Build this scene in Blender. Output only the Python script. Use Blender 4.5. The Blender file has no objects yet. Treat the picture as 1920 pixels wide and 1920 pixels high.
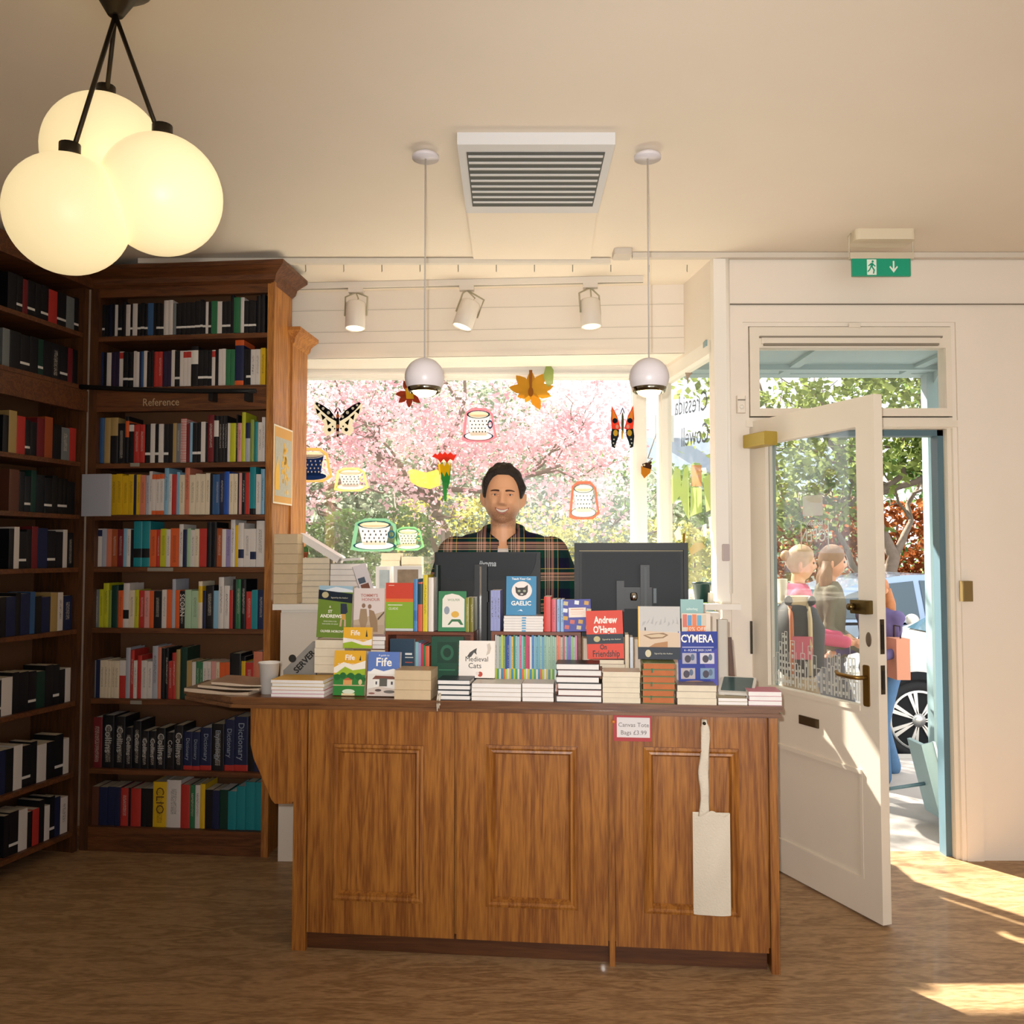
import bpy, math, random
from mathutils import Vector, Matrix, Euler, noise
random.seed(7)
S = bpy.context.scene
COL = S.collection
PI = math.pi
F = 1663.0          # focal length in pixels of the 1920 frame
CZ = 1.50           # camera height
PITCH = 0.046

# ---------------------------------------------------------------- camera
cd = bpy.data.cameras.new('camera'); cam = bpy.data.objects.new('camera', cd); COL.objects.link(cam)
cam.location = (0, 0, CZ); cam.rotation_euler = (PI/2+PITCH, 0, 0)
cd.sensor_width = 36; cd.lens = 36*F/1920; cd.clip_start = 0.05; cd.clip_end = 300
S.camera = cam
# ---------------------------------------------------------------- world, sun, exposure
w = bpy.data.worlds.new('sky'); S.world = w; w.use_nodes = True
nt = w.node_tree; bg = nt.nodes['Background']
bg.inputs[0].default_value = (0.93, 0.955, 1.0, 1); bg.inputs[1].default_value = 1.9
sd = bpy.data.lights.new('sun', 'SUN'); so = bpy.data.objects.new('sun', sd); COL.objects.link(so)
so.location = (-14, 20, 18)
so.rotation_euler = Vector((0.71, -1.0, -1.05)).to_track_quat('-Z', 'Y').to_euler()
sd.energy = 18.0; sd.angle = 0.012; sd.color = (1.0, 0.93, 0.82)
S.view_settings.view_transform = 'Standard'; S.view_settings.look = 'None'
S.view_settings.gamma = 1; S.view_settings.use_curve_mapping = False
S.view_settings.exposure = 0.45

# the photo was taken with the camera's built-in flash: it throws the cords' and globes' shadows just to their right
fl = bpy.data.lights.new('camera_flash', 'SPOT'); fl.energy = 250; fl.shadow_soft_size = 0.012; fl.spot_size = math.radians(84); fl.spot_blend = 1.0; fl.color = (1.0, 0.97, 0.93)
fo = bpy.data.objects.new('camera_flash', fl); COL.objects.link(fo); fo.location = (-0.034, 0.0, CZ+0.05); fo.rotation_euler = (PI/2+0.08, 0, -0.20)

# ---------------------------------------------------------------- helpers
def lin(c):
    c /= 255.0
    return c/12.92 if c <= 0.04045 else ((c+0.055)/1.055)**2.4
def C(h, a=1):
    if isinstance(h, (tuple, list)): return tuple(h) if len(h) == 4 else (*h, a)
    h = h.lstrip('#'); return (lin(int(h[0:2], 16)), lin(int(h[2:4], 16)), lin(int(h[4:6], 16)), a)
SP, CP = math.sin(PITCH), math.cos(PITCH)
def ray(px, py):
    u = (px-960)/F; v = (960-py)/F
    return Vector((u, CP-SP*v, SP+CP*v))
def P(px, py, Y):
    d = ray(px, py); return Vector((0, 0, CZ))+d*(Y/d.y)
def X(px, Y, py=1036): return P(px, py, Y).x
def Z(py, Y): return P(960, py, Y).z
def onplane(M, px, py):
    """where the line of sight meets the plane local y = 0 of frame M, in local coordinates"""
    I = M.inverted(); o = I @ Vector((0, 0, CZ)); d = I.to_3x3() @ ray(px, py)
    return o-d*(o.y/d.y)

MATS = {}
def mat(name, col, rough=0.6, metal=0.0, spec=0.4, var=0.0, vscale=6, bump=0.0, bscale=60, emit=None, es=1.0, trans=0.0, coat=0.0, coords='Object'):
    if name in MATS: return MATS[name]
    m = bpy.data.materials.new(name); m.use_nodes = True; n = m.node_tree.nodes; l = m.node_tree.links
    b = n['Principled BSDF']; MATS[name] = m
    b.inputs['Base Color'].default_value = C(col); b.inputs['Roughness'].default_value = rough
    b.inputs['Metallic'].default_value = metal; b.inputs['Specular IOR Level'].default_value = spec
    b.inputs['Coat Weight'].default_value = coat
    tc = n.new('ShaderNodeTexCoord')
    if var > 0:
        no = n.new('ShaderNodeTexNoise'); no.inputs['Scale'].default_value = vscale; no.inputs['Detail'].default_value = 5
        l.new(tc.outputs[coords], no.inputs['Vector'])
        mx = n.new('ShaderNodeMix'); mx.data_type = 'RGBA'
        c = C(col); mx.inputs[6].default_value = tuple(max(0, v*(1-var)) for v in c[:3])+(1,)
        mx.inputs[7].default_value = tuple(min(1, v*(1+var)) for v in c[:3])+(1,)
        l.new(no.outputs['Fac'], mx.inputs[0]); l.new(mx.outputs[2], b.inputs['Base Color'])
    if bump > 0:
        no = n.new('ShaderNodeTexNoise'); no.inputs['Scale'].default_value = bscale; no.inputs['Detail'].default_value = 4
        l.new(tc.outputs[coords], no.inputs['Vector'])
        bp = n.new('ShaderNodeBump'); bp.inputs['Strength'].default_value = bump; bp.inputs['Distance'].default_value = 0.01
        l.new(no.outputs['Fac'], bp.inputs['Height']); l.new(bp.outputs[0], b.inputs['Normal'])
    if emit:
        b.inputs['Emission Color'].default_value = C(emit); b.inputs['Emission Strength'].default_value = es
    if trans: b.inputs['Transmission Weight'].default_value = trans
    return m

def wood(name, c1, c2, scale=(14, 14, 1.2), rough=0.42, rot=(0, 0, 0), coat=0.1):
    """streaky grain running along the axis with the small scale"""
    if name in MATS: return MATS[name]
    m = bpy.data.materials.new(name); m.use_nodes = True; n = m.node_tree.nodes; l = m.node_tree.links
    b = n['Principled BSDF']; MATS[name] = m
    tc = n.new('ShaderNodeTexCoord'); mp = n.new('ShaderNodeMapping'); mp.inputs['Scale'].default_value = scale
    mp.inputs['Rotation'].default_value = rot
    l.new(tc.outputs['Object'], mp.inputs[0])
    a = n.new('ShaderNodeTexNoise'); a.inputs['Scale'].default_value = 1.0; a.inputs['Detail'].default_value = 3; a.inputs['Distortion'].default_value = 0.8
    l.new(mp.outputs[0], a.inputs['Vector'])
    wv = n.new('ShaderNodeMath'); wv.operation = 'MULTIPLY'; wv.inputs[1].default_value = 26
    l.new(a.outputs['Fac'], wv.inputs[0])
    si = n.new('ShaderNodeMath'); si.operation = 'SINE'; l.new(wv.outputs[0], si.inputs[0])
    f = n.new('ShaderNodeTexNoise'); f.inputs['Scale'].default_value = 9; f.inputs['Detail'].default_value = 6
    l.new(mp.outputs[0], f.inputs['Vector'])
    mm = n.new('ShaderNodeMath'); mm.operation = 'MULTIPLY_ADD'; mm.inputs[1].default_value = 0.16
    l.new(si.outputs[0], mm.inputs[0]); l.new(f.outputs['Fac'], mm.inputs[2])
    cr = n.new('ShaderNodeValToRGB'); cr.color_ramp.elements[0].position = 0.25; cr.color_ramp.elements[1].position = 0.75
    cr.color_ramp.elements[0].color = C(c1); cr.color_ramp.elements[1].color = C(c2)
    l.new(mm.outputs[0], cr.inputs[0]); l.new(cr.outputs[0], b.inputs['Base Color'])
    b.inputs['Roughness'].default_value = rough; b.inputs['Specular IOR Level'].default_value = 0.35; b.inputs['Coat Weight'].default_value = coat
    bp = n.new('ShaderNodeBump'); bp.inputs['Strength'].default_value = 0.08; bp.inputs['Distance'].default_value = 0.004
    l.new(f.outputs['Fac'], bp.inputs['Height']); l.new(bp.outputs[0], b.inputs['Normal'])
    return m

def glass(name, tint=(0.97, 0.985, 0.98), haze=0.0):
    if name in MATS: return MATS[name]
    m = bpy.data.materials.new(name); m.use_nodes = True; n = m.node_tree.nodes; l = m.node_tree.links; MATS[name] = m
    n.remove(n['Principled BSDF']); out = n['Material Output']
    t = n.new('ShaderNodeBsdfTransparent'); t.inputs[0].default_value = (*tint, 1)
    g = n.new('ShaderNodeBsdfGlossy'); g.inputs['Roughness'].default_value = 0.02
    mx = n.new('ShaderNodeMixShader'); mx.inputs[0].default_value = 0.05; l.new(t.outputs[0], mx.inputs[1]); l.new(g.outputs[0], mx.inputs[2])
    last = mx
    if haze:
        d = n.new('ShaderNodeBsdfDiffuse'); d.inputs[0].default_value = (0.9, 0.9, 0.88, 1)
        m2 = n.new('ShaderNodeMixShader'); m2.inputs[0].default_value = haze
        l.new(mx.outputs[0], m2.inputs[1]); l.new(d.outputs[0], m2.inputs[2]); last = m2
    l.new(last.outputs[0], out.inputs[0])
    return m

def film(name, col, alpha=0.8):
    """translucent printed vinyl"""
    if name in MATS: return MATS[name]
    m = bpy.data.materials.new(name); m.use_nodes = True; n = m.node_tree.nodes; l = m.node_tree.links; MATS[name] = m
    n.remove(n['Principled BSDF']); out = n['Material Output']
    d = n.new('ShaderNodeBsdfDiffuse'); d.inputs[0].default_value = C(col)
    tr = n.new('ShaderNodeBsdfTranslucent'); tr.inputs[0].default_value = C(col)
    m1 = n.new('ShaderNodeMixShader'); m1.inputs[0].default_value = 0.42; l.new(d.outputs[0], m1.inputs[1]); l.new(tr.outputs[0], m1.inputs[2])
    t = n.new('ShaderNodeBsdfTransparent'); m2 = n.new('ShaderNodeMixShader'); m2.inputs[0].default_value = alpha
    l.new(t.outputs[0], m2.inputs[1]); l.new(m1.outputs[0], m2.inputs[2]); l.new(m2.outputs[0], out.inputs[0])
    return m

def leafmat(name, c1, c2, scale=0.9, tl=0.5):
    if name in MATS: return MATS[name]
    m = bpy.data.materials.new(name); m.use_nodes = True; n = m.node_tree.nodes; l = m.node_tree.links; MATS[name] = m
    n.remove(n['Principled BSDF']); out = n['Material Output']
    tc = n.new('ShaderNodeTexCoord'); no = n.new('ShaderNodeTexNoise'); no.inputs['Scale'].default_value = scale*9; no.inputs['Detail'].default_value = 3
    l.new(tc.outputs['Object'], no.inputs['Vector'])
    cr = n.new('ShaderNodeValToRGB'); cr.color_ramp.elements[0].position = 0.36; cr.color_ramp.elements[1].position = 0.64
    cr.color_ramp.elements[0].color = C(c1); cr.color_ramp.elements[1].color = C(c2); l.new(no.outputs['Fac'], cr.inputs[0])
    d = n.new('ShaderNodeBsdfDiffuse'); t = n.new('ShaderNodeBsdfTranslucent'); mx = n.new('ShaderNodeMixShader'); mx.inputs[0].default_value = tl
    l.new(cr.outputs[0], d.inputs[0]); l.new(cr.outputs[0], t.inputs[0]); l.new(d.outputs[0], mx.inputs[1]); l.new(t.outputs[0], mx.inputs[2])
    l.new(mx.outputs[0], out.inputs[0])
    return m

class MB:
    def __init__(s): s.v = []; s.f = []; s.m = []; s.sm = []
    def add(s, vs, fs, mi=0, smooth=False, M=None):
        o = len(s.v)
        s.v += [M @ Vector(v) for v in vs] if M is not None else [Vector(v) for v in vs]
        for f in fs: s.f.append([o+i for i in f]); s.m.append(mi); s.sm.append(smooth)
        return s
    def box(s, a, b, mi=0, M=None):
        x0, x1 = sorted((a[0], b[0])); y0, y1 = sorted((a[1], b[1])); z0, z1 = sorted((a[2], b[2]))
        vs = [(x0,y0,z0),(x1,y0,z0),(x1,y1,z0),(x0,y1,z0),(x0,y0,z1),(x1,y0,z1),(x1,y1,z1),(x0,y1,z1)]
        return s.add(vs, [(0,3,2,1),(4,5,6,7),(0,1,5,4),(1,2,6,5),(2,3,7,6),(3,0,4,7)], mi, False, M)
    def rbox(s, a, b, r, mi=0, M=None, n=3, axis='z'):
        """box with rounded vertical (axis) edges"""
        c = [(a[i]+b[i])/2 for i in range(3)]; h = [abs(b[i]-a[i])/2 for i in range(3)]
        ia, ib, ic = {'z': (0,1,2), 'y': (0,2,1), 'x': (1,2,0)}[axis]
        pts = []
        for q, (sx, sy) in enumerate(((1,1),(-1,1),(-1,-1),(1,-1))):
            for k in range(n+1):
                t = (q+k/n)*PI/2; pts.append((c[ia]+sx*(h[ia]-r)+r*math.cos(t), c[ib]+sy*(h[ib]-r)+r*math.sin(t)))
        vs = []
        for zz in (c[ic]-h[ic], c[ic]+h[ic]):
            for p in pts:
                v = [0,0,0]; v[ia] = p[0]; v[ib] = p[1]; v[ic] = zz; vs.append(v)
        N = len(pts); fs = [tuple(range(N))[::-1], tuple(range(N, 2*N))]
        for i in range(N): j = (i+1) % N; fs.append((i, j, N+j, N+i))
        return s.add(vs, fs, mi, False, M)
    def prism(s, poly, y0, y1, mi=0, M=None):
        """poly in xz, extruded along y"""
        N = len(poly); vs = [(p[0], y0, p[1]) for p in poly]+[(p[0], y1, p[1]) for p in poly]
        fs = [tuple(range(N)), tuple(range(N, 2*N))[::-1]]
        for i in range(N): j = (i+1) % N; fs.append((j, i, N+i, N+j))
        return s.add(vs, fs, mi, False, M)
    def lathe(s, prof, n=24, mi=0, M=None, smooth=True, cap=True):
        vs = []; fs = []
        for r, z in prof:
            for k in range(n): t = 2*PI*k/n; vs.append((r*math.cos(t), r*math.sin(t), z))
        for i in range(len(prof)-1):
            for k in range(n): j = (k+1) % n; fs.append((i*n+k, i*n+j, (i+1)*n+j, (i+1)*n+k))
        if cap: fs.append(tuple(range(n))[::-1]); L = (len(prof)-1)*n; fs.append(tuple(range(L, L+n)))
        return s.add(vs, fs, mi, smooth, M)
    def cyl(s, p, q, r, n=12, mi=0, r2=None, smooth=True):
        p = Vector(p); q = Vector(q); d = q-p; L = d.length
        M = Matrix.Translation(p) @ d.to_track_quat('Z', 'Y').to_matrix().to_4x4()
        return s.lathe([(r, 0), (r if r2 is None else r2, L)], n, mi, M, smooth)
    def tube(s, pts, r, n=8, mi=0, taper=None):
        pts = [Vector(p) for p in pts]; vs = []; fs = []; up = Vector((0.13, 0.31, 0.94))
        for i, p in enumerate(pts):
            d = (pts[min(i+1, len(pts)-1)]-pts[max(i-1, 0)]).normalized()
            a = d.cross(up)
            if a.length < 1e-3: a = d.cross(Vector((1, 0, 0)))
            a.normalize(); b = d.cross(a); rr = r if taper is None else taper[i]
            for k in range(n): t = 2*PI*k/n; vs.append(p+a*rr*math.cos(t)+b*rr*math.sin(t))
        for i in range(len(pts)-1):
            for k in range(n): j = (k+1) % n; fs.append((i*n+k, i*n+j, (i+1)*n+j, (i+1)*n+k))
        fs.append(tuple(range(n))[::-1]); L = (len(pts)-1)*n; fs.append(tuple(range(L, L+n)))
        return s.add(vs, fs, mi, True)
    def ball(s, c, r, nu=20, nv=12, mi=0, M=None, sc=(1,1,1)):
        vs = []; fs = []
        for i in range(nv+1):
            a = PI*i/nv
            for k in range(nu):
                t = 2*PI*k/nu; vs.append((c[0]+r*sc[0]*math.sin(a)*math.cos(t), c[1]+r*sc[1]*math.sin(a)*math.sin(t), c[2]+r*sc[2]*math.cos(a)))
        for i in range(nv):
            for k in range(nu): j = (k+1) % nu; fs.append((i*nu+k, (i+1)*nu+k, (i+1)*nu+j, i*nu+j))
        return s.add(vs, fs, mi, True, M)
    def grid(s, fn, nu, nv, mi=0, smooth=True):
        vs = [fn(i/nu, j/nv) for j in range(nv+1) for i in range(nu+1)]
        fs = [(j*(nu+1)+i, j*(nu+1)+i+1, (j+1)*(nu+1)+i+1, (j+1)*(nu+1)+i) for j in range(nv) for i in range(nu)]
        return s.add(vs, fs, mi, smooth)
    def build(s, name, mats, parent=None, W=None, local=False):
        me = bpy.data.meshes.new(name)
        vs = s.v
        if parent is not None and not local:
            inv = parent['_M'].inverted() if False else ROOTM[parent.name].inverted()
            vs = [inv @ v for v in vs]
        me.from_pydata([tuple(v) for v in vs], [], s.f)
        if not isinstance(mats, (list, tuple)): mats = [mats]
        for m in mats: me.materials.append(m)
        me.polygons.foreach_set('material_index', s.m); me.polygons.foreach_set('use_smooth', s.sm)
        me.validate(clean_customdata=False); me.update()
        o = bpy.data.objects.new(name, me); COL.objects.link(o)
        if parent is not None: o.parent = parent
        if W is not None: o.matrix_world = W
        return o

ROOTM = {}
LABELS = set()
def tag(o, label, cat, group=None):
    if not group and label in LABELS: print('DUPLABEL', label)
    LABELS.add(label)
    o['label'] = label; o['category'] = cat
    if group: o['group'] = group
    return o
def thing(name, label, cat, loc=(0,0,0), rz=0.0, group=None, M=None):
    o = bpy.data.objects.new(name, None); COL.objects.link(o); o.empty_display_size = 0.05
    Mx = M if M is not None else Matrix.Translation(Vector(loc)) @ Matrix.Rotation(rz, 4, 'Z')
    o.matrix_world = Mx; ROOTM[o.name] = Mx.copy()
    tag(o, label, cat, group); return o
def struct(o): o['kind'] = 'structure'; return o

def text(name, s, size, m, parent, M, align='CENTER', ext=0.0004, xs=1.0, shear=0.0, spacing=1.0, bold=0.0, mirror=False, local=False):
    """lettering as mesh: M places a text that reads along +x, up +z, facing -y"""
    cu = bpy.data.curves.new(name, 'FONT'); cu.body = s; cu.size = size; cu.extrude = ext; cu.align_x = align; cu.align_y = 'CENTER'
    cu.shear = shear; cu.space_character = spacing; cu.offset = bold; cu.resolution_u = 2
    tmp = bpy.data.objects.new('tmp', cu); COL.objects.link(tmp)
    bpy.context.view_layer.update()
    me = bpy.data.meshes.new_from_object(tmp.evaluated_get(bpy.context.evaluated_depsgraph_get()))
    bpy.data.objects.remove(tmp)
    T = Matrix.Rotation(PI/2, 4, 'X') @ Matrix.Scale(xs*(-1 if mirror else 1), 4, (1,0,0))
    A = M @ T
    if parent is not None and not local: A = ROOTM[parent.name].inverted() @ A
    me.transform(A); me.materials.clear(); me.materials.append(m); me.name = name
    o = bpy.data.objects.new(name, me); COL.objects.link(o)
    if parent is not None: o.parent = parent
    return o

def remeshed(mb, name, mats, voxel, parent, smooth=4, fac=0.5):
    o = mb.build('tmp', mats)
    r = o.modifiers.new('r', 'REMESH'); r.mode = 'VOXEL'; r.voxel_size = voxel; r.use_smooth_shade = True
    if smooth:
        s_ = o.modifiers.new('s', 'SMOOTH'); s_.iterations = smooth; s_.factor = fac
    bpy.context.view_layer.update()
    me = bpy.data.meshes.new_from_object(o.evaluated_get(bpy.context.evaluated_depsgraph_get()))
    bpy.data.objects.remove(o)
    if parent is not None: me.transform(ROOTM[parent.name].inverted())
    me.name = name; me.materials.clear()
    for m in (mats if isinstance(mats, (list, tuple)) else [mats]): me.materials.append(m)
    for p in me.polygons: p.use_smooth = True
    o = bpy.data.objects.new(name, me); COL.objects.link(o)
    if parent is not None: o.parent = parent
    return o
def RZ(a): return Matrix.Rotation(a, 4, 'Z')
def RX(a): return Matrix.Rotation(a, 4, 'X')
def RY(a): return Matrix.Rotation(a, 4, 'Y')
def T(x, y=0, z=0): return Matrix.Translation(Vector((x, y, z)) if not isinstance(x, Vector) else x)
def frame_on(t, Y0):
    """local frame of a vertical plane Y = Y0 - t x : origin at x=0, local x along it"""
    return T(0, Y0, 0) @ RZ(-math.atan(t))
# ================================================================ materials of the room
CEIL = mat('ceiling_paint', '#eaddca', 0.9, var=0.03, vscale=3, bump=0.05, bscale=40)
WALLP = mat('wall_paint', '#ebe0d1', 0.75, var=0.03, vscale=4)
WHITE = mat('white_gloss_paint', '#f0e9dd', 0.35, var=0.02, vscale=5)
DOORP = mat('door_paint', '#e6dbc9', 0.38, var=0.04, vscale=7)
GROOVE = mat('groove_shadow_gap', '#8c8374', 0.9)
BLUEP = mat('blue_grey_paint', '#8aa3a6', 0.5, var=0.05)
BLUED = mat('dark_blue_paint', '#56707a', 0.5)
GLASS = glass('window_glass', (0.985, 0.995, 0.99), 0.035)
BRASS = mat('brass', '#a8823c', 0.35, metal=0.9)
DARKM = mat('dark_bronze', '#3a3226', 0.4, metal=0.7)
FLOORM = wood('floor_boards', '#8a6a48', '#b4926a', (3, 14, 3), 0.5)
HC = 3.0
def st(name, mats, *boxes, M=None):
    m = MB()
    for b in boxes: m.box(b[0], b[1], b[2] if len(b) > 2 else 0, M)
    return struct(m.build(name, mats))

YW = 4.40            # door wall, inner face
st('floor', FLOORM, ((-3.4, -1.6, -0.06), (3.2, 4.54, 0)), ((-3.4, 4.54, -0.06), (1.0, 5.3, 0)))
st('ceiling', CEIL, ((-3.4, -1.6, HC), (3.2, 4.47, HC+0.1)), ((-3.4, 4.47, HC), (1.2, 5.3, HC+0.1)))
# door wall: pillar, header, right of the door
xA = P(1352, 960, YW).x; xB = P(1407, 960, YW).x; xC = P(1790, 960, YW).x
zT = P(1600, 612, YW).z; zTb = P(1600, 783, YW).z; zH = P(1600, 803, YW).z
zLine = P(1600, 571, YW).z
m = MB()
m.box((xA, YW, 0), (xB, YW+.14, HC)); m.box((xB, YW, zT), (xC, YW+.14, HC)); m.box((xC, YW, 0), (3.2, YW+.14, HC))
m.box((xA+.03, YW+.004, zLine-.0022), (3.1, YW-.0125, zLine+.0022), 1)
m.box((xA+.02, YW+.01, zT-.05), (xB-.03, YW-.008, zLine-.01)); m.box((xB-.03, YW+.01, zT+.02), (xC+.05, YW-.008, zLine-.01))
m.box((xC+.02, YW+.01, 0), (xC+.1, YW-.012, zT+.02))
m.box((xA+.045, YW+.01, 0.3), (xB-.012, YW-.008, zT-.05))
struct(m.build('wall_front', [WALLP, GROOVE]))
m = MB()                                             # corner post between pillar and bay
m.box((xA-.03, YW-.02, 1.26), (xA+.035, YW+.05, HC-.02)); m.cyl((xA+.04, YW-.012, 1.3), (xA+.04, YW-.012, HC-.02), .012)
struct(m.build('trim_1', WHITE))
st('wall_right', WALLP, ((3.1, -1.6, 0), (3.2, YW, HC)))
st('wall_left', WALLP, ((-3.4, -1.6, 0), (-3.3, 5.0, HC)))
st('wall_back', WALLP, ((-3.3, -1.6, 2.55), (3.1, -1.5, HC)), ((-3.3, -1.6, 0), (-.3, -1.5, 2.55)), ((2.9, -1.6, 0), (3.1, -1.5, 2.55)))  # unseen back wall, its wide opening shaped to steer the fill light
st('wall_front_left', WALLP, ((-3.3, 4.95, 0), (-1.75, 5.05, HC)))
# conduit along the ceiling edge
m = MB(); a = P(1185, 481, 4.38); m.box((a.x, 4.36, HC-.028), (2.6, 4.395, HC-.002))
struct(m.build('trim_2', mat('trunking', '#d6ccbd', 0.6)))
# ceiling picture rail with small hooks at the edge of the bay
m = MB(); m.box((-1.9, 4.44, HC-.03), (a.x-.1, 4.47, HC-.004))
for i in range(12): x = -1.25+i*.195; m.tube([(x, 4.47, HC-.03), (x, 4.475, HC-.06), (x, 4.467, HC-.066)], .0025, 5, 1)
struct(m.build('trim_3', [mat('rail_paint', '#dcd3c4', .6), mat('hook_metal', '#a39b8c', .5)]))

# ---------------------------------------------------------------- window bay
BF = frame_on(0.07, 4.965)
hb = onplane(BF, 880, 668).z
m = MB(); m.box((-2.0, 0, hb), (1.12, .30, HC), 0, BF)
for z_ in (HC-.11, HC-.235, HC-.30):
    m.box((-2.0, -.0015, z_-.0015), (1.1, .01, z_+.0015), 1, BF)
m.box((-2.0, -.006, hb), (1.1, .01, hb+.02), 0, BF)
struct(m.build('wall_bay_header', [WALLP, mat('board_joint', '#c5bbab', .8)]))
YG = 5.34
zs = P(960, 709, YG).z; SILL = P(1370, 1134, 4.36).z
xg1 = P(1184, 900, YG).x; xp1 = P(1213, 900, YG).x; xn = P(1235, 900, YG).x; xq = P(1249, 900, YG).x
m = MB()
m.box((-1.75, YG, zs), (xq, YG+.07, hb+.08)); m.box((-1.75, YG, SILL), (xq, YG+.07, SILL+.05))
m.box((xg1, YG, SILL), (xp1, YG+.07, zs)); m.box((xn, YG-.01, SILL), (xq, YG+.07, zs))
m.box((-1.75, YG, SILL), (-1.69, YG+.07, zs)); m.box((xg1+.006, YG-.025, SILL+.051), (xg1+.03, YG-.001, zs-.001))
m.box((-1.75, YG-.012, zs+.02), (xn, YG, zs+.03)); m.box((-1.75, YG-.02, zs+.07), (xn, YG, zs+.08))
wf = struct(m.build('window_1', WHITE))
g = MB(); g.box((-1.69, YG+.03, SILL+.05), (xg1, YG+.036, zs)); g.box((xp1, YG+.03, SILL+.05), (xn, YG+.036, zs))
o = g.build('pane', GLASS, wf, local=True)
# side of the bay, toward the porch
sx0, sy0 = xq-.005, YG+.02; sx1, sy1 = P(1350, 960, 4.47).x, 4.47
sl = math.hypot(sx1-sx0, sy1-sy0); SM = T(sx1, sy1, 0) @ RZ(math.atan2(sy0-sy1, sx0-sx1))
m = MB(); m.box((0, -.05, hb-.02), (sl, .03, HC), 0, SM); 
struct(m.build('wall_bay_side', WALLP))
m = MB(); m.box((0, -.04, SILL), (sl, .03, SILL+.05), 0, SM); m.box((0, -.04, hb-.09), (sl, .03, hb-.02), 0, SM); m.box((0, -.04, SILL), (.05, .03, hb-.02), 0, SM); m.box((sl-.05, -.03, SILL), (sl, .03, hb-.02), 0, SM)
wf2 = struct(m.build('window_2', WHITE))
g = MB(); g.box((.05, -.012, SILL+.05), (sl-.05, -.006, hb-.09), 0, SM); g.build('pane', GLASS, wf2, local=True)
# window seat / display bed and the panel under it
m = MB(); m.box((-1.14, 4.401, SILL-.04), (.96, YG-.03, SILL)); m.box((-1.17, 4.35, SILL-.025), (1.12, 4.40, SILL+.004))
struct(m.build('trim_4', WHITE))
m = MB(); m.box((-1.14, 4.39, 0), (1.02, 4.44, SILL-.04)); m.box((.2, 4.38, .3), (.95, 4.3895, SILL-.12)); m.box((-1.14, 4.441, 0), (-1.10, 5.3, SILL-.041))
struct(m.build('wall_under_window', WALLP))
m = MB(); m.box((-1.55, YG+.02, -.15), (1.0, YG+.14, SILL)); m.box((-1.8, 5.08, -.15), (-1.7, YG+.14, HC)); m.box((.93, 4.5, -.15), (1.03, YG+.14, SILL-.04))
m.box((-4, YG+.08, hb+.08), (3.4, YG+.2, 3.6)); m.box((-4, 5.12, -.15), (-1.82, 5.3, 3.6))
struct(m.build('wall_outside', BLUEP))

# ---------------------------------------------------------------- door frame, fan light over the door
m = MB()
m.box((xB, YW+.0, zTb-.0), (xC, YW+.12, zTb-.02+.001)); m.box((xB, YW+.01, zH), (xC, YW+.13, zTb))
m.box((xB-.02, YW-.012, zH+.005), (xC+.02, YW+.01, zTb-.015))
m.box((xC-.02, YW+.02, 0), (xC, YW+.13, zH)); m.box((xC-.05, YW+.06, 0), (xC-.02, YW+.13, zH), 1)
m.box((xB+.02, YW+.06, zH-.03), (xC-.02, YW+.13, zH), 1); m.box((xB, YW+.07, 0), (xB+.035, YW+.13, zH), 0)
struct(m.build('trim_5', [DOORP, BLUED]))
gx0 = P(1423, 700, YW).x; gx1 = P(1772, 700, YW).x; gz0 = P(1600, 766, YW).z; gz1 = P(1600, 653, YW).z
m = MB()
m.box((xB+.004, YW-.012, gz1), (xC-.004, YW+.05, zT-.006)); m.box((xB+.004, YW-.012, zTb+.006), (xC-.004, YW+.05, gz0))
m.box((xB+.004, YW-.012, gz0), (gx0, YW+.05, gz1)); m.box((gx1, YW-.012, gz0), (xC-.004, YW+.05, gz1))
zv = P(1600, 632, YW).z; zv2 = P(1600, 646, YW).z
m.box((gx0, YW-.026, zv-.008), (gx1-.02, YW-.012, zv), 1); m.box((gx0+.02, YW-.03, zv2-.01), (gx1-.04, YW-.012, zv2), 1); m.box((gx0+.01, YW-.022, zv2), (gx1-.03, YW-.012, zv-.008))
m.box((xB+.002, YW-.004, zTb+.002), (xC-.002, YW+.04, zT-.002), 1)
w3 = MB()
# keep only a frame-shaped backing
m.f = m.f[:-6]; m.m = m.m[:-6]; m.sm = m.sm[:-6]
wf3 = struct(m.build('window_3', [DOORP, GROOVE]))
g = MB(); g.box((gx0, YW+.01, gz0), (gx1, YW+.016, gz1)); g.build('pane', GLASS, wf3, local=True)
g = MB(); c = P(1600, 607, YW); g.rbox((c.x-.03, YW-.02, zT-.01), (c.x+.03, YW-.008, zT+.012), .004); g.build('window_catch', DOORP, wf3, local=True)

# ---------------------------------------------------------------- porch outside the door
zp = 2.60; zf = P(1600, 704, YG+.1).z
m = MB(); m.box((1.03, YW+.14, zp), (2.9, YG+.2, zp+.06)); m.box((.98, YG+.06, zf), (2.9, YG+.16, zp+.2)); m.box((1.0, YG-.2, zp-.03), (2.9, YG-.16, zp)); m.box((1.62, YW+.14, zp-.02), (1.68, YG, zp)); m.box((2.35, YW+.14, zp-.02), (2.41, YG, zp))
m.box((1.0, YW+.14, zp-.03), (2.9, YW+.2, zp))
struct(m.build('trim_6', BLUEP))
cx1 = P(1735, 1000, YG+.1).x; cx2 = P(1755, 1000, YG+.1).x; nx = P(1790, 1000, YW+.14).x
RM = T(nx+.0, YW+.14, 0) @ RZ(math.atan2(YG+.1-YW-.14, cx2-nx)); rl = math.hypot(YG+.1-YW-.14, cx2-nx)
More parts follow.
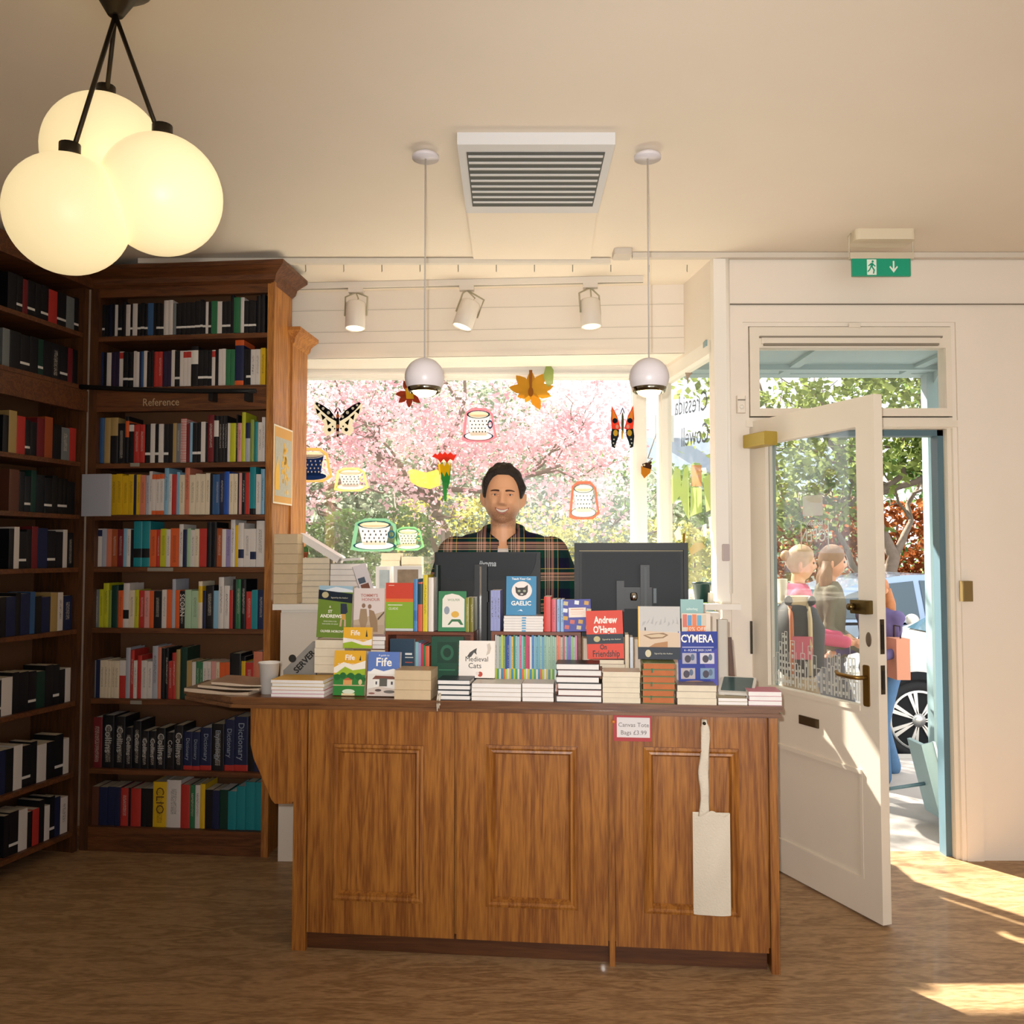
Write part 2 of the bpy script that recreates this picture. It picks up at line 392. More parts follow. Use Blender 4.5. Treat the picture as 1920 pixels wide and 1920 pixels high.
m = MB(); m.box((cx1, YG+.04, -.12), (cx2, YG+.12, zf+.1)); m.box((0, -.05, -.12), (rl, -.0, .1), 0, RM); m.box((0, -.045, -.12), (.05, 0, zp), 1, RM); m.box((0, -.04, zf-.06), (rl, 0, zp), 0, RM)
m.box((cx2, YG+.06, -.12), (3.4, YG+.12, .1)); m.box((cx2, YG+.06, 2.2), (3.4, YG+.12, zf+.1))
m.box((0, -.05, 1.62), (rl, -.01, 1.66), 0, RM)
wf4 = struct(m.build('window_4', [BLUEP, BLUED]))
g = MB(); g.box((.05, -.022, .1), (rl, -.016, zf-.06), 0, RM); g.box((cx2, YG+.08, .1), (3.4, YG+.086, 2.2)); g.build('pane', GLASS, wf4, local=True)
st('trim_7', mat('porch_step', '#8f8a84', .8, var=.1), ((1.03, YW+.1, -.12), (3.4, YG+.16, -.03)))
# ================================================================ books
PAL = {'k': ('black', '#16161a'), 'w': ('white', '#cfc6bd'), 'N': ('navy', '#1d2545'), 'u': ('blue', '#33557e'), 'B': ('bright blue', '#2450a4'),
 'c': ('grey', '#6e7272'), 'g': ('green', '#2f6b45'), 'G': ('dark green', '#15352c'), 'r': ('red', '#b0332c'), 'R': ('dark red', '#6d2024'),
 'o': ('orange', '#cf5a2a'), 'O': ('brown orange', '#9a4a26'), 'y': ('yellow', '#d2a91e'), 'Y': ('lime yellow', '#b5b527'), 't': ('tan', '#a58a55'),
 'T': ('teal', '#1f7f86'), 'l': ('light blue', '#7fa9bf'), 'p': ('pink', '#c98f88'), 'P': ('dark purple', '#2b2038'), 'i': ('cream', '#d3c4a8'),
 's': ('silver grey', '#a3a5ad'), 'm': ('pale green', '#9db795'), 'q': ('peach', '#c9775c'), 'v': ('lilac', '#8c7fa8'), 'a': ('olive green', '#7f8f3c'), 'b': ('brown', '#5c3626')}
def bookmat(col, pat='', col2=None):
    """cover card or cloth; pat: b white band, t small lettering, h pale upper label, l label block, s stripes, e coloured ends"""
    hexc = PAL[col][1] if col in PAL else col
    key = 'cover_%s_%s_%s' % (hexc.strip('#'), pat, col2 or '')
    if key in MATS: return MATS[key]
    m = mat(key, hexc, 0.38, spec=0.35); n = m.node_tree.nodes; l = m.node_tree.links; b = n['Principled BSDF']
    if not pat: return m
    tc = n.new('ShaderNodeTexCoord'); at = n.new('ShaderNodeAttribute'); at.attribute_name = 'along'; sx = n.new('ShaderNodeSeparateXYZ'); l.new(at.outputs['Vector'], sx.inputs[0])
    def rng(sock, a, c_):
        g1 = n.new('ShaderNodeMath'); g1.operation = 'GREATER_THAN'; g1.inputs[1].default_value = a; l.new(sock, g1.inputs[0])
        g2 = n.new('ShaderNodeMath'); g2.operation = 'LESS_THAN'; g2.inputs[1].default_value = c_; l.new(sock, g2.inputs[0])
        mu = n.new('ShaderNodeMath'); mu.operation = 'MULTIPLY'; l.new(g1.outputs[0], mu.inputs[0]); l.new(g2.outputs[0], mu.inputs[1]); return mu.outputs[0]
    def mul(a, c_):
        mu = n.new('ShaderNodeMath'); mu.operation = 'MULTIPLY'; l.new(a, mu.inputs[0]); l.new(c_, mu.inputs[1]); return mu.outputs[0]
    cur = b.inputs['Base Color']; last = None
    def layer(fac, colr):
        nonlocal last
        mx = n.new('ShaderNodeMix'); mx.data_type = 'RGBA'
        if last is None: mx.inputs[6].default_value = C(hexc)
        else: l.new(last, mx.inputs[6])
        mx.inputs[7].default_value = C(colr); l.new(fac, mx.inputs[0]); last = mx.outputs[2]
    z = sx.outputs['Z']; x = sx.outputs['X']
    c2 = PAL[col2][1] if col2 in PAL else (col2 or '#ddd6cc')
    for p in pat:
        if p == 'b': layer(rng(z, .20, .265), '#d8d2ca'); 
        if p == 'h': layer(rng(z, .80, .97), c2)
        if p == 'H': layer(rng(z, .60, 1.1), c2)
        if p == 'l': layer(rng(z, .2, .4), c2)
        if p == 'L': layer(rng(z, .55, .9), c2)
        if p == 'e': layer(rng(z, -.1, .1), c2); layer(rng(z, .88, 1.1), c2)
        if p == 'E': layer(rng(z, -.1, .12), c2)
        if p == 's':
            w_ = n.new('ShaderNodeMath'); w_.operation = 'MULTIPLY'; w_.inputs[1].default_value = 170; l.new(z, w_.inputs[0])
            s_ = n.new('ShaderNodeMath'); s_.operation = 'SINE'; l.new(w_.outputs[0], s_.inputs[0]); layer(rng(s_.outputs[0], 0, 2), c2)
        if p == 't' or p == 'd':
            mp = n.new('ShaderNodeMapping'); mp.inputs['Scale'].default_value = (520, 520, 300); l.new(tc.outputs['Object'], mp.inputs[0])
            no = n.new('ShaderNodeTexNoise'); no.inputs['Scale'].default_value = 1; no.inputs['Detail'].default_value = 1; l.new(mp.outputs[0], no.inputs['Vector'])
            f = mul(rng(no.outputs['Fac'], .56, 1), mul(rng(x, .3, .7), rng(z, .3 if p == 't' else .12, .82)))
            darkt = sum(C(hexc)[:3]) > .6
            layer(f, '#2b2420' if darkt else '#c8beaf')
    l.new(last, cur)
    return m
PAGE = mat('book_pages', '#ddd0b8', 0.85, var=0.08, vscale=40)
PAGEW = mat('white_book_pages', '#e9e3dd', 0.85, var=0.05, vscale=40)
PAGET = mat('tan_book_pages', '#cdb592', 0.85, var=0.08, vscale=40)

def book_mb(w_, d, h, hard=False):
    """cover: spine on the -y side, thickness along x, height along z"""
    m = MB(); c = .0022 if hard else .0007; b = .004 if hard else .0012
    if hard or w_ > .014:
        n = 5; pts = [(0, 0)]
        for k in range(n+1): t = PI*k/n; pts.append((w_/2-w_/2*math.cos(t), -b*math.sin(t)*1.0))
        poly = [(w_/2-w_/2*math.cos(PI*k/n), -b*math.sin(PI*k/n)) for k in range(n+1)]+[(w_-c, .0012), (c, .0012)]
        N = len(poly); vs = [(p[0], p[1]+b, 0) for p in poly]+[(p[0], p[1]+b, h) for p in poly]
        fs = [tuple(range(N))[::-1], tuple(range(N, 2*N))]+[(i, (i+1) % N, N+(i+1) % N, N+i) for i in range(N)]
        m.add(vs, fs)
    else: m.box((0, 0, 0), (w_, c+.0005, h))
    m.box((0, b*.6, 0), (c, d, h)); m.box((w_-c, b*.6, 0), (w_, d, h))
    return m
def pages_mb(w_, d, h, hard=False):
    i = .003 if hard else .0004; m = MB(); c = .0022 if hard else .0007; b = .004 if hard else .0012
    return m.box((c+.0002, b, i), (w_-c-.0002, d-i-.0004, h-i))
def make_book(name, M, w_, d, h, cover, pages=PAGE, hard=False, label='', group=None):
    o = book_mb(w_, d, h, hard).build(name, cover, None, M); ROOTM[o.name] = M.copy()
    al = o.data.attributes.new('along', 'FLOAT_VECTOR', 'POINT'); vals = []
    for v in o.data.vertices: vals += [v.co.x/w_, v.co.y/d, v.co.z/h]
    al.data.foreach_set('vector', vals)
    pages_mb(w_, d, h, hard).build('page_block', pages, o, local=True)
    tag(o, label, {'book': 'book'}.get(name, name.replace('_', ' ')), group); return o

ORD = ['zeroth', 'first', 'second', 'third', 'fourth', 'fifth', 'sixth', 'seventh', 'eighth', 'ninth', 'tenth', 'eleventh', 'twelfth', 'thirteenth', 'fourteenth', 'fifteenth',
 'sixteenth', 'seventeenth', 'eighteenth', 'nineteenth', 'twentieth', 'twenty-first', 'twenty-second', 'twenty-third', 'twenty-fourth', 'twenty-fifth', 'twenty-sixth', 'twenty-seventh', 'twenty-eighth', 'twenty-ninth', 'thirtieth']
import re
def parse(s):
    out = []
    for tk in s.split():
        mt = re.match(r'([A-Za-z])([A-Za-z]*)(?:\(([^)]*)\))?([\d.]+)(?:/([\d.]+))?$', tk)
        assert mt, tk
        out.append((mt[1], mt[2], mt[3], float(mt[4]), float(mt[5]) if mt[5] else None))
    return out
def shelf_row(K, spec, px0, px1, pytop, pybot, shelfname, group, setback=.03, depth=.13, rot=0.0, hard_every=5):
    """books side by side; px0..px1 in photo pixels give the filled run, pytop / pybot the height of an ordinary book"""
    bk = parse(spec); ym = (pytop+pybot)/2
    KB = K @ T(0, setback, 0)
    a = onplane(KB, px0, ym); b = onplane(KB, px1, ym); z0 = onplane(KB, (px0+px1)/2, pybot).z; z1 = onplane(KB, (px0+px1)/2, pytop).z
    tot = sum(k[3] for k in bk); sc = (b.x-a.x)/tot; hs = (z1-z0)/(pybot-pytop)
    x = a.x; N = len(bk)
    for i, (c, p, c2, wd, ht) in enumerate(bk):
        h = (ht*hs if ht else (z1-z0)*random.uniform(.975, 1.02)); ww = wd*sc-.0006
        hard = ht is not None and wd > 6
        sb = random.uniform(-.003, .004)
        nm = PAL[c][0]; bname = 'dictionary' if shelfname == 'dictionary shelf' and i > 0 else 'book'
        size = ('tall ' if ht and ht > (pybot-pytop)*1.08 else '')+('thick ' if wd >= 13 else 'slim ' if wd <= 5 else '')
        det = {'b': ' with white band', 't': ' with small lettering', 'h': ' with '+PAL.get(c2, ('pale',))[0]+' top label', 'H': ' with '+PAL.get(c2, ('pale',))[0]+' upper half', 'l': ' with '+PAL.get(c2, ('pale',))[0]+' block',
               'L': ' with '+PAL.get(c2, ('pale',))[0]+' panel', 'e': ' with '+PAL.get(c2, ('pale',))[0]+' ends', 'E': ' with '+PAL.get(c2, ('pale',))[0]+' foot', 's': ' with '+PAL.get(c2, ('pale',))[0]+' stripes', 'd': ' with lettering'}.get(p[:1], '')
        pos = (ORD[i+1]+' from left' if i < 30 and i < N-N//2 else ORD[N-i]+' from right')
        lab = '%s%s spine%s, %s, %s' % (size, nm, det, pos, shelfname)
        wds = lab.split()
        if len(wds) > 16: lab = '%s spine, %s, %s' % (nm, pos, shelfname)
        M = KB @ T(x+.0003, sb, z0+.0003)
        dd = depth*random.uniform(.93, 1.0) if not ht else depth*1.1
        o = make_book(bname, M, ww, dd, h, bookmat(c, p, c2), PAGE if random.random() < .7 else PAGEW, hard, lab, group)
        if c2 and c2[:1] == '"':
            pass
        ROWBOOKS.setdefault(shelfname, []).append((o, ww, h))
        x += wd*sc
ROWBOOKS = {}

# ---------------------------------------------------------------- tall bookcase with the Reference sign
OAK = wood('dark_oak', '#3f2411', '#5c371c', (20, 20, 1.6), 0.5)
OAKS = wood('dark_oak_side', '#8c5526', '#b87a38', (20, 20, 1.6), 0.5)  # lighter copy of the oak, light on the side panel put into its colour
OAKH = wood('dark_oak_rail', '#4c2b15', '#6e4121', (1.6, 20, 20), 0.5)
OAKB = mat('bookcase_back_board', '#6e492c', .85, var=.1, vscale=20)
K = frame_on(.106, 4.319)
DEP = .28
def kz(px, py): return onplane(K, px, py).z
xl = onplane(K, 162, 960).x; xi = onplane(K, 178, 960).x; xr = onplane(K, 497, 960).x; xo = onplane(K, 506, 960).x
bc = thing('bookcase', 'tall dark oak bookcase with Reference sign and crowded shelves', 'bookcase', K @ Vector((xl, 0, 0)), -math.atan(.106))
top = kz(500, 497)
m = MB(); m.box((xl, 0, 0), (xi, DEP, top-.01), 0, K); m.build('side_panel', OAK, bc)
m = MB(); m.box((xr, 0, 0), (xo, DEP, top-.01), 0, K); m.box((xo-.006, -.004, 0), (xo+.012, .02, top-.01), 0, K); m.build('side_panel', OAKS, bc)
m = MB(); m.box((xi, DEP-.012, .0), (xr, DEP, top-.01), 0, K); m.build('back_panel', OAKB, bc)
zc = kz(340, 548)
m = MB(); m.box((xi, 0, zc-.015), (xr, .03, top), 0, K)
prof = [(0, 0), (-.02, .015), (-.028, .04), (-.05, .055), (-.085, .075), (-.085, .095), (0, .095)]
def cornice(m, M, x0, x1, z, prof, right=True, left=False, dep=DEP):
    """moulding along the front that returns down the right side"""
    ring = []
    for (o, h) in prof: ring.append([(x0+(o if left else 0), o, z+h), (x1-(o if right else 0), o, z+h), (x1-(o if right else 0), dep, z+h)])
    vs = [p for r in ring for p in r]; n = len(ring); fs = []
    for i in range(n-1):
        for k in range(2): fs.append((i*3+k, i*3+k+1, (i+1)*3+k+1, (i+1)*3+k))
    m.add(vs, fs, 0, False, M)
cornice(m, K, xl, xo, top-.095, prof)
m.box((xl, -.083, top-.01), (xo+.083, DEP, top), 0, K)
m.build('cornice', OAKH, bc)
rows = [('top shelf', 628), ('second shelf', 725), ('third shelf', 868), ('fourth shelf', 966), ('fifth shelf', 1064), ('sixth shelf', 1179), ('seventh shelf', 1313), ('eighth shelf', 1446), ('bottom shelf', 1556)]
for n_, py in rows:
    z = kz(340, py); m = MB()
    if n_ == 'bottom shelf': m.box((xi, .0, 0), (xr, DEP-.012, z), 0, K)
    else: m.box((xi, .004, z-.022), (xr, DEP-.012, z), 0, K); m.box((xi, .0, z-.024), (xr, .006, z+.001), 0, K)
    m.build('shelf', OAKH, bc)
za, zb = kz(340, 731), kz(340, 770)
m = MB(); m.box((xi, -.006, zb), (xr, .03, za), 0, K); m.build('sign_rail', OAKH, bc)
SIGN = mat('sign_lettering', '#b39a76', .6)
q = onplane(K, 303, 755)
text('sign_lettering', 'Reference', .056, SIGN, bc, K @ T(q.x, -.008, q.z), xs=.86)
# black lighting bar across the rail
m = MB(); BLK = mat('black_metal', '#141414', .5, metal=.3)
a = onplane(K, 105, 722); b = onplane(K, 480, 733)
pts = []
for i in range(9):
    t = i/8; px = 150+(480-150)*t; py = 725+10*math.sin(min(1, t*1.3)*PI/2)-2*t
    q = onplane(K @ T(0, -.06, 0), px, py); pts.append(K @ Vector((q.x, -.06, q.z)))
m.tube(pts, .012, 6)
for px in (397, 464):
    q = onplane(K @ T(0, -.05, 0), px, 735); m.box((q.x-.012, -.062, q.z-.045), (q.x+.012, -.006, q.z+.0), 0, K)
tag(m.build('light_bar', BLK), 'black metal lighting bar across the bookcase above Reference sign', 'light bar')
# shelf edge label strips
SL = mat('label_strip', '#8c8678', .4)
for (px0, px1, py) in ((245, 262, 872), (277, 325, 1068), (245, 266, 1317)):
    a = onplane(K, px0, py); b = onplane(K, px1, py); m = MB(); m.box((a.x, -.004, a.z-.008), (b.x, -.0003, a.z+.01), 0, K)
    m.build('shelf_label', SL, bc)

R1 = 'kb6 kb6 k5 k5 N4 k6 w5 kb7 k9/64 w8 kb4 w9 kb7 kb7 kb6 u11 k5 kb7 kb7 w9/65 w9/65 c6 kb9 kb9 kb9 kb9 kb10 kb5/64 kb5 w5 kb5 g12 w9 kb8 kb8 k6/70 g12/66 w7/66 kb8 kb8 kb6 k8/68 k9/70'
R2 = 'N8 k6 w8 P8 P7 wh(r)8 kb9 kb9 w5 w6 N4 u4 w6 k7 k6 r8/66 rt8 P8 P8 w6 kb10 w6 wh(r)7 wh(r)7 kL13/74 kb9 kb9 kb7 wh(r)6 k6 w6 w7 g8 g8 Ne(o)16/84 k5 kb8 wt8 wt9 yt9'
R3 = 'R7 u9/86 t12/86 kH(t)15/86 kd14 kL(o)7/88 kh(w)9 rt11/72 rt11/72 kb10 w9 kb8 w9 kb9 k9 t7 ct8 rs(w)11/82 R7 l5 kb9 kb7 w8 k4 Rt12/88 kL(w)9/86 kt6/86 kt6/86 kt5/86 w5 Y11/72 kt3/88 pt8/72 Y7/92 sH(N)9/72 a7/78 T7/74 wt8 wt6/82'
R4 = 'pt8 w7 y5 B11 yt11 yt11 yt11 yt10 N5 yt8 qt10 st6 wt6/82 we(o)7 wte(o)7 wte(o)8 lt8/88 wt6 r9 l6/80 it9 qt9/92 it11 it8 it10 it8 k5 cu5 ut8 Nt9 B9/80 it8 it7 k3 p5 kt6 r8 TE(k)11/90 wt9 lt7/84'.replace('cu5', 'u5')
R5 = 'o9 wh(N)8 s9 q10 Ot11 Rt11 l6 wt7 k5 Tl(k)16/86 Tl(k)16/86 ot12 rt7 Yt11 wt8 od15 wt8/80 N7 m7 wt8 it8 r14 k9/84 k9/84 Ot10 w7 vt9 wt8/88 y6/78 wl(N)10/82 wt12 wl(N)10 wt15/86'
R6 = 'cd9 Yt7 Yt10/84 a5 G12/80 ot8 wl(k)11/84 it10 Yt7 rt10 pt9 o8 kt13 wt9 o9 s6/92 o8 kd9 m11 mt12 iL(y)7/88 N5 kt14/80 l9 wt9/96 wt9/80 r6 k6/92 gt8/92 kt9/92 rt10 T10 Nt10'
R7 = 'c7 N8 it8 it6 it6 it6 it9 rH(w)11 s8/96 rt7/92 wt6 r8/82 wt10 wt9 st10/100 q6/98 k6/96 kt7/96 rt7 rt7/88 t7/94 G12/98 t9 w7 gt7 gt6 wt7 wt7 p9 it6 o9 o9 k20/88 kL(y)8/82 rt14 q16/92'
R9 = 'b13 N16 N14 N10 rt15/74 k4 r19/74 k10 k12 yd25/88 wt26/92 r17/84 gt9/84 wt9/84 y9/86 k14 N12 G16 T15/74 T16/84 T16/92 T15/92'
shelf_row(K, R1, 185, 497, 567, 627, 'top shelf of Reference bookcase', 'books on the top shelf of the Reference bookcase')
shelf_row(K, R2, 186, 497, 657, 724, 'second shelf, above Reference sign', 'books on the second shelf above the Reference sign')
shelf_row(K, R3, 180, 497, 793, 867, 'shelf below Reference sign', 'books on the shelf right below the Reference sign')
shelf_row(K, R4, 176, 496, 889, 965, 'second shelf below Reference sign', 'books on the second shelf below the Reference sign')
shelf_row(K, R5, 174, 495, 992, 1063, 'third shelf below Reference sign', 'books on the third shelf below the Reference sign')
shelf_row(K, R6, 176, 494, 1107, 1178, 'fourth shelf below Reference sign', 'books on the fourth shelf below the Reference sign')
shelf_row(K, R7, 172, 492, 1240, 1312, 'fifth shelf below Reference sign', 'books on the shelf level with the counter')
R8 = 'Rd19/96 kd22/100 kd20/98 kd14/78 kd15/90 kd15/72 kd13/72 kd17/78 k16/70 kd16/84 NE(r)16/72 NE(r)14/72 NE(r)21/80 kd23/88 NE(r)17/96 NE(r)25/102 k12/100 Nt16'
shelf_row(K, R8, 172, 494, 1350, 1444, 'dictionary shelf', 'dictionaries and thesauruses on the dark shelf')
shelf_row(K, R9, 172, 492, 1480, 1555, 'lowest shelf of Reference bookcase', 'books on the lowest shelf')
def spine_text(row, i, s, size, col, zf=.5, xs=1.0):
    o, w_, h = ROWBOOKS[row][i]
    M = ROOTM[o.name]; mt = mat('foil_'+col.strip('#'), col, .5)
    A = T(w_/2, -.0013, h*zf) @ RY(PI/2)
    text('spine_title', s, size, mt, o, A, xs=xs, local=True)
DR = 'dictionary shelf'
for i, s, sz in ((1, 'Collins', .052), (2, 'Collins', .046), (3, 'Collins', .034), (4, 'Collins', .032), (5, 'Collins', .034), (6, 'Collins', .034), (7, 'Collins', .048), (8, 'Collins', .032), (9, 'Collins', .046)):
    spine_text(DR, i, s, sz, '#b9b6ae', .56)
for i, s, sz in ((10, 'Dictionary', .026), (11, 'Dictionary', .024), (12, 'Dictionary', .032), (13, 'Etymology', .036), (14, 'Dictionary', .034), (15, 'Dictionary', .044)):
    spine_text(DR, i, s, sz, '#8f9aa6', .55)
spine_text('fourth shelf below Reference sign', 17, 'SCORN', .034, '#d8d2ca', .62)
spine_text('lowest shelf of Reference bookcase', 9, 'CLIO', .06, '#5a3b14', .6)

# ---------------------------------------------------------------- narrower bookcase end seen beyond
K2 = K @ T(0, DEP+.005, 0)
m = MB(); x0 = onplane(K2, 524, 960).x; x1 = onplane(K2, 545, 960).x; zt = onplane(K2, 535, 617).z
b2 = thing('bookcase', 'lower oak bookcase end panel behind the Reference bookcase, beside the window', 'bookcase', K2 @ Vector((x1, 0, 0)), -math.atan(.106))
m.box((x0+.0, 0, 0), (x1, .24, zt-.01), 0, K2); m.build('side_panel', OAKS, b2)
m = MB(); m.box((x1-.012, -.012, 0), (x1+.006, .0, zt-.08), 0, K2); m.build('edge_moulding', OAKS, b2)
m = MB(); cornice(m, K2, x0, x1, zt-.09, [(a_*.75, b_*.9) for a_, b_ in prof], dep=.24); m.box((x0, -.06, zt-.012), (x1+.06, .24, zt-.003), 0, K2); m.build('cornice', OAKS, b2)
# ---------------------------------------------------------------- bookcase along the left wall
c0 = K @ Vector((xl-.005, -.01, 0))
L = T(c0) @ RZ(math.radians(84-6.05+180+0))    # local x runs toward the camera
L = T(c0) @ RZ(-PI/2-math.radians(14)) 
LL = .62
# local: x toward the camera, y points to +X side? keep the shelves on the -y side facing the room
FR = L @ Matrix.Scale(1, 4)
bl = thing('bookcase', 'dark bookcase along the left wall, cut by the photo edge', 'bookcase', c0, 0)
def lbox(m, a, b): m.box(a, b, 0, FR)
ysg = FR.to_3x3() @ Vector((0, 1, 0)); sg = 1 if ysg.x < 0 else -1    # depth direction away from the room
m = MB(); lbox(m, (0, 0, 0), (.03, sg*.28, top)); m.build('side_panel', OAK, bl)
m = MB(); lbox(m, (LL, 0, 0), (LL+.03, sg*.28, top)); m.build('side_panel', OAK, bl)
m = MB(); lbox(m, (0, sg*.27, 0), (LL, sg*.28, top)); m.build('back_panel', OAKB, bl)
m = MB(); lbox(m, (0, -sg*.03, top-.1), (LL+.05, sg*.28, top)); m.build('cornice', OAKH, bl)
m = MB(); lbox(m, (0, -sg*.006, za+.0), (LL+.03, sg*.03, zb+.0)); m.build('sign_rail', OAKH, bl)
lrows = ['kb c kb r kb k kb R kb k', 'k R kb kd k Gb k kb k c', 'r ct k O R k kb r t k', 'k kb kb k kb k G kb k b', 'kd w k kb N R k kb w k', 'Nt wt t N k u N k N k', 'w k kb k G kb k k w kb', 'w kb k w k kb w k N k', 'wt N kb w k r k w kb k']
for (n_, py), spec in zip(rows, lrows):
    z = kz(175, py); m = MB(); lbox(m, (.03, sg*.004, z-.022), (LL, sg*.27, z)); m.build('shelf', OAKH, bl)
    cur = .035
    toks = spec.split()
    for i, tk in enumerate(toks):
        ww = random.uniform(.03, .065); h = random.uniform(.165, .205)
        if n_ in ('top shelf', 'second shelf'): h = min(h, .18)
        if cur+ww > LL-.01: break
        c, p = tk[0], tk[1:]
        lab = '%s spine%s, %s from the corner, %s of left wall bookcase' % (PAL[c][0], ' with white band' if 'b' in p else '', ORD[i+1], n_.replace('bottom', 'lowest'))
        B = FR @ T(cur, sg*.03, z+.0003)
        if sg < 0: B = B @ T(ww-.001, 0, 0) @ RZ(PI)
        make_book('book', B, ww-.001, .13, h, bookmat(c, p), PAGE, False, lab, 'books in the left wall bookcase')
        cur += ww
# book left facing out across the corner
q = P(152, 968, 4.42)
make_book('book', T(q) @ RZ(math.radians(-12)), .155, .02, .21, bookmat('s', ''), PAGEW, False, 'grey book turned face out at the corner of the two bookcases', None)
# ================================================================ counter
KC = frame_on(.106, 3.30)
CT = P(960, 1316, 3.30).z              # top of the counter
CW = wood('counter_oak', '#78451b', '#a76c2d', (16, 16, 1.1), 0.38, coat=.2)
CWH = wood('counter_oak_rail', '#78451b', '#a0662a', (1.1, 16, 16), 0.38, coat=.2)
CTM = wood('counter_top_oak', '#5c3820', '#7c5230', (1.0, 14, 14), 0.32, coat=.2)
def cx(px, ly=0.0, py=1320): return onplane(KC @ T(0, ly, 0), px, py).x
def cz(py, ly=0.0, px=960): return onplane(KC @ T(0, ly, 0), px, py).z
ctr = thing('counter', 'oak panelled shop counter covered in stacks of books', 'counter', KC @ Vector((0, 0, 0)), -math.atan(.106))
xL = cx(418); xE = cx(1468); zb_ = cz(1338)
a0 = onplane(KC @ T(0, .17, 0), 345, 1300).x
m = MB()
def slab(m, z0, z1, o):
    pts = [(xL+.03-o*.4, -o), (xE+o, -o), (xE+o, .46), (xL+.3, .62), (a0-.02, .42), (a0-o, .17)]
    N = len(pts); m.add([(p[0], p[1], z0) for p in pts]+[(p[0], p[1], z1) for p in pts], [tuple(range(N))[::-1], tuple(range(N, 2*N))]+[(i, (i+1) % N, N+(i+1) % N, N+i) for i in range(N)], 0, False, KC)
slab(m, CT-.018, CT, .0); slab(m, CT-.028, CT-.018, -.012); slab(m, CT-.042, CT-.028, -.004); slab(m, zb_, CT-.042, -.016)
m.build('counter_top', CTM, ctr)
FY = .035
bz = CT-.045
bL = cx(552, FY); bR = cx(1440, FY); bRR = cx(1456, FY)
m = MB(); m.box((bL, FY+.02, .08), (bR, .44, bz), 0, KC); m.build('carcass', CW, ctr)
m = MB(); m.box((bL+.01, FY+.03, 0), (bR-.01, .42, .08), 0, KC); m.build('plinth', wood('plinth_oak', '#4a2a14', '#5e371b', (1, 14, 14)), ctr)
m = MB(); m.box((bL, FY, .0), (cx(577, FY), FY+.025, bz), 0, KC); m.build('post', CW, ctr); m = MB(); m.box((cx(1141, FY), FY-.004, 0), (cx(1151, FY), FY+.03, bz), 0, KC); m.build('post', CW, ctr)
m = MB(); m.box((bR, FY-.006, 0), (bRR, .44, bz), 0, KC); m.build('side_panel', CW, ctr)
for (pa, pb, ia, ib, it) in ((579, 852, 627, 793, 1398), (857, 1138, 914, 1081, 1400), (1153, 1436, 1209, 1383, 1404)):
    xa, xb = cx(pa, FY), cx(pb, FY); ja, jb = cx(ia, FY, 1450), cx(ib, FY, 1450); jt = cz(it, FY, (pa+pb)/2); jb0 = .2
    m = MB(); m.box((xa, FY, .07), (ja, FY+.022, bz), 0, KC); m.box((jb, FY, .07), (xb, FY+.022, bz), 0, KC)
    m.box((ja, FY, jt), (jb, FY+.022, bz), 0, KC); m.box((ja, FY, .07), (jb, FY+.022, jb0), 0, KC)
    p = m.build('front_panel', CW, ctr)
    m = MB(); m.box((ja+.02, FY+.006, jb0+.02), (jb-.02, FY+.022, jt-.02), 0, KC); m.build('raised_field', CW, p, local=False) if False else None
    q = m.build('inset_panel', CW, ctr)
    m = MB()
    # mitred bolection moulding
    prof_ = [(-.004, .0), (-.004, -.010), (.006, -.014), (.014, -.008), (.022, -.010), (.030, .004), (.030, .010)]
    rings = []
    for (o_, y_) in prof_: rings.append([(ja+o_, FY+y_, jb0+o_), (jb-o_, FY+y_, jb0+o_), (jb-o_, FY+y_, jt-o_), (ja+o_, FY+y_, jt-o_)])
    vs = [p_ for r_ in rings for p_ in r_]; fs = []
    for i in range(len(rings)-1):
        for k in range(4): j = (k+1) % 4; fs.append((i*4+k, i*4+j, (i+1)*4+j, (i+1)*4+k))
    m.add(vs, fs, 0, False, KC); m.build('panel_moulding', CW, ctr)
# bracket under the overhanging left end
bp = [(466, 1336), (466, 1398), (472, 1425), (484, 1452), (497, 1482), (505, 1502), (512, 1510), (545, 1510), (546, 1336)]
poly = [(cx(a_, FY, b_), cz(b_, FY, a_)) for a_, b_ in bp]; poly[0] = (poly[0][0], bz); poly[-1] = (poly[-1][0], bz)
m = MB(); m.prism(poly, FY+.02, FY+.045, 0, KC); m.box((cx(541, FY), FY+.0, cz(1516, FY)), (cx(552, FY), FY+.03, bz), 0, KC); m.build('bracket', CW, ctr)

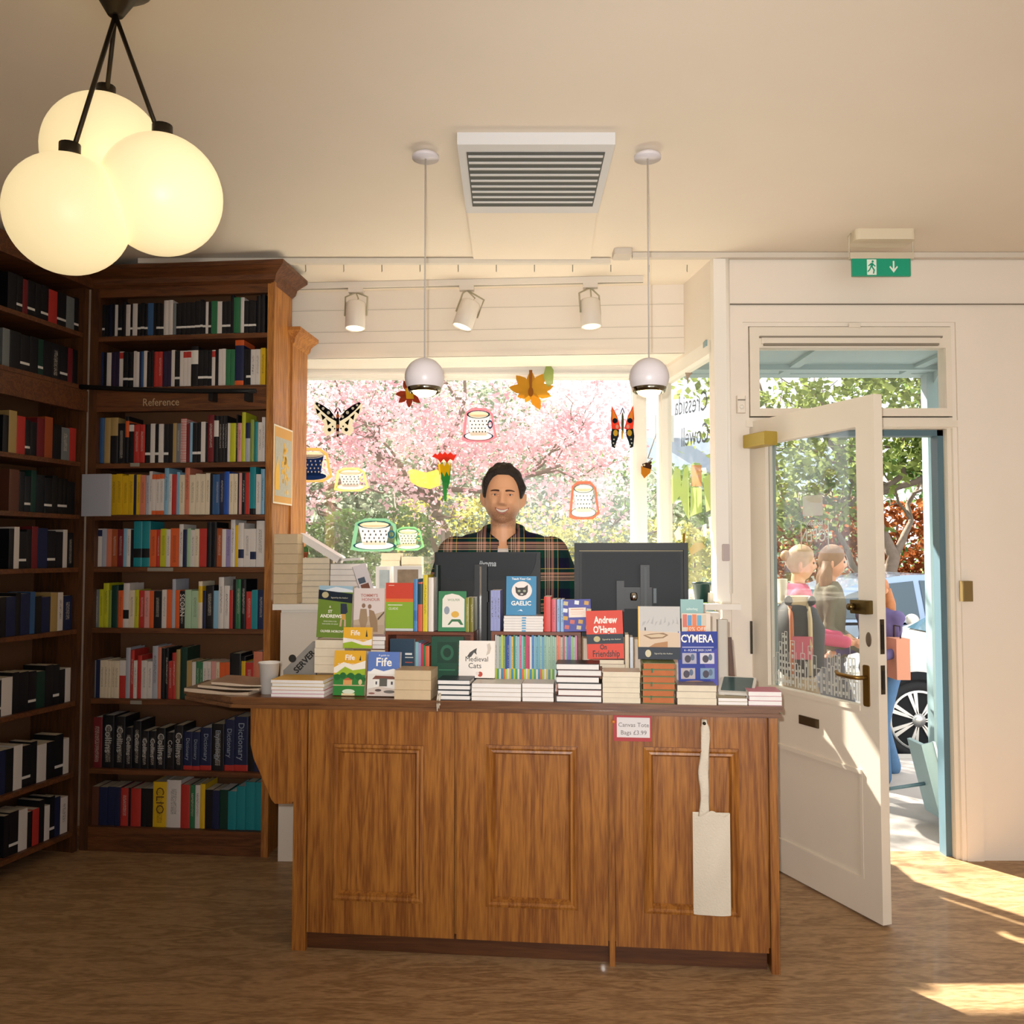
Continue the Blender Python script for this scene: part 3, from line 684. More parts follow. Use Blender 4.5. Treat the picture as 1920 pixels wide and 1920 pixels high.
# ================================================================ lying and standing books
LIE = Matrix(((0, 0, 1, 0), (0, -1, 0, 0), (1, 0, 0, 0), (0, 0, 0, 1)))
STAND = Matrix(((0, 1, 0, 0), (-1, 0, 0, 0), (0, 0, 1, 0), (0, 0, 0, 1)))
LEVEL = ['lowest', 'second', 'third', 'fourth', 'fifth', 'sixth', 'seventh', 'eighth', 'ninth']
def stack(M0, px0, px1, py0, py1, n, ly, d, pages, cols, what, group=None, z0=None, jit=.004, hard=False, rz=0):
    """n books lying on each other, fore-edges to the room. what: phrase for the label"""
    FRM = M0 @ T(0, ly, 0)
    xa = onplane(FRM, px0, py1).x; xb = onplane(FRM, px1, py1).x
    zb = onplane(FRM, (px0+px1)/2, py1).z if z0 is None else z0; zt = onplane(FRM, (px0+px1)/2, py0).z
    t = (zt-zb)/n; out = []
    for i in range(n):
        jx = random.uniform(-jit, jit); jy = random.uniform(0, jit*1.5)
        W = xb-xa-abs(jx)
        A = M0 @ T(xa+max(jx, 0), ly+jy+d, zb+i*t) @ T(W/2, -d/2, 0) @ RZ(rz) @ T(-W/2, d/2, 0)
        lv = 'topmost' if i == n-1 else LEVEL[i]+(' up' if i else '')
        if n == 1: lab = what
        else: lab = '%s, %s' % (what, lv)
        o = make_book('book', A @ LIE, t-.0004, d, W, cols[i % len(cols)], pages, hard, lab, group); out.append(o)
    return out, zb+n*t
class Art:
    def __init__(s, book, w_, W, H): s.b = book; s.w = w_; s.W = W; s.H = H; s.mb = MB(); s.mats = []; s.y = 0; s.A = T(w_, 0, 0) @ STANDI
    def mi(s, col):
        m = col if not isinstance(col, str) else mat('print_'+col.strip('#'), col, .5, spec=.3)
        if m not in s.mats: s.mats.append(m)
        return s.mats.index(m)
    def poly(s, pts, col):
        s.y += .00012; s.mb.prism([(a*s.W, b*s.H) for a, b in pts], -s.y-.0002, -s.y, s.mi(col), s.A); return s
    def rect(s, x0, z0, x1, z1, col): return s.poly([(x0, z0), (x1, z0), (x1, z1), (x0, z1)], col)
    def ell(s, cx_, cz_, rx, rz, col, n=20): return s.poly([(cx_+rx*math.cos(2*PI*k/n), cz_+rz*math.sin(2*PI*k/n)) for k in range(n)], col)
    def txt(s, t, cx_, cz_, size, col, xs=1.0, bold=0, align='CENTER', name='lettering'):
        m = mat('print_'+col.strip('#'), col, .5, spec=.3)
        text(name, t, size*s.H, m, s.b, s.A @ T(cx_*s.W, -s.y-.0006, cz_*s.H), xs=xs, bold=bold, align=align, local=True); return s
    def done(s, name='cover_art'): s.mb.build(name, s.mats, s.b, local=True)
STANDI = Matrix(((0, -1, 0, 0), (1, 0, 0, 0), (0, 0, 1, 0), (0, 0, 0, 1)))
def facing(M0, px0, px1, py0, py1, ly, th, cover, label, tilt=.12, rz=0, pages=PAGE, hard=False, z0=None, roll=0):
    FRM = M0 @ T(0, ly, 0)
    xa = onplane(FRM, px0, (py0+py1)/2).x; xb = onplane(FRM, px1, (py0+py1)/2).x
    zb = onplane(FRM, (px0+px1)/2, py1).z; zt = onplane(FRM, (px0+px1)/2, py0).z
    H = (zt-zb)/math.cos(tilt); W = (xb-xa)/math.cos(rz)
    if z0 is not None: zb = z0
    A = M0 @ T(xa, ly+th*math.cos(tilt)*0+th, zb) @ RZ(rz) @ RX(-tilt) @ RY(roll)
    o = make_book('book', A @ STAND, th, W, H, cover, pages, hard, label, None)
    return o, Art(o, th, W, H)
def bm(h): return bookmat(h, '')
G0 = CT+.0003
Wp, Cp, Tp = PAGEW, PAGE, PAGET
# front row, left to right
stack(KC, 507, 607, 1275, 1311, 5, .01, .15, Wp, [bm('#c9577f'), bm('#d77aa4'), bm('#d9a13b'), bm('#c7b83a'), bm('#d8a52c')], 'thin picture book with coloured cover at left end of counter', z0=G0)
stack(KC, 739, 808, 1257, 1314, 3, .006, .13, Tp, [bm('#c8ad86')], 'thick paperback with tan page edges beside the blue Fife guide', z0=G0, jit=.001)
stack(KC, 819, 882, 1275, 1314, 4, .01, .12, Wp, [bm('#2b2a2c'), bm('#26323c')], 'dark hardback with ribbon marker under the Medieval Cats book', z0=G0, hard=True)
stack(KC, 884, 977, 1282, 1315, 4, .012, .13, Wp, [bm('#a8895a'), bm('#ded8d0')], 'white page-edged paperback between ribboned hardbacks and narrower white stack', z0=G0, jit=.001)
stack(KC, 979, 1038, 1282, 1316, 4, .012, .12, Wp, [bm('#8d7148'), bm('#e6dcda')], 'small white paperback left of the black-covered hardback pile', z0=G0, jit=.001)
stack(KC, 1042, 1129, 1245, 1318, 6, .008, .125, Wp, [bm('#221a18'), bm('#6b2f22'), bm('#2a2a26')], 'hardback with dark cover in the tall white-edged pile', z0=G0, jit=.009, hard=True)
stack(KC, 1130, 1201, 1260, 1320, 6, .008, .12, Cp, [bm('#d8c8b4')], 'cream paperback left of the orange edged books', z0=G0, jit=.004)
OPG = mat('orange_page_edges', '#b5622c', .6, var=.2, vscale=30)
st8, z8 = stack(KC, 1204, 1267, 1243, 1321, 6, .008, .125, OPG, [bm('#5f6b33')], 'green hardback with orange sprayed page edges', z0=G0, jit=.004, hard=True)
stack(KC, 1269, 1344, 1285, 1322, 3, .004, .125, Cp, [bm('#d9cdbb'), bm('#d8ccb8'), bm('#8c7a6a')], 'cream paperback under the blue festival poster', z0=G0, jit=.003)
stack(KC, 1347, 1402, 1309, 1322, 2, .01, .12, Wp, [bm('#b8a886'), bm('#a89872')], 'thin white booklet below the card reader', z0=G0, jit=.002)
stack(KC, 1404, 1467, 1297, 1322, 3, .008, .12, Wp, [bm('#c0607a'), bm('#b84f5c')], 'thin pink booklet at the right end of counter', z0=G0, jit=.006)
# green ribbons in the orange pile, white ribbons hanging from the ribboned hardbacks
RG = mat('green_ribbon', '#1f6a4e', .6); RWh = mat('white_ribbon', '#e6dcc8', .7)
for i in (1, 3, 5):
    b = st8[i]; m = MB(); m.box((.002, .1245+.0, .03), (.004, .1275, .037)); m.box((-.011, .1262, .031), (.004, .1272, .036)); m.build('ribbon_marker', RG, b, local=True)
m = MB()
for k, (px, pe) in enumerate(((820, 1333), (825, 1322), (823, 1328))):
    a = onplane(KC @ T(0, .006, 0), px+1, 1300); e = onplane(KC @ T(0, -.006, 0), px, pe)
    m.tube([KC @ Vector((a.x, .012, a.z)), KC @ Vector((a.x, -.006, CT+.004)), KC @ Vector((a.x, -.01, CT-.012)), KC @ Vector((e.x, -.008, e.z))], .0022, 5)
tag(m.build('ribbon_marker', RWh), 'white ribbon markers hanging over the counter edge', 'ribbon')

# face-out books
o, A = facing(KC, 624, 683, 1221, 1304, .06, .02, bm('#e2a92a'), 'yellow and green Fife walks paperback, the front one standing on counter', tilt=.14, z0=G0)
def fife_art(A, low=True):
    A.rect(0, .0, 1, 1, '#e0a828')
    A.poly([(0, .62), (.3, .74), (.6, .68), (1, .78), (1, .5), (0, .5)], '#efe6d6'); A.poly([(0, .45), (.35, .64), (.6, .56), (1, .6), (1, .45), (0, .4)], '#9ab52c')
    A.rect(0, 0, 1, .46, '#2f7d33'); 
    for (a, b, r) in ((.12, .4, .1), (.3, .44, .1), (.55, .42, .12), (.8, .42, .11), (.95, .36, .08)): A.ell(a, b, r, r*.7, '#23662c')
    A.rect(0, .215, 1, .235, '#cdb98a'); A.rect(.32, .24, .6, .34, '#d99c5c'); A.poly([(.3, .34), (.46, .4), (.62, .34)], '#b9603a'); A.ell(.86, .3, .06, .06, '#d9c08a')
    A.rect(.28, 0, .7, .05, '#e3cfa0'); A.ell(.5, .09, .2, .05, '#d8e0c8')
    A.txt('Fife', .5, .84, .17, '#f4ece0', xs=.95, bold=.0006); A.txt('40 Town & Country Walks', .5, .7, .05, '#f4ece0')
    A.poly([(.8, .78), (.84, .9), (.86, .78)], '#2b2b22'); A.done()
fife_art(A)
o, A = facing(KC, 643, 697, 1177, 1216, .15, .012, bm('#e2a92a'), 'upper yellow Fife walks paperback standing behind the front one', tilt=.1)
A.rect(0, 0, 1, 1, '#e4ac2c'); A.poly([(0, .3), (0, .5), (.4, .42), (.7, .3), (1, .45), (1, .15), (0, .15)], '#efe6dc'); A.poly([(0, 0), (0, .24), (.3, .32), (.7, .14), (1, .1), (1, 0)], '#9ab52c')
A.txt('Fife', .42, .72, .34, '#f4ece0', bold=.0004); A.txt('Town & Country Walks', .5, .4, .1, '#d8cfc8'); A.poly([(.78, .55), (.81, .9), (.85, .55)], '#2b2b22'); A.done()
o, A = facing(KC, 688, 748, 1222, 1304, .055, .028, bm('#5a74b4'), 'blue Fife guide with village picture, standing on counter', tilt=.12, z0=G0, pages=Cp)
A.rect(0, .55, 1, 1, '#5b77b8'); A.rect(0, 0, 1, .56, '#e4ded6'); A.poly([(0, .5), (.2, .62), (.5, .56), (.8, .62), (1, .57), (1, .5)], '#f0ece6')
A.poly([(.15, .38), (.25, .46), (.8, .45), (.95, .38)], '#7c4a3c'); A.rect(.2, .2, .36, .38, '#e9e4dc'); A.rect(.38, .22, .62, .4, '#5c5a52'); A.rect(.66, .2, .9, .38, '#ece6de'); A.rect(.26, .26, .31, .33, '#4a4a50'); A.rect(.74, .26, .8, .33, '#4a4a50')
A.poly([(0, 0), (0, .16), (.4, .22), (1, .14), (1, 0)], '#cfc0b4'); A.ell(.35, .13, .1, .03, '#5b4b46'); A.ell(.7, .1, .18, .035, '#6d6660'); A.ell(.15, .06, .1, .02, '#8a5a50')
A.txt('A guide to', .5, .92, .06, '#efe9df'); A.txt('Fife', .5, .76, .27, '#f4efe4', bold=.0008); A.done()
o, A = facing(KC, 860, 927, 1203, 1272, .13, .02, bm('#e6dcd0'), 'square cream Medieval Cats book standing behind the dark hardbacks', tilt=.1, hard=True)
A.rect(0, 0, 1, 1, '#ece2d8')
A.txt('Medieval', .5, .5, .19, '#33302e', xs=.95); A.txt('Cats', .45, .32, .2, '#33302e')
A.poly([(.22, .56), (.3, .68), (.42, .76), (.5, .8), (.48, .7), (.5, .62), (.42, .68), (.34, .56)], '#4a4744')
A.poly([(.76, .6), (.8, .75), (.78, .9), (.86, .94), (.9, .8), (.86, .66)], '#c9bcae'); A.ell(.6, .1, .07, .07, '#b8402c'); A.ell(.52, .12, .05, .05, '#ddd4cc'); A.done()
m = MB(); 
for k in range(9): m.box((.002, -.0012, .006+k*.014), (.018, -.0004, .014+k*.014), k % 2)
m.build('spine_pattern', [mat('spine_red', '#c4543c', .5), mat('spine_blue', '#6f9ab4', .5)], o, local=True)

# two oak book boxes standing on the counter
BXW = wood('box_oak', '#5c2c14', '#773d20', (1.2, 16, 16), .45)
def book_box(px0, px1, py, ly, d, label):
    xa, xb = cx(px0, ly, 1220), cx(px1, ly, 1220); zt = cz(py, ly, (px0+px1)/2)
    r = thing('book_box', label, 'book display box', KC @ Vector(((xa+xb)/2, ly+d/2, CT)), -math.atan(.106))
    m = MB(); m.box((xa, ly, zt-.012), (xb, ly+d, zt), 0, KC); m.build('top_board', BXW, r)
    for a_, b_ in ((xa, xa+.012), (xb-.012, xb)):
        m = MB(); m.box((a_, ly, G0), (b_, ly+d, zt-.012), 0, KC); m.build('side_board', BXW, r)
    m = MB(); m.box((xa+.012, ly+d-.008, G0), (xb-.012, ly+d, zt-.012), 0, KC); m.build('back_board', BXW, r)
    m = MB(); m.box((xa+.012, ly, G0), (xb-.012, ly+d-.008, G0+.008), 0, KC); m.build('bottom_board', BXW, r)
    return xa+.012, xb-.012, zt, G0+.008
LYB = .2
xa, xb, ztL, zbL = book_box(722, 888, 1185, LYB, .15, 'oak book box on left of counter holding green and navy books')
xc, xd, ztR, zbR = book_box(921, 1089, 1185, LYB, .15, 'oak book box on counter packed with thin bright picture books')
# inside the left box
def upright(x, ly, z, w_, d, h, cover, label, group=None, hard=False, M0=KC, pages=PAGEW, name='book'):
    return make_book(name, M0 @ T(x, ly, z+.0003), w_-.0004, d, h, cover, pages, hard, label, group)
def facing_x(x, ly, z, W, H, th, cover, label, tilt=0, hard=False):
    o = make_book('book', KC @ T(x, ly+th, z+.0003) @ RX(-tilt) @ STAND, th, W, H, cover, PAGEW, hard, label, None)
    return o, Art(o, th, W, H)
bx0 = cx(731, LYB+.01, 1220); bx1 = cx(777, LYB+.01, 1220)
o, A = facing_x(bx0, LYB+.012, zbL, bx1-bx0, ztL-zbL-.03, .014, bm('#2b4154'), 'navy book facing out inside the left book box')
A.txt('Fife', .1, .55, .12, '#e6e6e0', align='LEFT'); A.rect(.62, .62, .95, .64, '#c8c8c4'); A.rect(.62, .68, .9, .72, '#d8d8d4'); A.rect(.62, .52, .92, .54, '#b7574a'); A.done()
xx = bx1+.002
for i, (c, wd, nm) in enumerate((('#86b4bc', .013, 'pale teal'), ('#a98bb4', .010, 'lilac'), ('#c03a44', .010, 'red'), ('#2f7a4c', .007, 'green'), ('#d96a45', .017, 'orange'))):
    upright(xx, LYB+.02, zbL, wd, .11, .185-.004*i, bm(c), 'slim %s book standing in the left book box' % nm); xx += wd
gx = xx+.006
o, A = facing_x(gx, LYB+.014, zbL, xb-gx-.03, ztL-zbL-.02, .018, bm('#1b4a34'), 'dark green book facing out inside the left book box', hard=True)
A.rect(.2, .5, .8, .9, '#153c2a'); A.ell(.5, .7, .2, .15, '#2b6348'); A.ell(.5, .7, .12, .09, '#143726'); A.rect(.25, .36, .75, .38, '#3b7a58'); A.done()
# thin picture books packed in the right box
n = 40; tw = (xd-xc-.004)/n
pc = ['#b9b8b0', '#8fb09a', '#b9bf4c', '#8aa65a', '#22458a', '#7c9cc0', '#d8b04a', '#2f7a5c', '#8fb4bc', '#c86a8a', '#7fb0b4', '#3f8a5c', '#b83a5c', '#d0ccc8', '#3f7ab4', '#7aa8b8', '#6aa0b0', '#8ab4ac', '#5c94b8', '#88b0a0', '#96b49c', '#8aa890', '#90b098', '#8cb0a0', '#dc7454', '#94b4a4', '#b84458', '#8fb4a0', '#6f64b0', '#86b06c', '#9cb0a0', '#c87a94']
feet = ['#b8c43c', '#4f9a6c', '#d9d6ce', '#c8b84c', '#3f8ab0', '#d96a45']
for i in range(n):
    c = pc[(i*len(pc))//n]; ft = feet[(i*7+i//3) % 6]; key = 'thin_cover_%d' % i
    m_ = bookmat(c, 'El', ft) if i % 2 else bookmat(c, 'tl', ft)
    pos = ORD[i+1]+' from left' if i < 20 else ORD[n-i]+' from right'
    upright(xc+.002+i*tw, LYB+.008, zbR, tw, .115, ztR-zbR-.014-(.003*(i % 3)), m_, 'thin bright picture book, %s in the right oak book box' % pos, 'thin picture books in the right oak book box', name='picture_book')
# on top of the left box
zo = ztL
o, A = facing(KC, 723, 775, 1094, 1184, LYB+.03, .02, bm('#7d9a2c'), 'red and green fronted book standing on the left book box', tilt=.02, z0=zo+.0003)
A.rect(0, .66, 1, 1, '#c8402a'); A.rect(0, .59, 1, .67, '#d9702c'); A.rect(0, .05, 1, .6, '#86a82e'); A.rect(0, 0, 1, .05, '#c8ccc8'); A.rect(.08, .53, .6, .545, '#e4dfcf'); A.txt('GUIDE', .1, .46, .07, '#e4dfcf', align='LEFT'); A.rect(.1, .94, .3, .955, '#e8b8a8'); A.done()
def up_px(px0, px1, py0, ly, z, d, cover, label, hard=False, group=None):
    x0_, x1_ = cx(px0, ly, (py0+1180)/2), cx(px1, ly, (py0+1180)/2); return upright(x0_, ly, z, x1_-x0_, d, cz(py0, ly, px0)-z, cover, label, group, hard)
up_px(776, 783, 1086, LYB+.02, zo, .12, bookmat('#4f86b8', 'l', '#3a6ea8'), 'slim light blue book upright beside red and green book')
up_px(784, 792, 1092, LYB+.02, zo, .12, bookmat('#cf5a45', 'hL', '#26404a'), 'orange spined book with dark top, on the left book box')
up_px(793, 802, 1078, LYB+.02, zo, .12, bookmat('#d7c12c', 't'), 'slim yellow book upright on the left book box')
up_px(803, 813, 1083, LYB+.02, zo, .13, bookmat('#e0d6cc', ''), 'cream spined hardback upright on the left book box', hard=True)
up_px(814, 821, 1060, LYB+.08, zo, .06, bm('#1c2c26'), 'dark book standing behind the cream spined hardback')
o, A = facing(KC, 820, 872, 1108, 1183, LYB+.01, .02, bm('#2c7548'), 'green hardback with animal picture, leaning on the left book box', tilt=.1, hard=True, z0=zo+.0003, rz=.06)
A.rect(.02, .0, 1, 1, '#2c7a4a'); A.poly([(.16, .1), (.16, .8), (.25, .9), (.5, .94), (.75, .9), (.95, .8), (.95, .1)], '#e4ddd0'); A.txt('WOLFER', .56, .78, .08, '#6a8a5c'); A.ell(.32, .52, .1, .1, '#8c94a0'); A.ell(.62, .42, .14, .08, '#d8a840'); A.poly([(.35, .16), (.5, .3), (.8, .3), (.92, .16), (.82, .16), (.72, .24), (.52, .24), (.42, .16)], '#2f6b3c'); A.done()
up_px(873, 880, 1121, LYB+.02, zo, .11, bookmat('#8a8a34', 't'), 'olive spined book beside the green hardback')
up_px(881, 888, 1121, LYB+.02, zo, .11, bookmat('#77701f', 't'), 'brown olive spined book left of the monitor stand')
# on top of the right box
zo = ztR
for i in range(3): up_px(920+i*6, 926+i*6, 1107, LYB+.03, zo, .11, bookmat('#8f94c4', 't'), 'lilac booklet, %s of three beside the monitor stand' % ('left', 'middle', 'right')[i])
stk, zg = stack(KC, 944, 1019, 1155, 1184, 6, LYB+.006, .12, Wp, [bm('#e0d8d4')], 'white spined cat language book under the blue one', z0=zo+.0003, jit=.002)
for b in stk: m = MB(); m.box((-.0001, .1196, .072), (.0058, .1206, .088)); m.build('blue_stripe', mat('stripe_blue', '#5c9cc4', .5), b, local=True)
o, A = facing(KC, 949, 1005, 1080, 1153, LYB+.03, .012, bm('#3b7ea8'), 'blue book with black cat face standing on white stack', tilt=.08, z0=zg+.0003)
A.rect(0, 0, 1, 1, '#3f86b0'); A.txt('Teach Your Cat', .5, .93, .075, '#f0eee8', bold=.0003); A.ell(.52, .63, .34, .24, '#eee0da', 28)
A.poly([(.3, .74), (.38, .7), (.6, .71), (.72, .78), (.72, .6), (.66, .52), (.55, .49), (.42, .5), (.32, .58)], '#3a3634'); A.ell(.43, .62, .05, .03, '#9aa08a'); A.ell(.61, .62, .05, .03, '#9aa08a'); A.ell(.52, .54, .05, .02, '#d8d0c8')
A.txt('GAELIC', .5, .3, .155, '#f2efe8', bold=.0006); A.poly([(.36, .1), (.5, .15), (.56, .1), (.45, .12)], '#e8f0f0'); A.done()
up_px(1020, 1033, 1119, LYB+.02, zo, .11, bookmat('#c8301e', ''), 'bright red spined book on the right book box')
up_px(1034, 1043, 1124, LYB+.02, zo, .11, bookmat('#c8505c', 't'), 'pink red spined book on the right book box')
up_px(1044, 1050, 1124, LYB+.02, zo, .11, bookmat('#7aa2cc', 't'), 'pale blue spined book touching the pink red one')
up_px(1051, 1057, 1124, LYB+.02, zo, .11, bookmat('#84aad2', 't'), 'pale blue spined book touching the patterned hardback')
o, A = facing(KC, 1057, 1109, 1122, 1182, LYB+.012, .012, bm('#4a4c94'), 'violet blue hardback patterned with little books, beside the orange red one', tilt=.06, hard=True, z0=zo+.0003, roll=-.03)
A.rect(0, 0, 1, 1, '#4c4e98'); A.rect(.2, .44, .82, .74, '#ecdccc')
for (a, b, c) in ((.1, .88, 0), (.5, .9, 1), (.85, .88, 2), (.08, .66, 1), (.93, .64, 0), (.08, .42, 2), (.32, .3, 3), (.62, .3, 2), (.92, .34, 1), (.12, .14, 3), (.55, .12, 0), (.88, .12, 2)):
    cc = ('#c8b890', '#dfe0e4', '#c89a4c', '#c86a5c')[c]; A.poly([(a-.09, b-.05), (a+.07, b-.07), (a+.09, b+.05), (a-.07, b+.07)], cc)
A.rect(.28, .68, .74, .7, '#c87a5c'); A.rect(.26, .6, .76, .61, '#d89a8c'); A.rect(.3, .54, .7, .55, '#d89a8c'); A.done()
GS = mat('glasses_gold', '#8c7a2c', .3, metal=.8)
# right of the boxes
stack(KC, 1112, 1172, 1237, 1262, 3, .15, .11, Cp, [bm('#7a3a26'), bm('#6a4a3a')], 'brown book lying under the orange red On Friendship book', z0=None, jit=.006)
o, A = facing(KC, 1101, 1170, 1147, 1237, .16, .018, bm('#cc3a22'), 'orange red On Friendship hardback with navy paper band', tilt=.08, hard=True, roll=-.03)
A.rect(0, 0, 1, 1, '#d03c22'); A.txt('Andrew', .53, .8, .2, '#f2e6dc', xs=.72, bold=.0012); A.txt("O'Hagan", .5, .6, .2, '#f2e6dc', xs=.68, bold=.0012); A.txt('On', .45, .24, .15, '#2c1a16', xs=.75, bold=.0006); A.txt('Friendship', .52, .1, .19, '#2c1a16', xs=.72, bold=.0005)
A.rect(0, .31, 1, .51, '#15202c'); A.ell(.28, .41, .09, .06, '#b8ac7c'); A.txt('Signed by the Author', .68, .4, .045, '#cfc8a8'); A.done()
up_px(1172, 1179, 1190, .2, G0+.06, .1, bm('#d8c6a8'), 'cream booklet behind orange red On Friendship book')
up_px(1181, 1187, 1195, .2, G0+.06, .1, bm('#cfd4da'), 'pale grey booklet behind orange red On Friendship book')
o, A = facing(KC, 1196, 1276, 1141, 1240, .1, .02, bm('#d9a93a'), 'large book with grey boat painting and navy paper band', tilt=.08, z0=z8+.0003, hard=True)
A.rect(.05, 0, 1, 1, '#c9c2b8'); A.rect(.05, .52, 1, 1, '#bdb9b4'); 
for k in range(9): A.poly([(.1+k*.1, .62+.03*(k % 3)), (.16+k*.1, .66+.04*(k % 2)), (.2+k*.09, .72+.05*(k % 3)), (.12+k*.1, .7)], '#a8a4a2')
A.poly([(.05, .2), (.05, .54), (.5, .52), (1, .5), (1, .2)], '#cdb59a'); A.poly([(.12, .45), (.3, .38), (.6, .4), (.72, .46), (.6, .5), (.3, .48)], '#8a6a4a'); A.poly([(.18, .45), (.32, .41), (.58, .42), (.66, .46), (.5, .48)], '#c8b090'); A.poly([(.2, .2), (.4, .3), (.7, .34), (.7, .2)], '#a9794c'); A.rect(.16, .54, .19, .6, '#3a322c')
A.rect(0, 0, 1, .23, '#15202c'); A.ell(.24, .11, .07, .07, '#c9bd9c'); A.txt('Signed by the Author', .6, .11, .04, '#d0c8b4'); A.done()
# leaflets rack on the right
o, A = facing(KC, 1276, 1319, 1124, 1160, .2, .008, bm('#7fa8a4'), 'pale teal small book at the back above the leaflets', tilt=.05)
A.txt('salterbeg', .5, .5, .2, '#dfe8e0', xs=.8); A.done()
m = MB(); lf = thing('leaflet', 'orange and blue bookmark leaflets above the festival poster', 'leaflet', KC @ Vector((cx(1300, .16), .16, CT)), -math.atan(.106))
xa_, xb_ = cx(1278, .16, 1165), cx(1332, .16, 1165); za_, zb2 = cz(1186, .16, 1300), cz(1150, .16, 1300)
m.box((xa_, .16, G0), (xb_, .166, zb2), 0, KC); m.build('card', bm('#d8c8b4'), lf)
m = MB(); cs = ['#c8604c', '#4f8ab8', '#d8703a', '#5c9cb8', '#c8b8a0']
for k in range(5): m.box((xa_+.004+k*.018, .1585, za_+.02), (xa_+.020+k*.018, .1598, zb2-.004-.003*(k % 2)), k, KC)
m.build('printed_blocks', [bm(c) for c in cs], lf)
m = MB(); m.box((xa_+.02, .1575, za_), (xb_-.02, .1583, za_+.026), 0, KC); m.build('offer_band', bm('#d8702c'), lf)
text('lettering', '10% OFF', .02, bm('#f2e0cc'), lf, KC @ T((xa_+xb_)/2, .157, za_+.013))
o, A = facing(KC, 1272, 1347, 1185, 1286, .10, .004, bm('#2a3a86'), 'blue CYMERA festival poster card with four photos', tilt=.04, rz=.1, z0=CT+.055)
A.rect(0, 0, 1, 1, '#2b3c8c'); A.poly([(.6, .5), (1, .7), (1, 0), (.85, 0)], '#4a4a9c'); A.txt('CYMERA', .48, .86, .2, '#f0ece4', xs=.78, bold=.001); A.rect(.1, .7, .9, .715, '#b8b8d8'); A.txt('6 - 8 JUNE 2025 | LIVE', .5, .65, .055, '#e8e6e0')
for (a, b, c) in ((.1, .4, '#a8a4b4'), (.55, .4, '#c8c4cc'), (.06, .12, '#b4a8a8'), (.55, .12, '#7c94ac')):
    A.rect(a, b, a+.36, b+.2, c); A.ell(a+.14, b+.09, .08, .07, '#4a4450'); A.ell(a+.26, b+.12, .05, .06, '#5c6c84')
A.ell(.4, .05, .3, .04, '#9c7c6c'); A.done()
# books behind on the left of the counter
stack(KC, 589, 646, 1200, 1262, 4, .17, .12, Cp, [bm('#dccbb4')], 'cream paperback below the green golf book', z0=None, jit=.002)
sb, zz = stack(KC, 594, 643, 1262, 1290, 2, .17, .12, Cp, [bm('#d8c6ac')], 'cream paperback at the foot behind the yellow walks book', z0=G0, jit=.002) if False else (None, 0)
o, A = facing(KC, 594, 659, 1099, 1196, .2, .028, bm('#5f7a2a'), 'green golf book with navy paper band, standing on cream stack', tilt=.08, rz=-.05, roll=.02)
A.rect(0, 0, 1, .9, '#6b8530'); A.rect(0, .9, 1, 1, '#9ab8c8'); A.poly([(.2, .92), (.5, .98), (.8, .95), (1, .92), (1, .88), (.2, .88)], '#d8dce0')
A.txt('&', .36, .59, .06, '#efeade'); A.txt('ST', .37, .5, .08, '#efeade', bold=.0004); A.txt('ANDREWS', .4, .41, .09, '#efeade', bold=.0006); A.txt('SEARCHING FOR', .38, .31, .035, '#dfe0c8'); A.txt('THE HOME OF GOLF', .38, .26, .035, '#dfe0c8'); A.txt('OLIVER HOROVITZ', .5, .12, .062, '#efeade', bold=.0003)
A.poly([(.66, .66), (.84, .66), (.88, .5), (.82, .46), (.68, .46)], '#2b3444'); A.poly([(.68, .46), (.82, .46), (.84, .34), (.7, .36)], '#c89a4c'); A.poly([(.68, .36), (.73, .36), (.72, .22), (.66, .22)], '#c8a88c'); A.poly([(.79, .36), (.84, .35), (.85, .22), (.79, .22)], '#c8a88c')
A.poly([(0, .74), (0, .92), (1, .85), (1, .67)], '#16212e'); A.ell(.2, .82, .1, .06, '#b8ac84'); A.txt('Signed by the Author', .62, .77, .04, '#c8c4ac'); A.done()
o, A = facing(KC, 662, 719, 1104, 1190, .19, .02, bm('#cfbfb6'), "sepia Tommy's Honour paperback with two men", tilt=.08, rz=.04)
A.rect(0, 0, 1, 1, '#d4c6c0'); A.rect(0, .0, 1, .3, '#b09a84'); A.poly([(0, .3), (.3, .34), (.6, .42), (1, .5), (1, .2), (0, .2)], '#b8a48c'); A.ell(.32, .62, .06, .05, '#8a6a54'); A.poly([(.22, .55), (.42, .55), (.46, .3), (.38, .1), (.26, .1), (.18, .3)], '#9c8264'); A.ell(.52, .6, .06, .05, '#8a6a54'); A.poly([(.5, .54), (.66, .5), (.78, .3), (.8, .05), (.6, .05), (.52, .3)], '#94785a'); A.poly([(.78, .34), (1, .5), (1, .46), (.8, .3)], '#5c4a3c')
A.txt("TOMMY'S", .5, .84, .09, '#b8786c', bold=.0003); A.txt('HONOUR', .55, .75, .09, '#b8786c', bold=.0003); A.done()
stack(KC, 660, 722, 1193, 1217, 3, .19, .11, Wp, [bm('#7a4a3a'), bm('#c8b8a8')], "white edged book below Tommy's Honour", z0=None, jit=.004)
stack(KC, 694, 722, 1218, 1230, 1, .2, .11, Cp, [bm('#b86a3a')], 'brown covered book beside the left book box')
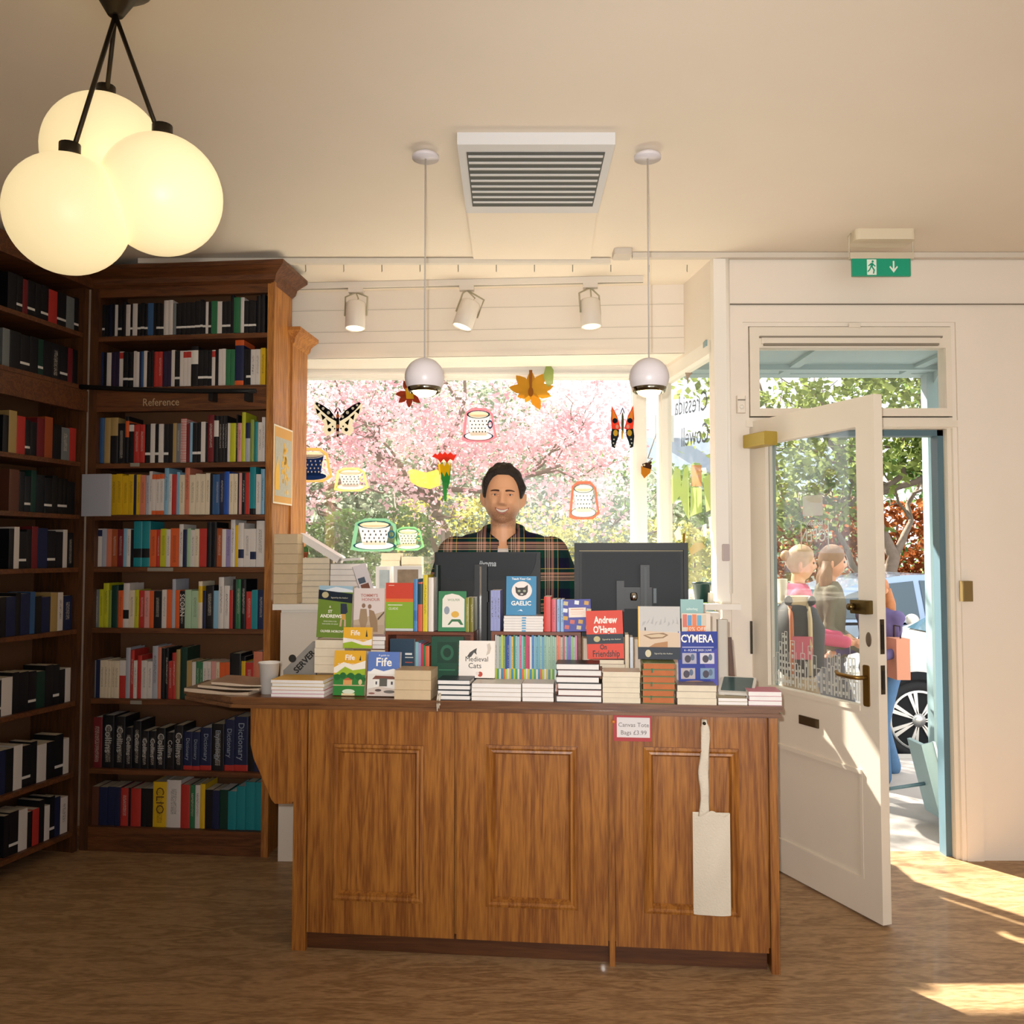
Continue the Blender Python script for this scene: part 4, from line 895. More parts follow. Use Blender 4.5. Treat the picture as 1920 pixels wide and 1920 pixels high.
# newspaper bag leaning at the left end
m = MB(); np_ = [(531, 1262), (584, 1205), (591, 1240), (560, 1262), (590, 1268)]
nb = thing('newspaper', 'folded grey newspaper leaning behind the thin picture books', 'newspaper', KC @ Vector((cx(560, .2), .2, CT)), -math.atan(.106))
pl = [(cx(a, .2, b), cz(b, .2, a)) for a, b in ((531, 1275), (531, 1257), (586, 1203), (592, 1204), (592, 1275))]
m.prism(pl, .2, .215, 0, KC); m.build('folded_sheets', mat('newsprint', '#8a857e', .85, var=.15, vscale=30), nb)
q = onplane(KC @ T(0, .199, 0), 571, 1236); text('headline', 'SERVER', .034, mat('newspaper_ink', '#26231f', .8), nb, KC @ T(q.x-.0, .199, q.z-.01) @ RY(-.82), bold=.001)
m = MB(); q1 = onplane(KC @ T(0, .2, 0), 553, 1230); m.ball((q1.x-.01, .199, q1.z-.01), .016, 12, 8, 0, KC, (1, .05, 1)); m.build('printed_emblem', mat('newspaper_ink', '#26231f', .8), nb)
# magazines and cup on the left end
mg = [('#6e5a48', 'lowest of the magazines fanned at the left end of counter'), ('#a08a70', 'middle magazine fanned at the left end of counter'), ('#8c6a50', 'top magazine at the left end, beside the white cup')]
zc_ = G0; 
for i, (c, lb) in enumerate(mg):
    px0, px1 = (350+i*8, 478-i*2); ly = .05+.0*i
    x0_, x1_ = cx(px0, ly, 1295), cx(px1, ly, 1295)
    th = .008+.004*(i == 0)
    Mx = KC @ T(x0_+.02*i, ly+.20, zc_) @ RZ(math.radians(-3+5*i))
    o = thing('magazine', lb, 'magazine', M=Mx)
    def curl(u, v, side, th=th, L=x1_-x0_-.01): 
        return (u*L, -.2+v*.2, th*side+(.012*(1-u)**2*.0)+.004*math.sin(u*PI)*v)
    m = MB(); vs = []; fs = []
    n_ = 10
    L = x1_-x0_-.01
    for side in (0, 1):
        for a in range(n_+1):
            u = a/n_; zz_ = th*side+.010*(1-u)**3+.003*math.sin(u*PI*2)*side
            vs += [(u*L, -.2, max(zz_, 0)), (u*L, 0, max(zz_, 0))]
    k = 2*(n_+1)
    for a in range(n_): fs += [(2*a, 2*a+1, 2*a+3, 2*a+2), (k+2*a, k+2*a+2, k+2*a+3, k+2*a+1), (2*a, 2*a+2, k+2*a+2, k+2*a), (2*a+1, k+2*a+1, k+2*a+3, 2*a+3)]
    fs += [(0, k, k+1, 1), (2*n_, 2*n_+1, k+2*n_+1, k+2*n_)]
    m.add(vs, fs); m.build('pages', [mat('magazine_pages', '#c2ac94', .6, var=.12, vscale=60)], o, local=True)
    m = MB(); vs = []
    for a in range(n_+1):
        u = a/n_; zz_ = th+.010*(1-u)**3+.003*math.sin(u*PI*2)+.0006; vs += [(u*L, -.2, zz_), (u*L, 0, zz_)]
    m.add(vs, [(2*a, 2*a+2, 2*a+3, 2*a+1) for a in range(n_)]); m.build('cover', mat('magazine_cover_%d' % i, c, .4, var=.5, vscale=14), o, local=True)
    zc_ += th+.0035+.001
CUP = mat('paper_cup_white', '#e0dad2', .5)
q = P(505, 1300, 3.42); qb = onplane(KC @ T(0, .1, 0), 504, 1302)
cup = thing('cup', 'white takeaway cup on left end of counter', 'cup', KC @ Vector((qb.x, .1, G0)))
h = cz(1241, .1, 504)-G0; m = MB()
m.lathe([(.001, .004), (.026, .004), (.027, 0), (.030, 0), (.0405, h-.004), (.0425, h-.004), (.0425, h), (.0395, h), (.0385, h-.004), (.028, .008), (.001, .008)], 32, 0, T(KC @ Vector((qb.x, .1, G0))), cap=False)
m.build('cup_body', CUP, cup)
# card reader on the right
cr = thing('card_reader', 'grey and white card payment tablet at right end of counter', 'card reader', M=KC @ T(cx(1385, .1), .13, CT+.034) @ RZ(-.25) @ RX(.32))
m = MB(); m.rbox((-.065, -.06, 0), (.065, .075, .022), .012); m.build('housing', mat('reader_white', '#d4cfc6', .35), cr, local=True)
m = MB(); m.rbox((-.055, -.045, .0222), (.055, .066, .0235), .004); m.build('screen', mat('reader_screen', '#3c5658', .15, spec=.6), cr, local=True)
m = MB(); m.box((-.04, -.0605, .008), (.04, -.0598, .012)); m.build('card_slot', mat('slot_black', '#22211f', .5), cr, local=True)
m = MB(); m.rbox((-.05, -.02, -.028), (.05, .07, 0), .01); m.build('stand', mat('reader_grey', '#8a9298', .5), cr, local=True)
# paperwork holder behind the reader
m = MB(); xa_ = cx(1346, .2, 1230); m.rbox((xa_, .2, G0), (xa_+.04, .24, cz(1162, .2, 1350)), .008, 0, KC)
tag(m.build('plastic_holder', mat('holder_grey', '#b9b0a2', .5)), 'grey upright plastic holder behind the card reader', 'holder')
m = MB(); xa_ = cx(1366, .22, 1230); pl = [(xa_, G0), (xa_+.028, G0), (xa_+.012, cz(1195, .22, 1370)), (xa_, cz(1195, .22, 1370))]; m.prism(pl, .22, .232, 0, KC)
tag(m.build('wooden_wedge', OAK), 'small dark wooden wedge beside the grey holder', 'wedge')

# sign and strap on the counter front
sg_ = thing('price_sign', 'red bordered tote bag price sign pinned on the counter', 'sign', M=KC @ T(cx(1186, .02, 1366), .026, cz(1366, .02, 1186)))
w2 = (cx(1221, .03, 1366)-cx(1150, .03, 1366))/2; h2 = (cz(1342, .03)-cz(1390, .03))/2
m = MB(); m.rbox((-w2, -.002, -h2), (w2, .001, h2), .004, axis='y'); m.build('red_card', mat('sign_red', '#a83a3c', .6), sg_, local=True)
m = MB(); m.box((-w2+.012, -.003, -h2+.014), (w2-.006, -.002, h2-.008)); m.build('paper', mat('sign_paper', '#d9d2cf', .7), sg_, local=True)
text('lettering', 'Canvas Tote', .022, mat('sign_ink', '#77706e', .7), sg_, T(0.004, -.0035, .012), local=True); text('lettering', 'Bags £3.99', .022, mat('sign_ink', '#77706e', .7), sg_, T(0.004, -.0035, -.016), local=True)
m = MB(); m.cyl((-w2+.0, -.003, h2*.5), (-w2+.0, -.012, h2*.5), .006, 10); m.build('pin', mat('pin_orange', '#d9803c', .3), sg_, local=True)
CLOTH = mat('canvas_cloth', '#d8ccb8', .9, bump=.3, bscale=150)
tb = thing('tote_bag', 'white canvas tote bag hanging by its strap on the counter', 'bag', KC @ Vector((cx(1320, .0, 1350), .03, cz(1350))), -math.atan(.106))
m = MB(); n_ = 26; vs = []; fs = []
for i in range(n_+1):
    t = i/n_; py = 1349+t*182; xm = cx(1320+2.0*math.sin(t*9)+1.5*math.sin(t*4), .02, py); z = cz(py, .02, 1320); wd = (.012+.006*min(1, t*4)+.002*math.sin(t*14)) if t > .04 else .011
    for k in range(8):
        a = 2*PI*k/8; vs.append((xm+wd*math.cos(a), .022+.006*math.sin(a)-.004*math.sin(t*20+k), z))
for i in range(n_):
    for k in range(8): j = (k+1) % 8; fs.append((i*8+k, i*8+j, (i+1)*8+j, (i+1)*8+k))
fs.append(tuple(range(8))); m.add(vs, fs, 0, True, KC); m.build('strap', CLOTH, tb)
m = MB(); xs0, xs1 = cx(1308, .0, 1540), cx(1362, .0, 1540); ztb = cz(1527, .0, 1330)
def bagf(u, v): 
    x = xs0+(xs1-xs0)*(-.15+1.3*u); z = ztb-.36*v-.012*math.sin(u*PI*3)*(1-v)
    return KC @ Vector((x, .018-.012*math.sin(u*PI)*(1+.4*math.sin(v*9+u*5)), z))
m.grid(bagf, 16, 16); m.grid(lambda u, v: KC @ Vector((xs0+(xs1-xs0)*(-.15+1.3*u), .026, ztb-.36*v)), 2, 2); m.build('bag_body', CLOTH, tb)
m = MB(); m.cyl(KC @ Vector((cx(1320, .02, 1350), .036, cz(1352))), KC @ Vector((cx(1320, .02, 1350), .006, cz(1350))), .006, 8); m.build('hook', DARKM, tb)
# ================================================================ monitors
MB1 = mat('monitor_plastic', '#0b0e10', .5, spec=.35); MB2 = mat('monitor_plastic_light', '#161b20', .6, var=.08, vscale=90); MB3 = mat('monitor_black', '#060708', .45)
CHR = mat('chrome', '#c9c7c2', .15, metal=1.0)
def mon_frame(ly): return KC @ T(0, ly, 0)
LYM = .40
def mq(px, py, ly=LYM): return onplane(KC @ T(0, ly, 0), px, py)
mo = thing('monitor', 'black monitor with curved back and white maker lettering in front of the man', 'monitor', KC @ Vector((mq(905, 1180).x, LYM, CT)), -math.atan(.106))
a = mq(815, 1035); b = mq(1013, 1215)
m = MB(); m.rbox((a.x, LYM, b.z), (b.x, LYM+.02, a.z), .006, 0, KC, axis='y'); m.build('housing', MB1, mo)
zc1 = mq(900, 1087).z
pts = [(a.x+.010, a.z-.006), (b.x-.012, a.z-.006)]
for k in range(9): t = k/8; pts.append((b.x-.016-.065*(1-math.cos(t*PI/2)), a.z-.012-(a.z-zc1-.012)*math.sin(t*PI/2)))
for k in range(9): t = 1-k/8; pts.append((a.x+.014+.065*(1-math.cos(t*PI/2)), a.z-.012-(a.z-zc1-.012)*math.sin(t*PI/2)))
m = MB(); m.prism(pts[::-1], LYM-.012, LYM, 0, KC); m.build('back_shell', MB2, mo)
q = mq(914, 1057, LYM-.012); text('maker_lettering', 'iiyama', .034, mat('silver_lettering', '#a9adb0', .4), mo, KC @ T(q.x, LYM-.0125, q.z), xs=.85, shear=.2, bold=.0006)
m = MB(); x0_, x1_ = mq(893, 1100).x, mq(916, 1100).x; m.box((x0_, LYM-.05, CT), (x1_, LYM-.02, mq(900, 1058).z), 0, KC); m.box((x0_-.004, LYM-.045, mq(900, 1128).z), (x1_+.004, LYM-.012, mq(900, 1108).z), 0, KC); m.build('stand_column', MB3, mo)
m = MB(); m.box(((x0_+x1_)/2-.004, LYM-.053, CT+.02), ((x0_+x1_)/2+.003, LYM-.05, mq(900, 1062).z), 0, KC); m.build('column_strip', CHR, mo)
m = MB(); m.rbox((x0_-.06, LYM-.08, CT+.0002), (x1_+.06, LYM+.05, CT+.012), .02, 0, KC); m.build('base', MB3, mo)
mo = thing('monitor', 'larger black monitor with recessed back panel, right of the man', 'monitor', KC @ Vector((mq(1190, 1180).x, LYM, CT)), -math.atan(.106))
a = mq(1077, 1018); b = mq(1291, 1195)
m = MB(); m.rbox((a.x, LYM, b.z), (b.x, LYM+.02, a.z), .004, 0, KC, axis='y')
fw = .028
m.box((a.x, LYM-.02, a.z-fw), (b.x, LYM, a.z), 0, KC); m.box((a.x, LYM-.02, b.z), (a.x+.02, LYM, a.z-fw), 0, KC); m.box((b.x-.018, LYM-.02, b.z), (b.x, LYM, a.z-fw), 0, KC)
m.build('housing', MB1, mo)
m = MB(); m.rbox((a.x+.032, LYM-.012, b.z), (b.x-.03, LYM, a.z-fw-.012), .006, 0, KC, axis='y'); m.build('back_shell', MB2, mo)
m = MB(); m.box((a.x+.02, LYM-.013, a.z-fw-.006), (b.x-.02, LYM-.0002, a.z-fw-.0035), 0, KC); m.build('gold_line', mat('dull_gold', '#5c5036', .4, metal=.5), mo)
x0_, x1_ = mq(1200, 1100).x, mq(1217, 1100).x
m = MB(); m.box((x0_, LYM-.05, CT), (x1_, LYM-.025, mq(1200, 1059).z), 0, KC); m.box((mq(1156, 1100).x, LYM-.04, mq(1100, 1145).z), (mq(1170, 1100).x, LYM-.012, mq(1100, 1088).z), 0, KC); m.box((mq(1158, 1100).x, LYM-.035, mq(1100, 1140).z), (x1_+.01, LYM-.014, mq(1100, 1100).z), 0, KC); m.build('stand_arm', MB3, mo)
m = MB(); m.box(((x0_+x1_)/2-.003, LYM-.0525, CT+.02), ((x0_+x1_)/2+.006, LYM-.05, mq(900, 1062).z), 0, KC); m.build('column_strip', mat('steel_grey', '#4a4e50', .55, metal=.3), mo)
q = mq(1188, 1118, LYM-.03); m = MB(); m.lathe([(.012, 0), (.015, .01), (.014, .028), (.01, .032)], 16, 0, KC @ T(q.x, LYM-.045, q.z-.016)); m.build('arm_joint', CHR, mo)
q = mq(1228, 1117, LYM-.013); m = MB(); m.box((q.x-.006, LYM-.0135, q.z-.03), (q.x+.006, LYM-.0122, q.z+.03), 0, KC); m.build('rating_label', mat('label_grey', '#6c7478', .6), mo)
m = MB(); m.rbox((x0_-.06, LYM-.08, CT+.0002), (x1_+.06, LYM+.05, CT+.012), .02, 0, KC); m.build('base', MB3, mo)
# little pot of reading glasses on the patterned book
q = onplane(KC @ T(0, .26, 0), 1082, 1113)
m = MB()
for s_ in (-1, 1):
    m.tube([KC @ Vector((q.x+s_*.018+.015*math.cos(t*PI/6), .25, ztR+.0+.075+.0*s_+.009*math.sin(t*PI/6))) for t in range(13)], .0015, 5)
m.tube([KC @ Vector((q.x-.004, .25, ztR+.076)), KC @ Vector((q.x+.004, .25, ztR+.076))], .0015, 5)
for s_ in (-1, 1): m.tube([KC @ Vector((q.x+s_*.033, .25, ztR+.076)), KC @ Vector((q.x+s_*.034, .33, ztR+.072))], .0015, 5)
m.box((q.x-.036, .215+.045, ztR+.0003), (q.x+.036, .32, ztR+.066), 1, KC)
gl = tag(m.build('spectacles', [GS, mat('spectacle_case', '#2c3a2e', .5)]), 'gold rimmed spectacles on a dark case behind the patterned book', 'glasses')

# ================================================================ lamps
GLOW = mat('bulb_glow', '#fff0c8', .5, emit='#ffe2a0', es=4.0); WL = mat('white_lamp_shell', '#d9d2d4', .35)
def pendant(px, py, Y, lab):
    c = P(px, py, Y); r = 37.5/F*Y
    t = thing('pendant_lamp', lab, 'lamp', (c.x, c.y, HC), group=None)
    m = MB(); prof_ = []
    for k in range(21):
        a_ = PI*(.02+.655*k/20); prof_.append((r*math.sin(a_), r*math.cos(a_)))
    m.lathe([(.001, r)]+prof_, 36, 0, T(c), cap=False); m.build('shade', WL, t)
    zb0 = r*math.cos(PI*.675)
    m = MB(); m.lathe([(r*math.sin(PI*.675)-.001, zb0+.003), (r*math.sin(PI*.675)+.0015, zb0-.001), (r*.80, zb0-.016), (r*.76, zb0-.017), (r*.70, zb0+.004), (r*.62, zb0+.03)], 36, 0, T(c), cap=False); m.build('chrome_rim', mat('rim_chrome', '#8c8676', .12, metal=1), t)
    m = MB(); m.lathe([(.001, zb0-.034), (r*.3, zb0-.032), (r*.55, zb0-.022), (r*.68, zb0-.004), (.001, zb0+.012)], 28, 0, T(c), cap=False); m.build('bulb', GLOW, t)
    m = MB(); m.cyl(c+Vector((0, 0, r-.002)), Vector((c.x, c.y, HC)), .0028, 8); m.build('cord', mat('cord_grey', '#b4aca4', .6), t)
    m = MB(); m.lathe([(.05, 0), (.05, .012), (.02, .03), (.001, .03)], 24, 0, T(c.x, c.y, HC-.03)); m.build('ceiling_rose', WL, t)
pendant(796, 708, 3.25, 'white ball pendant lamp with chrome rim, left of the man')
pendant(1217, 708, 3.25, 'white ball pendant lamp with chrome rim, above the right monitor')
TF = frame_on(.07, 4.80)
m = MB(); xe = onplane(TF, 1206, 530).x; m.box((-1.28, -.018, HC-.034), (xe, .018, HC-.001), 0, TF); m.box((-1.28, -.006, HC-.0345), (xe, .006, HC-.0335), 1, TF)
tag(m.build('lighting_track', [mat('track_white', '#ded5c8', .5), GROOVE]), 'white lighting track on the ceiling above the shop window', 'track')
WS = mat('spot_white', '#ddd3c6', .45); WB = mat('spot_bracket', '#b0a687', .5)
def spot(px, py, lean, lab, yaw=0):
    q = onplane(TF, px, py); t = thing('spotlight', lab, 'spotlight', TF @ Vector((q.x, 0, HC-.034)), 0)
    R = TF @ T(q.x, 0, q.z) @ RZ(yaw) @ RY(lean) @ RX(-.12)
    m = MB(); m.lathe([(.001, .078), (.05, .075), (.056, .066), (.056, -.075), (.052, -.078), (.050, -.06), (.001, -.055)], 32, 0, R, cap=False); m.build('housing', WS, t)
    m = MB(); m.lathe([(.001, -.071), (.049, -.071)], 24, 0, R, cap=False); m.build('lens', GLOW, t)
    m = MB(); m.box((q.x-.04, -.018, HC-.06), (q.x+.04, .018, HC-.034), 0, TF); m.build('track_adapter', WS, t)
    a_ = R @ Vector((.062, 0, .0)); b_ = R @ Vector((.062, 0, .11)); c_ = R @ Vector((-.062, 0, .11)); d_ = R @ Vector((-.062, 0, .0)); tp = TF @ Vector((q.x, 0, HC-.055))
    m = MB(); m.tube([a_, b_, tp], .005, 6); m.tube([tp, c_, d_], .005, 6); m.tube([tp, (b_+c_)/2+Vector((.01, 0, -.01)), R @ Vector((0, 0, .078))], .004, 6); m.build('yoke', WB, t)
spot(667, 592, 0, 'upright white spotlight, leftmost of three on the track')
spot(875, 590, .32, 'tilted white spotlight in the middle of the track')
spot(1107, 588, 0, 'white spotlight with wire yoke at right end of the track', .5)
# glass globes near the camera
GG = mat('opal_glass', '#f0e2b8', .35, emit='#ffe6ae', es=.5)
gc = [(302, 366, 113, 2.2), (128, 402, 113, 2.12), (196, 290, 112, 2.35)]
c0_ = P(210, 330, 2.25)
gt = thing('globe_chandelier', 'cluster of glowing cream glass globes hanging from the ceiling at left', 'chandelier', (c0_.x, c0_.y, HC))
for px, py, r_, Y in gc:
    c = P(px, py, Y); r = r_/F*Y; m = MB(); m.ball(c, r, 48, 28); g = m.build('globe', GG, gt)
    m = MB(); e = Vector((c0_.x, c0_.y, HC-.1)); m.cyl(c+Vector((0, 0, r*.9)), e, .006, 8); m.cyl(c+Vector((0, 0, r*.9)), c+Vector((0, 0, r+.03)), .025, 16); m.build('stem', DARKM, gt)
    continue
    pl_ = bpy.data.lights.new('globe_light', 'POINT'); pl_.energy = 2.2; pl_.shadow_soft_size = r*1.02; pl_.color = (1, .85, .6); lo = bpy.data.objects.new('globe_light', pl_); COL.objects.link(lo); lo.location = c+Vector((0, 0, -r-.14))
m = MB(); m.lathe([(.09, 0), (.09, -.02), (.05, -.05), (.02, -.1), (.001, -.1)], 28, 0, T(c0_.x, c0_.y, HC)); m.build('ceiling_plate', DARKM, gt)

# exit sign
xa, xb = P(1592, 450, 4.1).x, P(1711, 450, 4.1).x
ex = thing('exit_sign', 'green emergency exit sign hanging from the ceiling above the door', 'exit sign', ((xa+xb)/2, 4.1, HC))
m = MB(); m.rbox((xa+.01, 4.04, HC-.05), (xb-.01, 4.16, HC), .02); m.build('housing', mat('sign_housing', '#dccfb4', .5), ex)
za_, zb2 = P(1650, 486, 4.1).z, P(1650, 518, 4.1).z; x0_, x1_ = P(1597, 500, 4.1).x, P(1706, 500, 4.1).x
m = MB(); m.tube([(xa, 4.1, za_+.01), (xa, 4.1, HC-.02), (xa+.012, 4.1, HC)], .004, 6); m.tube([(xb, 4.1, za_+.01), (xb, 4.1, HC-.02), (xb-.012, 4.1, HC)], .004, 6); m.box((xa, 4.09, za_), (xb, 4.11, za_+.03)); m.build('bracket', mat('sign_bracket', '#cbbfa8', .5), ex)
m = MB(); m.box((x0_, 4.092, zb2), (x1_, 4.108, za_)); m.build('green_panel', mat('exit_green', '#0e8a68', .4, emit='#0e8a68', es=.15), ex)
EW = mat('exit_white', '#e6ede0', .5); h = za_-zb2; xc_ = P(1633, 500, 4.1).x; s_ = h*.9; zm = (za_+zb2)/2
def ep(lst): return [(xc_+u*s_, zm+v*s_) for u, v in lst]
m = MB(); m.prism(ep([(-.3, -.5), (.3, -.5), (.3, .5), (-.3, .5)]), 4.0905, 4.092); 
m.build('door_symbol', EW, ex)
GM = mat('exit_green', '#0e8a68'); m = MB(); ct = ep([(.06, .36)])[0]; m.prism([(ct[0]+.07*s_*math.cos(k*PI/5), ct[1]+.08*s_*math.sin(k*PI/5)) for k in range(10)], 4.0898, 4.0905)
for pl in ([(-.05, .28), (.1, .26), (.06, -.02), (-.1, .0)], [(-.06, .26), (-.24, .1), (-.19, .05), (-.02, .18)], [(.08, .24), (.26, .06), (.2, .02), (.04, .16)], [(-.1, .0), (-.02, .0), (-.12, -.22), (-.26, -.34), (-.28, -.26), (-.18, -.16)], [(-.02, .0), (.07, .0), (.2, -.18), (.14, -.42), (.06, -.42), (.1, -.2)]):
    m.prism(ep(pl), 4.0898, 4.0905)
m.build('running_figure', GM, ex)
xc_ = P(1674, 500, 4.1).x
m = MB(); m.prism(ep([(-.05, .4), (.05, .4), (.05, -.12), (.22, .08), (.27, .0), (0, -.36), (-.27, .0), (-.22, .08), (-.05, -.12)]), 4.0905, 4.092); m.build('arrow', EW, ex)
# ceiling ventilation unit, flat ceiling panel, junction box, sensors
pa, pb = P(874, 398, 3.72), P(1122, 398, 3.72)
ac = thing('ventilation_unit', 'white ceiling ventilation unit with dark grille at the photo top', 'air vent', ((pa.x+pb.x)/2, 3.5, HC))
m = MB(); m.box((pa.x, 3.1, HC-.045), (pb.x, 3.74, HC-.0005)); m.build('casing', mat('vent_white', '#d5d3d2', .5), ac)
m = MB(); m.box((pa.x+.03, 3.16, HC-.048), (pb.x-.03, 3.66, HC-.045)); m.build('grille', mat('vent_grille', '#4a4c49', .6), ac)
m = MB(); 
for k in range(9): m.box((pa.x+.035, 3.18+k*.053, HC-.0505), (pb.x-.035, 3.195+k*.053, HC-.048))
m.build('louvre', mat('vent_white', '#d5d3d2', .5), ac)
m = MB(); m.add([(pa.x+.0, 3.76, HC-.014), (pb.x, 3.76, HC-.014), (pb.x+.03, 4.43, HC-.014), (pa.x+.0, 4.43, HC-.014), (pa.x, 3.75, HC), (pb.x, 3.75, HC), (pb.x+.03, 4.44, HC), (pa.x, 4.44, HC)], [(0, 1, 2, 3), (4, 0, 3, 7), (1, 5, 6, 2), (3, 2, 6, 7), (0, 4, 5, 1)])
tag(m.build('ceiling_access_panel', CEIL), 'flat cream access panel in the ceiling behind the ventilation unit', 'ceiling panel')
c = P(1166, 478, 4.36); m = MB(); m.rbox((c.x-.045, 4.30, HC-.03), (c.x+.045, 4.40, HC), .012)
tag(m.build('junction_box', mat('junction_paint', '#ccc2b5', .6)), 'cream junction box on the ceiling edge above right pendant lamp', 'junction box')
c = P(1388, 764, 4.39); m = MB(); m.rbox((c.x-.022, 4.36, c.z-.03), (c.x+.022, 4.392, c.z+.055), .01, axis='z'); m.box((c.x-.02, 4.357, c.z+.03), (c.x+.018, 4.3605, c.z+.036), 1); m.ball((c.x, 4.36, c.z-.002), .012, 12, 8, 2)
tag(m.build('motion_sensor', [WALLP, GROOVE, WHITE]), 'small white motion sensor on the pillar beside the door', 'sensor')
c = P(1359, 1036, 4.39); m = MB(); m.rbox((c.x-.016, 4.355, c.z-.042), (c.x+.016, 4.392, c.z+.042), .006, axis='y')
tag(m.build('window_sensor', mat('sensor_grey', '#b9a9a6', .5)), 'grey pink alarm contact box low on the pillar', 'sensor')

# ================================================================ open door leaf
Hh = P(1412, 787, 4.385); Ff = P(1637, 737, 3.62)
dd_ = Vector((Ff.x-Hh.x, Ff.y-Hh.y)); DL = math.hypot(*dd_); DM = T(Hh.x, Hh.y, 0) @ RZ(math.atan2(dd_.y, dd_.x)); TH = .044
def dq(px, py): return onplane(DM, px, py)
dt = dq(1560, 756).z
g0 = dq(1436, 836); g1 = dq(1607, 795); b0 = dq(1438, 1277); b1 = dq(1610, 1331)
gt_, gb_ = (g0.z+g1.z)/2, (b0.z+b1.z)/2; gl_, gr_ = (g0.x+b0.x)/2, (g1.x+b1.x)/2
lt = dq(1612, 1450).z; ll_ = dq(1456, 1378).x; lr_ = dq(1612, 1470).x
m = MB()
m.box((-.03, 0, .01), (gl_, TH, dt), 0, DM); m.box((gr_, 0, .01), (DL, TH, dt), 0, DM); m.box((gl_, 0, gt_), (gr_, TH, dt), 0, DM); m.box((gl_, 0, lt), (gr_, TH, gb_), 0, DM)
m.box((gl_, 0, .01), (gr_, TH, .16), 0, DM); m.box((gl_-.0, .012, .16), (gr_+.0, TH-.012, lt), 0, DM)
m.box((gl_, -.004, gb_-.02), (gr_, .0, gb_), 0, DM); m.box((gl_, -.008, lt-.0), (gr_, 0, lt+.018), 0, DM); m.box((gl_-.02, -.001, .16), (gl_+.004, .012, lt), 0, DM); m.box((gr_-.012, -.001, .16), (gr_+.004, .012, lt), 0, DM)
m.box((gl_-.003, TH-.001, gb_), (gl_+.02, TH+.003, gt_), 1, DM)
dr = struct(m.build('door_1', [DOORP, BLUEP])); ROOTM[dr.name] = Matrix.Identity(4)
m = MB(); m.box((gl_, .02, gb_), (gr_, .026, gt_), 0, DM); m.build('pane', GLASS, dr)
q0 = dq(1500, 1335); q1 = dq(1536, 1366); m = MB(); m.box((q0.x, -.008, q1.z+.0), (q1.x, 0, q0.z-.012), 0, DM); m.build('letter_slot', mat('bronze_slot', '#5c4c34', .4, metal=.7), dr)
q0 = dq(1606, 1124); q1 = dq(1637, 1152); m = MB(); m.rbox((q0.x, -.035, q1.z), (q1.x+.0, 0, q0.z), .004, 0, DM, axis='y'); m.cyl(DM @ Vector((q0.x+.02, -.035, (q0.z+q1.z)/2)), DM @ Vector((q0.x+.02, -.06, (q0.z+q1.z)/2)), .014, 14); m.build('night_latch', mat('old_brass', '#6b5a34', .3, metal=.9), dr)
q0 = dq(1619, 1246); q1 = dq(1632, 1326); m = MB(); m.rbox((q0.x, -.005, q1.z), (q1.x, 0, q0.z), .008, 0, DM, axis='y'); pl_ = m.build('handle_plate', mat('handle_brass', '#8a6a34', .35, metal=.8), dr)
q = dq(1626, 1270); ROOTM[pl_.name] = Matrix.Identity(4); m = MB(); m.tube([DM @ Vector(v) for v in ((q.x, 0, q.z), (q.x, -.05, q.z), (q.x-.03, -.058, q.z), (q.x-.11, -.055, q.z+.002), (q.x-.125, -.05, q.z+.012))], .009, 8); m.tube([DM @ Vector(v) for v in ((q.x, TH, q.z), (q.x, TH+.05, q.z), (q.x-.08, TH+.055, q.z))], .009, 8); m.build('lever_handle', mat('handle_brass', '#8a6a34'), dr)
q = dq(1629, 1199); m = MB(); m.ball((q.x, -.001, q.z), .017, 12, 8, 0, DM, (1, .2, 1.8)); m.build('escutcheon', mat('worn_steel', '#7a6a58', .5, metal=.5), dr)
for r0, r1 in ((1161, 1226), (1247, 1301)):
    za_, zb2 = dq(1640, r0).z, dq(1640, r1).z; m = MB(); m.box((DL, .012, zb2), (DL+.003, TH-.012, za_), 0, DM); m.box((DL+.003, .016, zb2+.02), (DL+.006, TH-.016, za_-.02), 1, DM); m.build('lock_plate', [mat('lock_bronze', '#4a3f30', .45, metal=.6), mat('lock_dark', '#221d17', .5)], dr)
# closer
q0 = dq(1412, 790); m = MB(); m.rbox((.02, -.075, dt-.14), (.19, -.001, dt-.075), .006, 0, DM, axis='x'); m.build('door_closer', mat('closer_gold', '#b39a45', .4, metal=.35, var=.1), dr)
# lettering and skyline stickers on the pane
ST = film('white_vinyl', '#e9e9e4', .85)
q = dq(1515, 1005); text('glass_lettering', 'OPEN', .085, ST, dr, DM @ T(q.x, .027, q.z) @ RZ(PI), xs=.8)
q = dq(1517, 985); text('glass_lettering', 'bookshop', .03, ST, dr, DM @ T(q.x, .027, q.z+.01) @ RZ(PI))
m = MB(); qa = dq(1492, 980); qb2 = dq(1543, 1030)
m.box((qa.x, .0275, qb2.z), (qa.x+.006, .028, qa.z), 0, DM); m.box((qb2.x, .0275, qb2.z), (qb2.x+.006, .028, qa.z), 0, DM)
m.box((dq(1496, 930).x, .0265, dq(1500, 968).z), (dq(1533, 930).x, .0272, dq(1500, 930).z), 1, DM)
m.build('door_sticker', [ST, film('pale_paper', '#dcd6cc', .55)], dr)
m = MB(); x = gl_+.012; rnd = random.Random(4)
